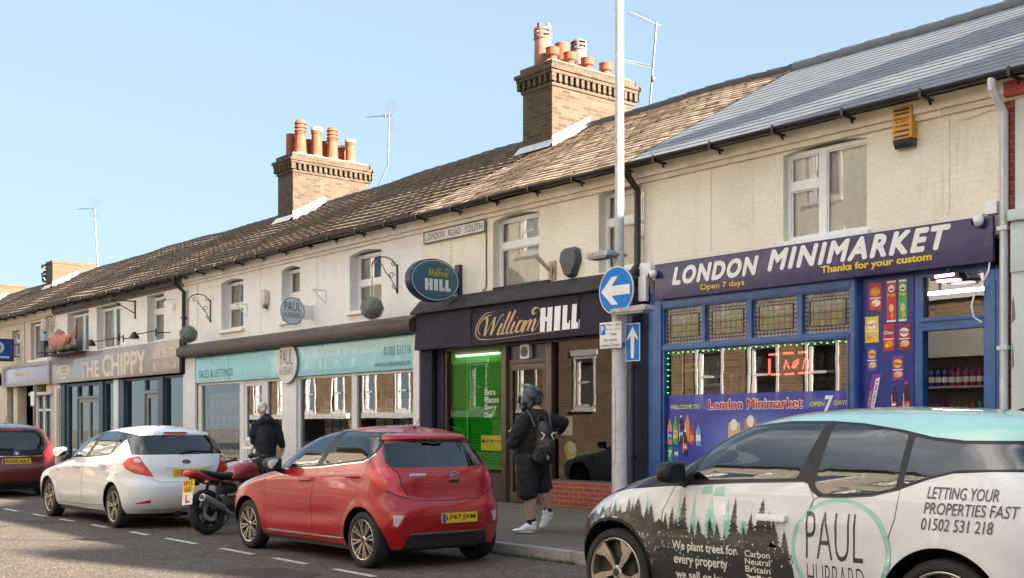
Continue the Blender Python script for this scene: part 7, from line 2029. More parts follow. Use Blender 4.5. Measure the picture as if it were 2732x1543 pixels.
 b = MB(); b.prism(round_rect(2.40, 2.62, .785, .83, .012), lambda u, w: c.side(u, w, .034), lambda u, w: c.side(u, w, .008)); part('handle_grip', b, WHITEG, hp, bevel=.01)
 # roof fin
 b = MB(); X = c.X0 + 3.80; Zf = 1.47
 b.prism([(-.16, 0), (.10, 0), (.10, .03), (.06, .06), (-.02, .05)], lambda u, w: (X + u, c.Yc - .02, Zf + w), lambda u, w: (X + u, c.Yc + .02, Zf + w)); b.tube([(X + .06, c.Yc, Zf + .04), (X + .17, c.Yc, Zf + .17)], [.009, .004], 6); part('roof_aerial', b, RUBBERK, t, bevel=.008)
 # ---- printed wrap: dark forest floor, trees and lettering laid on the skin
 DARKW = paint_mat('wrap_charcoal', (.030, .028, .026), .35); MINTW = paint_mat('wrap_mint', (.26, .58, .50), .35)
 rnd = random.Random(12)
 def skin(b, pts, off, mi=0, step=.05):
  """lay a flat outline on the near side: triangulate with inner points so that it follows the curve"""
  P = []
  for i in range(len(pts)):
   p, q = pts[i], pts[(i + 1) % len(pts)]; n = max(1, int(math.hypot(q[0] - p[0], q[1] - p[1]) / step))
   P += [(p[0] + (q[0] - p[0]) * k / n, p[1] + (q[1] - p[1]) * k / n) for k in range(n)]
  V = [Vector(p) for p in P]; E = [(i, (i + 1) % len(P)) for i in range(len(P))]
  x0, x1 = min(p[0] for p in P), max(p[0] for p in P); z0, z1 = min(p[1] for p in P), max(p[1] for p in P)
  gx = x0 + step / 2
  while gx < x1:
   gz = z0 + step / 2
   while gz < z1:
    if inpoly(gx, gz, P): V.append(Vector((gx, gz)))
    gz += step
   gx += step
  vs, es, fs, _, _, _ = delaunay_2d_cdt(V, E, [], 0, 1e-6)
  k = len(b.v); b.v += [c.side(v.x, v.y, off) for v in vs]
  for f in fs:
   u = (vs[f[0]] + vs[f[1]] + vs[f[2]]) / 3
   if inpoly(u.x, u.y, P) and all(math.hypot(u.x - h, u.y - z) > sp['arch'] + .012 for h in sp['hubs']):
    b.f.append(tuple(k + i for i in f)); b.m.append(mi)
 def tree(x, z0, h, w, bushy=1.):
  L = []; Rr = []; n = int(9 + h * 40)
  for i in range(n):
   t_ = i / (n - 1); zz = z0 + h * t_; ww = w * (1 - t_) ** .85 * (1 if i % 2 else .45) * rnd.uniform(.75, 1.25) + .002
   L.append((x - ww, zz + (-.012 if i % 2 else 0))); ww = w * (1 - t_) ** .85 * (1 if i % 2 else .45) * rnd.uniform(.75, 1.25) + .002
   Rr.append((x + ww, zz + (-.012 if i % 2 else 0)))
  return L + [(x, z0 + h + .02)] + Rr[::-1]
 b = MB()
 floor = [(.50, .22), (2.64, .22)]
 def lim(x): return min(.94, .86 + (x - 1.0) * .12)
 # mint haze patches behind, then the dark trees in front
 for x, z0, h, w in ((1.28, .52, .36, .10), (1.42, .5, .38, .07), (1.72, .56, .36, .06), (1.85, .6, .35, .05), (2.0, .55, .40, .11), (2.14, .52, .40, .06), (2.28, .56, .28, .06), (1.12, .70, .16, .06), (.98, .68, .14, .05), (2.45, .6, .26, .06)):
  skin(b, tree(x, z0, min(h, lim(x) - z0 - .03), w), .002, 1, .06)
 for x, z0, h, w in ((1.95, .93, .06, .05), (2.05, .92, .07, .05)): skin(b, [(x - w, z0), (x + w, z0 + .01), (x + w * .8, z0 + h), (x - w * .6, z0 + h * .8)], .002, 1)
 part('mint_forest_print', b, [DARKW, MINTW], door, merge=False)
 b = MB()
 prof = [(.52, .30), (.56, .50), (.62, .61), (.72, .70), (.85, .75), (1.0, .77), (1.15, .78), (1.3, .77), (1.42, .73), (1.52, .74), (1.6, .68), (1.72, .70), (1.84, .64), (1.95, .66), (2.08, .62), (2.2, .66), (2.32, .72), (2.42, .70), (2.5, .68), (2.56, .62), (2.62, .56), (2.66, .50), (2.67, .4), (2.66, .3), (2.66, .22), (.5, .22)]
 jag = []
 for i in range(len(prof) - 1):
  p, q = prof[i], prof[i + 1]; n = max(1, int(math.hypot(q[0] - p[0], q[1] - p[1]) / .022)) if i < 21 else 1
  for k in range(n):
   f = k / n; jag.append((p[0] + (q[0] - p[0]) * f, p[1] + (q[1] - p[1]) * f + (rnd.uniform(-.03, .028) if 1 < i < 20 else 0)))
 jag.append(prof[-1])
 skin(b, jag, .0034, 0, .05)
 for x, z0, h, w in ((1.33, .70, .26, .085), (1.46, .66, .18, .06), (1.42, .68, .14, .05), (1.24, .74, .12, .045), (1.1, .74, .1, .04), (1.66, .62, .2, .055), (2.06, .58, .16, .05), (2.34, .62, .2, .055), (2.48, .62, .22, .06), (1.76, .62, .30, .065), (1.70, .62, .14, .04), (1.90, .62, .14, .04), (2.0, .58, .20, .055), (2.2, .60, .31, .055), (2.12, .58, .1, .04), (2.28, .6, .14, .035), (2.42, .64, .37, .085), (2.52, .6, .2, .06), (2.6, .55, .18, .05), (1.6, .62, .16, .045), (1.84, .6, .12, .04), (1.16, .70, .11, .035), (1.05, .70, .12, .03), (.95, .68, .13, .03), (.86, .64, .13, .03), (.78, .58, .13, .03), (.70, .52, .15, .03), (1.28, .7, .13, .04)):
  skin(b, tree(x, z0, min(h, lim(x) - z0 - .02), w), .0046, 0, .06)
 for i in range(110):
  x = rnd.uniform(1.3, 2.6); zz = rnd.uniform(.47, .66); r_ = rnd.uniform(.004, .010)
  skin(b, [(x - r_, zz), (x + r_ * .3, zz - r_), (x + r_, zz + r_ * .4), (x, zz + r_)], .0058, 1)
 part('dark_forest_print', b, [DARKW, MINTW], door, merge=False)
 # round logo
 C0 = (3.0, .632); b = MB()
 skin(b, [(C0[0] + .345 * math.cos(a), C0[1] + .322 * math.sin(a)) for a in [2 * PI * i / 60 for i in range(60)]], .0058, 0, .04)
 skin(b, [(C0[0] + .315 * math.cos(a), C0[1] + .297 * math.sin(a)) for a in [2 * PI * i / 60 for i in range(60)]], .0074, 1, .04)
 part('logo_disc', b, [MINTW, WHITEG], rdoor, merge=False)
 LET = paint_mat('wrap_letter_black', (.022, .021, .020), .4); LETG = M('wrap_letter_grey', (.075, .08, .10), .45); LETW = M('wrap_letter_white', (.72, .70, .66), .45)
 sd_ = lambda off: (lambda u, w: c.side(u, w, off))
 b = MB(); text_into(b, 'PAUL', 2.765, 3.165, .575, .865, sd_(.0092), sub=.035, bold=-.012); text_into(b, 'HUBBARD', 2.77, 3.17, .385, .545, sd_(.0092), sub=.035, bold=-.02); part('logo_lettering', b, LET, rdoor, merge=False)
 b = MB()
 sl_ = dict(bold=.004, shear=.12)
 text_into(b, 'LETTING YOUR', 3.55, 3.965, .978, 1.045, sd_(.004), sub=.035, **sl_); text_into(b, 'PROPERTIES FAST', 3.54, 4.075, .892, .958, sd_(.004), sub=.035, **sl_); text_into(b, '01502 531 218', 3.53, 3.95, .802, .870, sd_(.004), sub=.035, **sl_)
 part('panel_lettering', b, LETG, body, merge=False)
 b = MB()
 for s_, a_, e_, z0_, z1_, bo in (('We plant trees for', 1.665, 2.225, .525, .605, .018), ('every property', 1.675, 2.145, .425, .505, .018), ('we sell or lease', 1.68, 2.175, .345, .405, .018), ('Carbon', 2.29, 2.49, .545, .587, .01), ('Neutral', 2.29, 2.49, .495, .537, .01), ('Britain', 2.29, 2.49, .445, .487, .01)):
  b = MB(); text_into(b, s_, a_, e_, z0_, z1_, sd_(.0072), sub=.035, bold=bo); part('door_lettering', b, LETW, door, merge=False)
 b = MB(); x0, x1, z0, z1 = 2.29, 2.50, .28, .43; q = lambda pts: b.poly([sd_(.0072)(*p) for p in pts])
 W_, H_ = x1 - x0, z1 - z0; L = lambda u, v: (x0 + W_ * u, z0 + H_ * v)
 skin(b, [L(0, 0), L(1, 0), L(1, 1), L(0, 1)], .0058, 1)
 q([L(0, .4), L(1, .4), L(1, .6), L(0, .6)]); q([L(.42, 0), L(.58, 0), L(.58, .39), L(.42, .39)]); q([L(.42, .61), L(.58, .61), L(.58, 1), L(.42, 1)])
 for (a, e) in (((0, 1), (.38, .66)), ((1, 1), (.62, .66)), ((0, 0), (.38, .34)), ((1, 0), (.62, .34))):
  s_ = .07 if a[1] == 1 else -.07; q([L(a[0], a[1] - s_ * .3), L(e[0], e[1] - s_ * .3), L(e[0], e[1] + s_), L(a[0] + (.1 if a[0] == 0 else -.1), a[1])])
 for (u0, u1, v0, v1) in ((.05, .38, .95, .97),): pass
 q([L(.16, .94), L(.39, .94), L(.39, .78)]); q([L(.84, .94), L(.61, .94), L(.61, .78)]); q([L(.03, .84), L(.03, .66), L(.25, .66)]); q([L(.97, .84), L(.97, .66), L(.75, .66)])
 q([L(.16, .06), L(.39, .06), L(.39, .22)]); q([L(.84, .06), L(.61, .06), L(.61, .22)]); q([L(.03, .16), L(.03, .34), L(.25, .34)]); q([L(.97, .16), L(.97, .34), L(.75, .34)])
 part('flag_print', b, [LETW, DARKW], door, merge=False)
 return c
CEV = ecar()
# ============================================================ street furniture
POLEM = None
def pole_mat():
 t = NT('painted_steel_column'); v = t.coords()
 n = t.noise(v, 7, 6, .7); f = t.noise(v, 60, 3)
 t.l(t.mix(.3, t.ramp(n.outputs[0], [(.3, (.36, .36, .37)), (.5, (.48, .48, .49)), (.72, (.55, .55, .56))]), t.ramp(f.outputs[0], [(.35, (.55, .5, .45)), (.6, (1, 1, 1))]), 'MULTIPLY'), t.b.inputs['Base Color'])
 t.set(Roughness=.55, Metallic=.15); t.bump(f.outputs[0], .15, .004)
 return t.m
POLEM = pole_mat()
px, py = -9.28, -2.80
t = thing('lamp_post', 'tall pale grey steel lamp column carrying the blue road signs', 'lamp post', (px, py, .12))
b = MB(); b.lathe([(.10, .12), (.088, .14), (.087, 2.86), (.078, 2.93), (.057, 2.98), (.054, 3.2), (.046, 9.0), (.0, 9.02)], (px, py, 0), 'z', 28); part('column', b, POLEM, t, smooth=40)
b = MB()
d_ = Vector((-.1, -1, 0)).normalized(); s_ = Vector((1, -.1, 0)).normalized()
def colskin(u, w, r=.0895): a = u / .088 - PI / 2 - .35; return (px + r * math.cos(a), py + r * math.sin(a), w)
o = round_rect(-.055, .055, .95, 1.85, .05)
for i in range(len(o)):
 p, q = o[i], o[(i + 1) % len(o)]; n = max(1, int(math.hypot(q[0] - p[0], q[1] - p[1]) / .05))
 for k in range(n):
  f0, f1 = k / n, (k + 1) / n; A = (p[0] + (q[0] - p[0]) * f0, p[1] + (q[1] - p[1]) * f0); B = (p[0] + (q[0] - p[0]) * f1, p[1] + (q[1] - p[1]) * f1)
  c0 = ((A[0]) * .93, 1.4 + (A[1] - 1.4) * .993); c1 = (B[0] * .93, 1.4 + (B[1] - 1.4) * .993)
  b.quad(colskin(*A), colskin(*B), colskin(*c1), colskin(*c0))
for w in (1.0, 1.78): b.quad(colskin(-.03, w), colskin(-.012, w), colskin(-.012, w + .05), colskin(-.03, w + .05))
part('access_door', b, M('door_gap', (.12, .11, .1), .8), t)
b = MB()
for u, w, c, e, m_ in ((-.03, 2.02, .05, .02, 0), (.03, 1.92, .05, .015, 0), (.06, 1.35, .03, .12, 1), (.05, 1.22, .04, .03, 2), (.08, 1.55, .02, .02, 3), (.02, .62, .05, .03, 0), (-.04, 2.24, .04, .01, 0)):
 b = MB(); b.quad(colskin(u, w, .0888), colskin(u + c, w, .0888), colskin(u + c, w + e, .0888), colskin(u, w + e, .0888)); part('sticker', b, (M('old_sticker_grey', (.3, .3, .3), .7), M('old_sticker_pale', (.5, .5, .42), .7), M('old_sticker_yellow', (.5, .45, .2), .7), INKW)[m_], t)
b = MB()
text_into(b, '5', -.035, -.005, 2.06, 2.10, lambda u, w: colskin(u, w, .0892), 4, bold=.02)
part('lettering', b, [INKK] * 5, t, merge=False)
SIGNB = M('sign_blue', (.008, .19, .62), .5, var=.04, spec=.25)
SIGNW = M('sign_white', (.72, .72, .72), .4, var=.04)
GALV = M('sign_back_grey', (.3, .31, .32), .5, .4)
t = thing('direction_sign', 'round blue sign with a white arrow pointing left, on the lamp column', 'road sign', (-9.22, -2.95, 2.65))
sx_, sz_, sy_ = -9.20, 2.93, -2.93
b = MB(); b.prism(circle_pts(sx_, sz_, .275, 48), lambda u, w: (u, sy_, w), lambda u, w: (u, sy_ + .012, w)); b.box(sx_ - .15, sx_ + .15, sy_ + .012, sy_ + .05, sz_ - .02, sz_ + .02); part('plate', b, GALV, t)
b = MB(); b.poly([(p[0], sy_ - .003, p[1]) for p in circle_pts(sx_, sz_, .275, 48)]); part('border', b, SIGNW, t)
b = MB(); b.poly([(p[0], sy_ - .006, p[1]) for p in circle_pts(sx_, sz_, .262, 48)]); part('face', b, SIGNB, t)
b = MB(); A = [(-.235, 0), (-.05, .15), (.0, .15), (-.0, .13), (-.085, .05), (.215, .05), (.215, -.05), (-.085, -.05), (0, -.13), (0, -.15), (-.05, -.15)]
A = [(-.235, 0), (-.065, .16), (.035, .16), (-.07, .055), (.22, .055), (.22, -.055), (-.07, -.055), (.035, -.16), (-.065, -.16)]
b.poly([(sx_ + p[0], sy_ - .009, sz_ + p[1]) for p in A]); part('arrow', b, SIGNW, t)
t = thing('parking_plate', 'small white parking times plate with a blue P, below the round blue sign', 'road sign', (-9.3, -2.9, 2.28))
b = MB(); b.box(-9.47, -9.12, -2.93, -2.918, 2.28, 2.58); part('plate', b, SIGNW, t, bevel=.004)
b = MB(); b.poly([(p[0], -2.934, p[1]) for p in round_rect(-9.455, -9.375, 2.44, 2.56, .01)]); pb = part('p_panel', b, SIGNB, t)
letters(pb, wallmap(-2.937), [('P', -9.435, -9.395, 2.46, 2.54, dict(bold=.03))], SIGNW)
letters(t, wallmap(-2.934), [('Mon - Sat', -9.355, -9.14, 2.53, 2.565), ('8 am - 6 pm', -9.36, -9.135, 2.48, 2.51), ('1 hour', -9.30, -9.19, 2.425, 2.46), ('No return', -9.40, -9.19, 2.36, 2.395), ('within 2 hours', -9.435, -9.145, 2.30, 2.335)], INKK)
t = thing('one_way_plate', 'upright blue rectangle sign with a white arrow pointing up, behind the parking plate', 'road sign', (-9.02, -2.85, 2.14))
b = MB(); b.box(-9.125, -8.895, -2.86, -2.848, 2.12, 2.55); b.box(-9.25, -8.95, -2.848, -2.82, 2.3, 2.34); part('plate', b, SIGNB, t, bevel=.004)
b = MB(); b.holed(-9.122, -8.898, 2.123, 2.547, [(-9.114, -8.906, 2.131, 2.539)], -2.8635, -2.8605); part('border', b, SIGNW, t)
b = MB(); b.poly([(-9.01 + p[0], -2.864, 2.335 + p[1]) for p in [(0, .18), (.085, .05), (.085, .02), (.03, .07), (.022, -.18), (-.022, -.18), (-.03, .07), (-.085, .02), (-.085, .05)]]); part('arrow', b, SIGNW, t)
for nm, x0, x1, z, lb in (('a', -9.60, -9.24, 3.33, 'grey sign light arm above the round blue sign, pointing left'), ('b', -9.22, -8.66, 2.66, 'grey sign light arm between the round sign and the arrow plate, pointing right')):
 t = thing('sign_light', lb, 'sign light', ((x0 + x1) / 2, -2.95, z))
 b = MB(); b.prism([(x0, z), (x0 + .02, z + .05), (x1 - .03, z + .07), (x1, z + .03), (x1, z)], lambda u, w: (u, -3.03, w), lambda u, w: (u, -2.87, w)); part('housing', b, M('weathered_grey_metal', (.33, .34, .35), .5, .4, var=.3, scale=14), t, bevel=.012)
 b = MB(); b.box(x0 + .03, x1 - .04, -3.02, -2.88, z - .02, z - .001); b.box(max(x0, px - .1), min(x1, px + .1), -2.86, -2.72, z + .01, z + .04); part('lens', b, M('dull_lens', (.25, .25, .25), .3), t)
# weeds along the kerb
b = MB(); rnd = random.Random(5)
for i in range(420):
 x = rnd.choice((-9.6, -9.3, -8.9, -8.6)) + rnd.gauss(0, .16); y = KY - .01 - abs(rnd.gauss(0, .03)); h = rnd.uniform(.015, .05); a = rnd.uniform(0, 6.3); w = rnd.uniform(.003, .007)
 dx, dy = math.cos(a) * w, math.sin(a) * w; lx, ly = rnd.uniform(-.02, .02), rnd.uniform(-.03, .01)
 b.poly([(x - dx, y - dy, .0), (x + dx, y + dy, 0), (x + lx, y + ly, h)])
o = solo('kerb_weeds', b, M('weed_green', (.05, .09, .03), .8), 'short green weeds growing along the foot of the kerb', 'weeds', merge=False); o['kind'] = 'stuff'
# ============================================================ motorbike (local: +y forward, +x right)
BRED = paint_mat('motorbike_red', (.30, .008, .014), .3)
def motorbike():
 t = thing('motorbike', 'red motorbike with learner plate parked nose to the kerb between the cars', 'motorbike')
 r = .29; yr, yf_ = 0., 1.20
 def bwheel(y, w, nm, R_=r):
  b = MB(); pr = [(R_ - .085, -w * .35), (R_ - .05, -w * .5), (R_ - .015, -w * .4), (R_, -w * .12), (R_, w * .12), (R_ - .015, w * .4), (R_ - .05, w * .5), (R_ - .085, w * .35)]
  b.lathe(pr, (0, y, R_), 'x', 40); o = part(nm, b, TYRE, t, smooth=50)
  b = MB(); b.lathe([(R_ - .08, -w * .4), (R_ - .10, -w * .36), (R_ - .105, 0), (R_ - .10, w * .36), (R_ - .08, w * .4)], (0, y, R_), 'x', 40)
  for k in range(5):
   a = k * PI * .4 + .3; c_, s_ = math.cos(a), math.sin(a)
   for x in (-.02, .02): b.tube([(x * 1.3, y + .03 * c_, R_ + .03 * s_), (x, y + (R_ - .10) * c_, R_ + (R_ - .10) * s_)], [.018, .013], 6)
  b.lathe([(0, -.06), (.045, -.06), (.05, -.03), (.05, .03), (.045, .06), (0, .06)], (0, y, R_), 'x', 18)
  part('rim', b, M('black_wheel', (.02, .02, .022), .35, .3), o, smooth=40)
  b = MB(); b.lathe([(.07, .062), (.125, .062), (.125, .066), (.07, .066), (.07, .062)], (0, y, R_), 'x', 30); part('brake_disc', b, STEEL, o)
 bwheel(yr, .13, 'wheel'); bwheel(yf_, .10, 'wheel')
 b = MB()
 b.tube([(0, .28, .72), (0, .62, .78), (0, .92, .86)], .028, 8); b.tube([(0, .92, .86), (.0, .80, .55), (0, .78, .28)], .03, 8)
 for s in (-1, 1):
  b.tube([(s * .07, 0, r), (s * .08, .25, .34), (s * .08, .48, .36)], .022, 8)
  b.tube([(s * .10, -.12, .70), (s * .11, .10, .68), (s * .11, .45, .62), (s * .09, .5, .36)], .016, 8)
  b.tube([(s * .11, .05, .36), (s * .11, .18, .66)], .022, 8)
  b.tube([(s * .08, yf_, r), (s * .08, 1.0, .74), (s * .08, .95, .90)], [.026, .026, .022], 10)
 b.tube([(-.1, .5, .2), (-.28, .42, .02)], .012, 6)
 part('frame', b, IRON, t, smooth=50)
 b = MB(); b.box(-.14, .14, .42, .82, .22, .48); b.obox((0, .78, .52), .20, .22, .26, Euler((R(-20), 0, 0)))
 for k in range(5): b.obox((0, .80 + .015 * k, .46 + .04 * k), .24, .24, .012, Euler((R(-20), 0, 0)))
 b.lathe([(0, .14), (.10, .14), (.11, .16), (.08, .19), (0, .19)], (0, .52, .34), 'x', 20)
 part('engine', b, M('black_engine', (.03, .03, .032), .45, .4), t, bevel=.012)
 b = MB()
 b.tube([(.10, .80, .42), (.15, .75, .22), (.16, .45, .20), (.165, .25, .25), (.17, .12, .33)], .022, 10); part('exhaust_pipe', b, CHROME, t, smooth=50)
 b = MB(); b.tube([(.17, .15, .315), (.175, .05, .355), (.185, -.20, .46), (.187, -.24, .475)], [.035, .055, .058, .05], 16); ex = part('silencer', b, M('brushed_steel', (.45, .45, .46), .3, .9), t, smooth=40)
 b = MB(); b.tube([(.187, -.235, .473), (.188, -.25, .479)], .03, 12); part('tip', b, BLACKP, ex)
 # tank, seat, tail
 def loft(sec, n=16):
  b = MB()
  for (y, zc, w, h) in sec:
   for j in range(n):
    a = 2 * PI * j / n; ca, sa = math.cos(a), math.sin(a)
    b.v.append((w * math.copysign(abs(ca) ** .8, ca), y, zc + h * math.copysign(abs(sa) ** .8, sa)))
  for i in range(len(sec) - 1):
   for j in range(n):
    j2 = (j + 1) % n; b.f.append((i * n + j, (i + 1) * n + j, (i + 1) * n + j2, i * n + j2)); b.m.append(0)
  b.f.append(tuple(range(n))); b.m.append(0); b.f.append(tuple((len(sec) - 1) * n + j for j in range(n - 1, -1, -1))); b.m.append(0)
  return b
 part('fuel_tank', loft([(.42, .70, .09, .05), (.48, .735, .12, .085), (.60, .775, .145, .12), (.75, .80, .155, .13), (.88, .80, .14, .11), (.96, .79, .09, .07)]), BRED, t, smooth=60)
 b = MB(); b.lathe([(0, .94), (.04, .935), (.045, .92)], (0, .74, 0), 'z', 16); part('filler_cap', b, CHROME, t)
 part('seat', loft([(-.14, .805, .07, .02), (-.08, .80, .10, .035), (.05, .775, .12, .045), (.2, .745, .125, .05), (.34, .735, .12, .055), (.46, .745, .09, .05)]), M('black_vinyl_seat', (.018, .018, .02), .5, bump=.2), t, smooth=60)
 part('tail_cowl', loft([(-.24, .81, .055, .04), (-.19, .795, .08, .06), (-.10, .755, .10, .07), (.05, .70, .11, .055), (.22, .66, .10, .04), (.3, .64, .06, .02)]), BRED, t, smooth=60)
 part('tail_lamp', loft([(-.29, .80, .055, .025), (-.275, .80, .075, .045), (-.21, .79, .085, .05)]), LAMPRED, t, smooth=60)
 b = MB(); b.obox((0, -.235, .62), .06, .02, .28, Euler((R(-12), 0, 0))); b.tube([(0, -.1, .66), (0, -.22, .66)], .025, 8); part('plate_bracket', b, BLACKP, t)
 tilt = lambda z: -.26 - (.70 - z) * .20
 b = MB(); b.prism([(-.105, .55), (.105, .55), (.105, .715), (-.105, .715)], lambda u, w: (u, tilt(w), w), lambda u, w: (u, tilt(w) + .005, w)); np_ = part('number_plate', b, PLATEY, t)
 b = MB(); f = lambda u, w: (u, tilt(w) - .003, w)
 text_into(b, 'FP15', -.075, .075, .64, .70, f, bold=.02); text_into(b, 'GGK', -.065, .065, .565, .625, f, bold=.02); part('lettering', b, INKK, np_, merge=False)
 b = MB(); b.prism([(-.09, .40), (.09, .40), (.09, .548), (-.09, .548)], lambda u, w: (u, tilt(w) - .004, w), lambda u, w: (u, tilt(w), w)); lp = part('learner_plate', b, SIGNW, t)
 b = MB(); b.poly([(p[0], tilt(p[1]) - .008, p[1]) for p in [(-.035, .425), (.045, .425), (.045, .45), (-.008, .45), (-.008, .525), (-.035, .525)]]); part('lettering', b, M('learner_red', (.6, .03, .04), .4), lp)
 for s in (-1, 1):
  b = MB(); b.sphere((s * .17, -.12, .665), .035, .03, .022, 12, 8); o = part('indicator', b, LAMPAMB, t, smooth=60); b = MB(); b.tube([(s * .05, -.12, .68), (s * .14, -.12, .665)], .009, 6); part('stalk', b, BLACKP, o)
 b = MB(); b.tube([(-.36, .80, .96), (-.22, .86, .97), (-.08, .93, .95), (.08, .93, .95), (.22, .86, .97), (.36, .80, .96)], .012, 8)
 part('handlebar', b, STEEL, t, smooth=50)
 for s in (-1, 1):
  b = MB(); b.tube([(s * .25, .845, .968), (s * .37, .795, .958)], .02, 10); o = part('grip', b, RUBBERK, t, smooth=50)
  b = MB(); b.tube([(s * .24, .89, .975), (s * .36, .86, .965)], .007, 6); b.box(s * .23 - .02, s * .23 + .02, .83, .88, .95, 1.0); part('lever', b, BLACKP, o)
 b = MB(); b.sphere((0, 1.04, .88), .095, .08, .10, 16, 10); hl = part('headlight', b, BLACKP, t, smooth=60)
 b = MB(); b.sphere((-.05, .97, 1.0), .045, .04, .045, 12, 8); b.sphere((.05, .97, 1.0), .045, .04, .045, 12, 8); part('dials', b, BLACKP, t, smooth=60)
 b = MB(); pr = [(r + .03, -.06), (r + .045, 0), (r + .03, .06)]; b.lathe(pr, (0, yf_, r), 'x', 24, a0=.3, a1=2.6); part('mudguard', b, BLACKP, t, smooth=60)
 b = MB(); b.box(-.11, .11, .30, .44, .50, .64); b.box(.125, .15, .38, .44, .26, .30); part('side_panel', b, BLACKP, t, bevel=.02)
 b = MB(); b.box(-.09, -.075, 0, .5, .26, .38); part('chain_guard', b, BLACKP, t, bevel=.01)
 t.location = (-13.80, -5.72, 0.0); t.rotation_euler = (0, R(-7), R(20))
 return t
motorbike()
# ============================================================ people
def remesh(mb, voxel, smooth_it=6):
 me = mb.mesh('tmp', [WHITE], 0, None)
 o = bpy.data.objects.new('tmp', me); COL.objects.link(o)
 m = o.modifiers.new('r', 'REMESH'); m.mode = 'VOXEL'; m.voxel_size = voxel; m.use_smooth_shade = True
 s = o.modifiers.new('s', 'SMOOTH'); s.iterations = smooth_it; s.factor = .5
 dg = bpy.context.evaluated_depsgraph_get(); dg.update()
 out = bpy.data.meshes.new_from_object(o.evaluated_get(dg))
 bpy.data.objects.remove(o); out.materials.clear()
 out.polygons.foreach_set('use_smooth', [True] * len(out.polygons))
 return out
def limb(b, pts):
 """joined tapered limb: pts = [(x,y,z,r)...]"""
 b.tube([p[:3] for p in pts], [p[3] for p in pts], 14)
 for p in pts: b.sphere(p[:3], p[3] * .99, p[3] * .99, p[3] * .99, 14, 10)
def skinned(name, mb, mat, parent, voxel=.016, it=6, label=None):
 me = remesh(mb, voxel, it); me.materials.append(mat); me.name = name
 return part(name, me, None, parent, label=label)
def hand(b, wrist, fwd, side, up, L=.17, curl=.5, thumb=1):
 """palm, four unequal bent fingers and a side thumb"""
 w, f, s, u = Vector(wrist), Vector(fwd).normalized(), Vector(side).normalized(), Vector(up).normalized()
 for k in range(4):
  q = w + f * .04 + s * (-.03 + k * .02); b.tube([w + s * (-.018 + k * .012), q + f * .03], [.018, .015], 8)
 b.sphere(w + f * .045, .035, .035, .022, 12, 8)
 for k, l in enumerate((.068, .078, .073, .056)):
  p = w + f * .085 + s * (-.033 + k * .022); P = [p]
  for j in range(3):
   a = curl * (j + .6); P.append(P[-1] + (f * math.cos(a) - u * math.sin(a)) * l / 3)
  b.tube(P, [.010, .0095, .009, .0075], 8); b.sphere(P[-1], .0075, .0075, .0075, 8, 6)
 p = w + f * .03 + s * (.034 * thumb); P = [p, p + (f * .5 + s * thumb * .8).normalized() * .035, p + (f * .9 + s * thumb * .55 - u * .3).normalized() * .07]
 b.tube(P, [.013, .011, .008], 8); b.sphere(P[-1], .008, .008, .008, 8, 6)
SKIN = M('skin', (.50, .28, .22), .55, var=.12, scale=14)
BLACKC = M('black_cloth', (.010, .0105, .012), .9, var=.35, scale=12, bump=1., bscale=13)
SHORTC = M('black_shorts_cloth', (.009, .010, .013), .85, var=.3, scale=8, bump=1., bscale=9)
NAVYC = M('navy_coat_cloth', (.010, .012, .022), .85, var=.35, scale=6, bump=1., bscale=9)
A_ = Vector((.64, .77, 0)); Q_ = Vector((-.77, .64, 0))     # across and away, as seen walking up to them
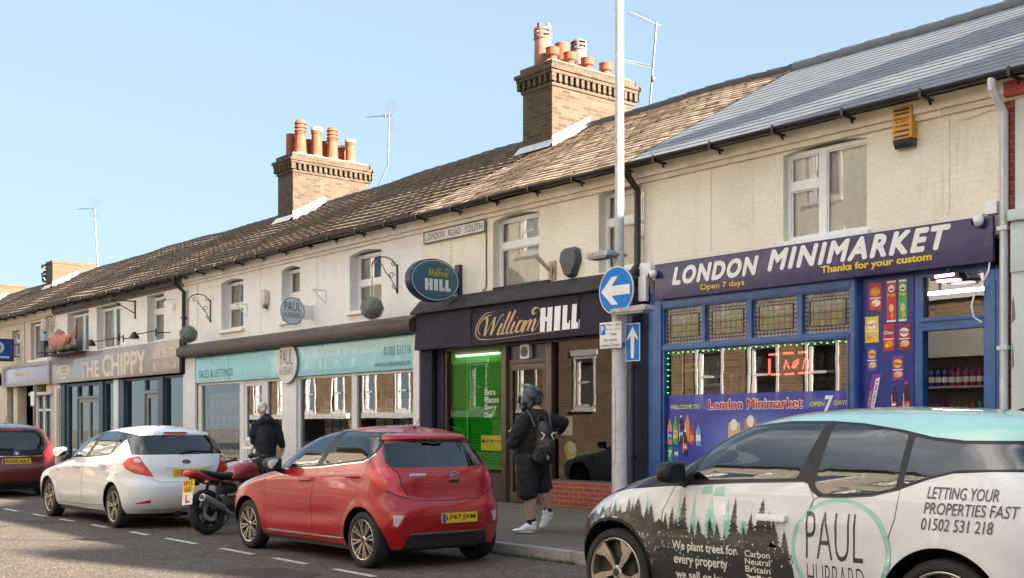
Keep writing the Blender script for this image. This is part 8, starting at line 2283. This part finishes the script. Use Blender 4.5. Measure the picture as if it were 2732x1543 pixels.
def rider():
 base = Vector((-10.30, -3.23, .12))
 P = lambda a, q, z: tuple(base + A_ * a + Q_ * q + Vector((0, 0, z)))
 L = lambda a, q, z, r: P(a, q, z) + (r,)
 t = thing('person', 'heavy set person in black top, shorts and motorbike helmet walking past the betting shop door', 'person', tuple(base))
 # body: one skin surface
 b = MB()
 limb(b, [L(-.02, 0, .98, .17), L(.0, 0, 1.15, .185), L(.02, 0, 1.32, .17), L(.03, .0, 1.40, .12)])
 limb(b, [L(.02, 0, 1.40, .08), L(.0, 0, 1.52, .065), L(-.02, 0, 1.60, .085), L(-.02, 0, 1.66, .09)])
 limb(b, [L(-.05, -.08, .92, .12), L(-.05, -.10, .52, .078), L(-.035, -.09, .40, .078), L(-.02, -.08, .12, .045), L(-.02, -.08, .05, .045)])
 limb(b, [L(.06, .10, .92, .12), L(.10, .12, .55, .075), L(.145, .15, .44, .072), L(.19, .19, .24, .042)])
 limb(b, [L(-.10, -.14, 1.33, .06), L(-.235, -.20, 1.09, .058), L(-.25, -.20, 1.05, .052), L(-.225, -.06, 1.16, .04), L(-.22, -.02, 1.18, .034)])
 limb(b, [L(.15, .12, 1.34, .06), L(.36, .22, 1.31, .055), L(.35, .36, 1.24, .045), L(.33, .44, 1.2, .034)])
 hand(b, P(-.222, -.02, 1.18), Q_ * .7 + Vector((0, 0, .6)), A_, Q_ * -.6 + Vector((0, 0, .7)), curl=.6, thumb=-1)
 hand(b, P(.33, .45, 1.195), Q_ * .9 + Vector((0, 0, -.3)), A_, Vector((0, 0, 1)), curl=.4, thumb=-1)
 skinned('body', b, SKIN, t, .011, 3)
 b = MB()   # long sleeved top
 limb(b, [L(-.03, 0, .90, .205), L(-.01, 0, 1.05, .215), L(.02, 0, 1.22, .205), L(.03, 0, 1.33, .175), L(.03, 0, 1.39, .12), L(.02, 0, 1.44, .09)])
 b.sphere(P(-.06, -.10, 1.33), .11, .11, .09); b.sphere(P(.12, .10, 1.34), .11, .11, .09); b.sphere(P(-.08, .06, 1.0), .17, .17, .16)
 limb(b, [L(-.10, -.15, 1.34, .095), L(-.19, -.19, 1.18, .088), L(-.245, -.20, 1.07, .078), L(-.24, -.12, 1.11, .064), L(-.225, -.06, 1.155, .05)])
 limb(b, [L(.14, .12, 1.35, .095), L(.26, .19, 1.335, .084), L(.375, .225, 1.32, .074), L(.365, .32, 1.27, .064), L(.345, .40, 1.22, .052)])
 skinned('top', b, BLACKC, t, .016, 5)
 b = MB()   # shorts
 limb(b, [L(-.02, 0, .95, .20), L(-.02, 0, .86, .205)]);
 limb(b, [L(-.06, -.08, .86, .155), L(-.065, -.10, .68, .135), L(-.065, -.10, .50, .125)])
 limb(b, [L(.06, .09, .86, .15), L(.09, .11, .70, .125), L(.12, .13, .56, .115)])
 b.tube([P(-.065, -.10, .5), P(-.065, -.10, .44)], [.125, .128], 18); b.tube([P(.12, .13, .57), P(.13, .135, .50)], [.115, .118], 18)
 skinned('shorts', b, SHORTC, t, .016, 3)
 for nm, pts in (('sock', [(-.02, -.08, .165, .053), (-.02, -.08, .08, .052)]), ('sock', [(.18, .182, .27, .05), (.195, .195, .20, .048)])):
  b = MB(); limb(b, [L(*p) for p in pts]); part(nm, b, BLACKC, t, smooth=60)
 TR = M('white_trainer', (.70, .70, .72), .5, var=.08)
 def shoe(heel, toe, h, up):
  b = MB(); H, T = Vector(heel), Vector(toe); d = (T - H); n = 9; u = Vector(up).normalized(); s = d.cross(u).normalized()
  for i in range(n + 1):
   f = i / n; w = .036 + .012 * math.sin(f * PI * .9) - .012 * (f > .9); hh = h * (1.0 - .62 * smoothstep(.25, .75, f)) * (.75 if i in (0, n) else 1)
   c = H + d * f + u * hh * .5
   b.sphere(c, .04 + w * .3, .04 + w * .3, max(hh * .55, .022), 12, 8)
  b.tube([H + u * h * .7, H + u * (h + .02)], .05, 12)
  o = skinned('shoe', b, TR, t, .010, 3)
  b = MB(); ol = []
  for i in range(24):
   a = 2 * PI * i / 24; ol.append(H + d * (.5 + .60 * math.cos(a)) + s * (.052 * math.sin(a)) )
  b.poly([tuple(p - u * .012) for p in ol]); b.poly([tuple(p + u * .012) for p in ol[::-1]])
  for i in range(24): b.quad(ol[i] - u * .012, ol[(i + 1) % 24] - u * .012, ol[(i + 1) % 24] + u * .012, ol[i] + u * .012)
  part('sole', b, M('trainer_sole', (.55, .52, .47), .7), o)
 shoe(P(.0, -.085, .025), P(-.20, -.10, .025), .10, (0, 0, 1))
 shoe(P(.225, .20, .20), P(.13, .18, .045), .085, A_ * -.55 + Vector((0, 0, .45)) - Q_ * .2)
 # helmet
 HEL = NT('black_graphic_helmet'); v = HEL.coords(); n = HEL.noise(v, 7, 4, .6, 1.5)
 HEL.l(HEL.ramp(n.outputs[0], [(.52, (.012, .013, .016)), (.56, (.05, .055, .06)), (.62, (.20, .21, .22)), (.66, (.03, .03, .035))]), HEL.b.inputs['Base Color']); HEL.set(Roughness=.3, Coat_Weight=.25)
 b = MB(); b.sphere(P(-.005, .02, 1.625), .135, .135, .135, 20, 14); b.sphere(P(-.05, .01, 1.56), .115, .12, .11, 18, 12); b.sphere(P(-.075, .0, 1.49), .075, .085, .06, 14, 10)
 hm = skinned('helmet', b, HEL.m, t, .011, 8)
 b = MB(); c = Vector(P(-.045, .01, 1.585))
 f = Vector((-.97, -.1, 0)); s = Vector((-.1, .97, 0))
 n = 14
 for i in range(n):
  for k in range(5):
   def g(i_, k_):
    a = -1.25 + 2.5 * i_ / n; e = -.28 + .62 * k_ / 5
    return tuple(c + (f * math.cos(a) * math.cos(e) + s * math.sin(a) * math.cos(e) + Vector((0, 0, math.sin(e)))) * .150)
   b.quad(g(i, k), g(i + 1, k), g(i + 1, k + 1), g(i, k + 1))
 part('visor', b, M('dark_visor', (.10, .09, .08), .1, coat=1), hm, smooth=60)
 return P
PR_ = rider()
def rucksack(P):
 t = thing('backpack', 'black drawstring backpack with pale printed marks worn on the rider', 'backpack', P(.15, -.1, .9))
 b = MB()
 back = Vector((.90, -.30, 0)).normalized(); side = Vector((.30, .90, 0)).normalized(); c0 = Vector(P(.02, -.0, 0))
 def pt(w, d, z): return tuple(c0 + back * d + side * w + Vector((0, 0, z - .0)))
 for (w, d, z, rx, rz) in ((0, .27, 1.18, .12, .16), (0, .29, 1.02, .155, .15), (-.06, .28, .92, .10, .10), (.06, .28, .92, .10, .10), (0, .25, 1.26, .10, .08)):
  b.sphere(pt(w, d, z), rx, rx * .72, rz, 16, 10)
 bag = skinned('bag', b, M('black_nylon', (.013, .013, .016), .5, var=.4, scale=9, bump=.8, bscale=14), t, .014, 5)
 b = MB()
 for s in (-1, 1):
  b.tube([pt(s * .10, .26, 1.26), pt(s * .12, .17, 1.40), pt(s * .12, .06, 1.455), pt(s * .13, -.06, 1.40), pt(s * .17, -.10, 1.2), pt(s * .19, .05, 1.0), pt(s * .13, .2, .90)], .013, 8)
 b.tube([pt(-.05, .22, 1.33), pt(-.03, .2, 1.40), pt(.03, .2, 1.40), pt(.05, .22, 1.33)], .010, 6)
 part('strap', b, M('grey_webbing', (.05, .05, .055), .8), t, smooth=60)
 b = MB(); mp = lambda u, w: pt(u, .415 - 1.2 * u * u - .5 * abs(w - 1.06) ** 2, w)
 def pl(P2): b.poly([mp(*p) for p in P2])
 for s in (-1, 1): pl([(s * .03, 1.17), (s * .075, 1.21), (s * .085, 1.20), (s * .055, 1.165), (s * .085, 1.12), (s * .075, 1.11)])
 text_into(b, 'FOX', -.02, .02, .9, 1.05, lambda u, w: mp((w - .975) * .25, .975 + u * 2.4)) if False else None
 for z in (1.06, 1.03, 1.0): pl([(-.012, z), (.012, z), (.012, z + .012), (-.012, z + .012)])
 for i in range(16):
  a0, a1 = 2 * PI * i / 16, 2 * PI * (i + 1) / 16; pl([(.018 * math.cos(a0), .955 + .025 * math.sin(a0)), (.018 * math.cos(a1), .955 + .025 * math.sin(a1)), (.010 * math.cos(a1), .955 + .016 * math.sin(a1)), (.010 * math.cos(a0), .955 + .016 * math.sin(a0))])
  pl([(.018 * math.cos(a0), .905 + .025 * math.sin(a0)), (.018 * math.cos(a1), .905 + .025 * math.sin(a1)), (.010 * math.cos(a1), .905 + .016 * math.sin(a1)), (.010 * math.cos(a0), .905 + .016 * math.sin(a0))])
 part('printed_mark', b, M('silver_print', (.5, .48, .42), .4), bag, merge=False)
rucksack(PR_)
def pensioner():
 base = Vector((-19.85, -1.75, .12))
 A2 = Vector((.47, .88, 0)); Q2 = Vector((-.88, .47, 0))
 P = lambda a, q, z: tuple(base + A2 * a + Q2 * q + Vector((0, 0, z)))
 L = lambda a, q, z, r: P(a, q, z) + (r,)
 t = thing('person', 'white haired person in a navy hooded coat with back turned, at the estate agency door', 'person', tuple(base))
 b = MB()
 limb(b, [L(.03, 0, 1.0, .14), L(.03, 0, 1.3, .14), L(.0, 0, 1.42, .09), L(-.03, .0, 1.50, .062), L(-.05, .01, 1.57, .075)])
 b.sphere(P(-.055, .02, 1.625), .082, .092, .105, 18, 12); b.sphere(P(-.10, .06, 1.58), .045, .05, .05); b.sphere(P(-.145, .085, 1.60), .018, .018, .022); b.sphere(P(-.03, -.075, 1.61), .014, .018, .03)
 limb(b, [L(-.06, 0, .9, .10), L(-.07, .02, .5, .07), L(-.07, -.02, .10, .05), L(-.09, .1, .04, .04)]); limb(b, [L(.10, 0, .9, .10), L(.11, .02, .5, .07), L(.11, -.02, .10, .05), L(.10, .1, .04, .04)])
 limb(b, [L(-.17, 0, 1.32, .06), L(-.22, .0, 1.1, .055), L(-.19, .14, .95, .04)]); limb(b, [L(.20, 0, 1.32, .06), L(.28, .0, 1.08, .055), L(.335, .02, .86, .04)])
 hand(b, P(.34, .02, .85), Vector((0, 0, -1)) + A2 * .1, Q2, A2, curl=.35, thumb=1); hand(b, P(-.19, .15, .94), Q2 + Vector((0, 0, -.4)), A2, Vector((0, 0, 1)), curl=.5)
 skinned('body', b, SKIN, t, .012, 3)
 b = MB()
 limb(b, [L(.02, 0, .72, .19), L(.02, 0, .95, .205), L(.03, 0, 1.18, .20), L(.03, 0, 1.34, .165), L(.02, 0, 1.41, .12)])
 b.sphere(P(-.09, 0, 1.32), .11, .11, .10); b.sphere(P(.14, 0, 1.32), .11, .11, .10)
 b.sphere(P(.02, -.10, 1.40), .16, .11, .085, 16, 10); b.sphere(P(.12, -.09, 1.36), .09, .08, .07); b.sphere(P(-.07, -.09, 1.36), .09, .08, .07)
 limb(b, [L(-.17, 0, 1.31, .09), L(-.22, .0, 1.12, .08), L(-.21, .06, .98, .068), L(-.19, .12, .96, .055)])
 limb(b, [L(.20, 0, 1.31, .09), L(.28, .0, 1.10, .078), L(.33, .02, .90, .062)])
 b.tube([P(.02, 0, .74), P(.02, 0, .66)], [.19, .195], 20)
 skinned('coat', b, NAVYC, t, .016, 5)
 b = MB(); limb(b, [L(-.06, 0, .85, .12), L(-.07, .02, .5, .085), L(-.07, -.01, .12, .075)]); limb(b, [L(.10, 0, .85, .12), L(.11, .02, .5, .085), L(.11, -.01, .12, .075)]); skinned('trousers', b, M('charcoal_trousers', (.02, .022, .026), .9), t, .016, 4)
 for a in (-.08, .11):
  b = MB(); b.sphere(P(a, .0, .05), .05, .05, .05); b.sphere(P(a - .01, .12, .035), .055, .06, .038); b.sphere(P(a, .06, .045), .05, .05, .045); skinned('shoe', b, BLACKP, t, .012, 3)
 b = MB(); b.sphere(P(-.045, -.005, 1.645), .094, .10, .098, 18, 12); b.sphere(P(-.04, -.05, 1.585), .075, .05, .06, 14, 10); b.sphere(P(-.04, -.03, 1.70), .06, .06, .045)
 skinned('hair', b, M('white_hair', (.62, .58, .5), .85, var=.2, scale=40, bump=.6, bscale=90), t, .011, 4)
pensioner()
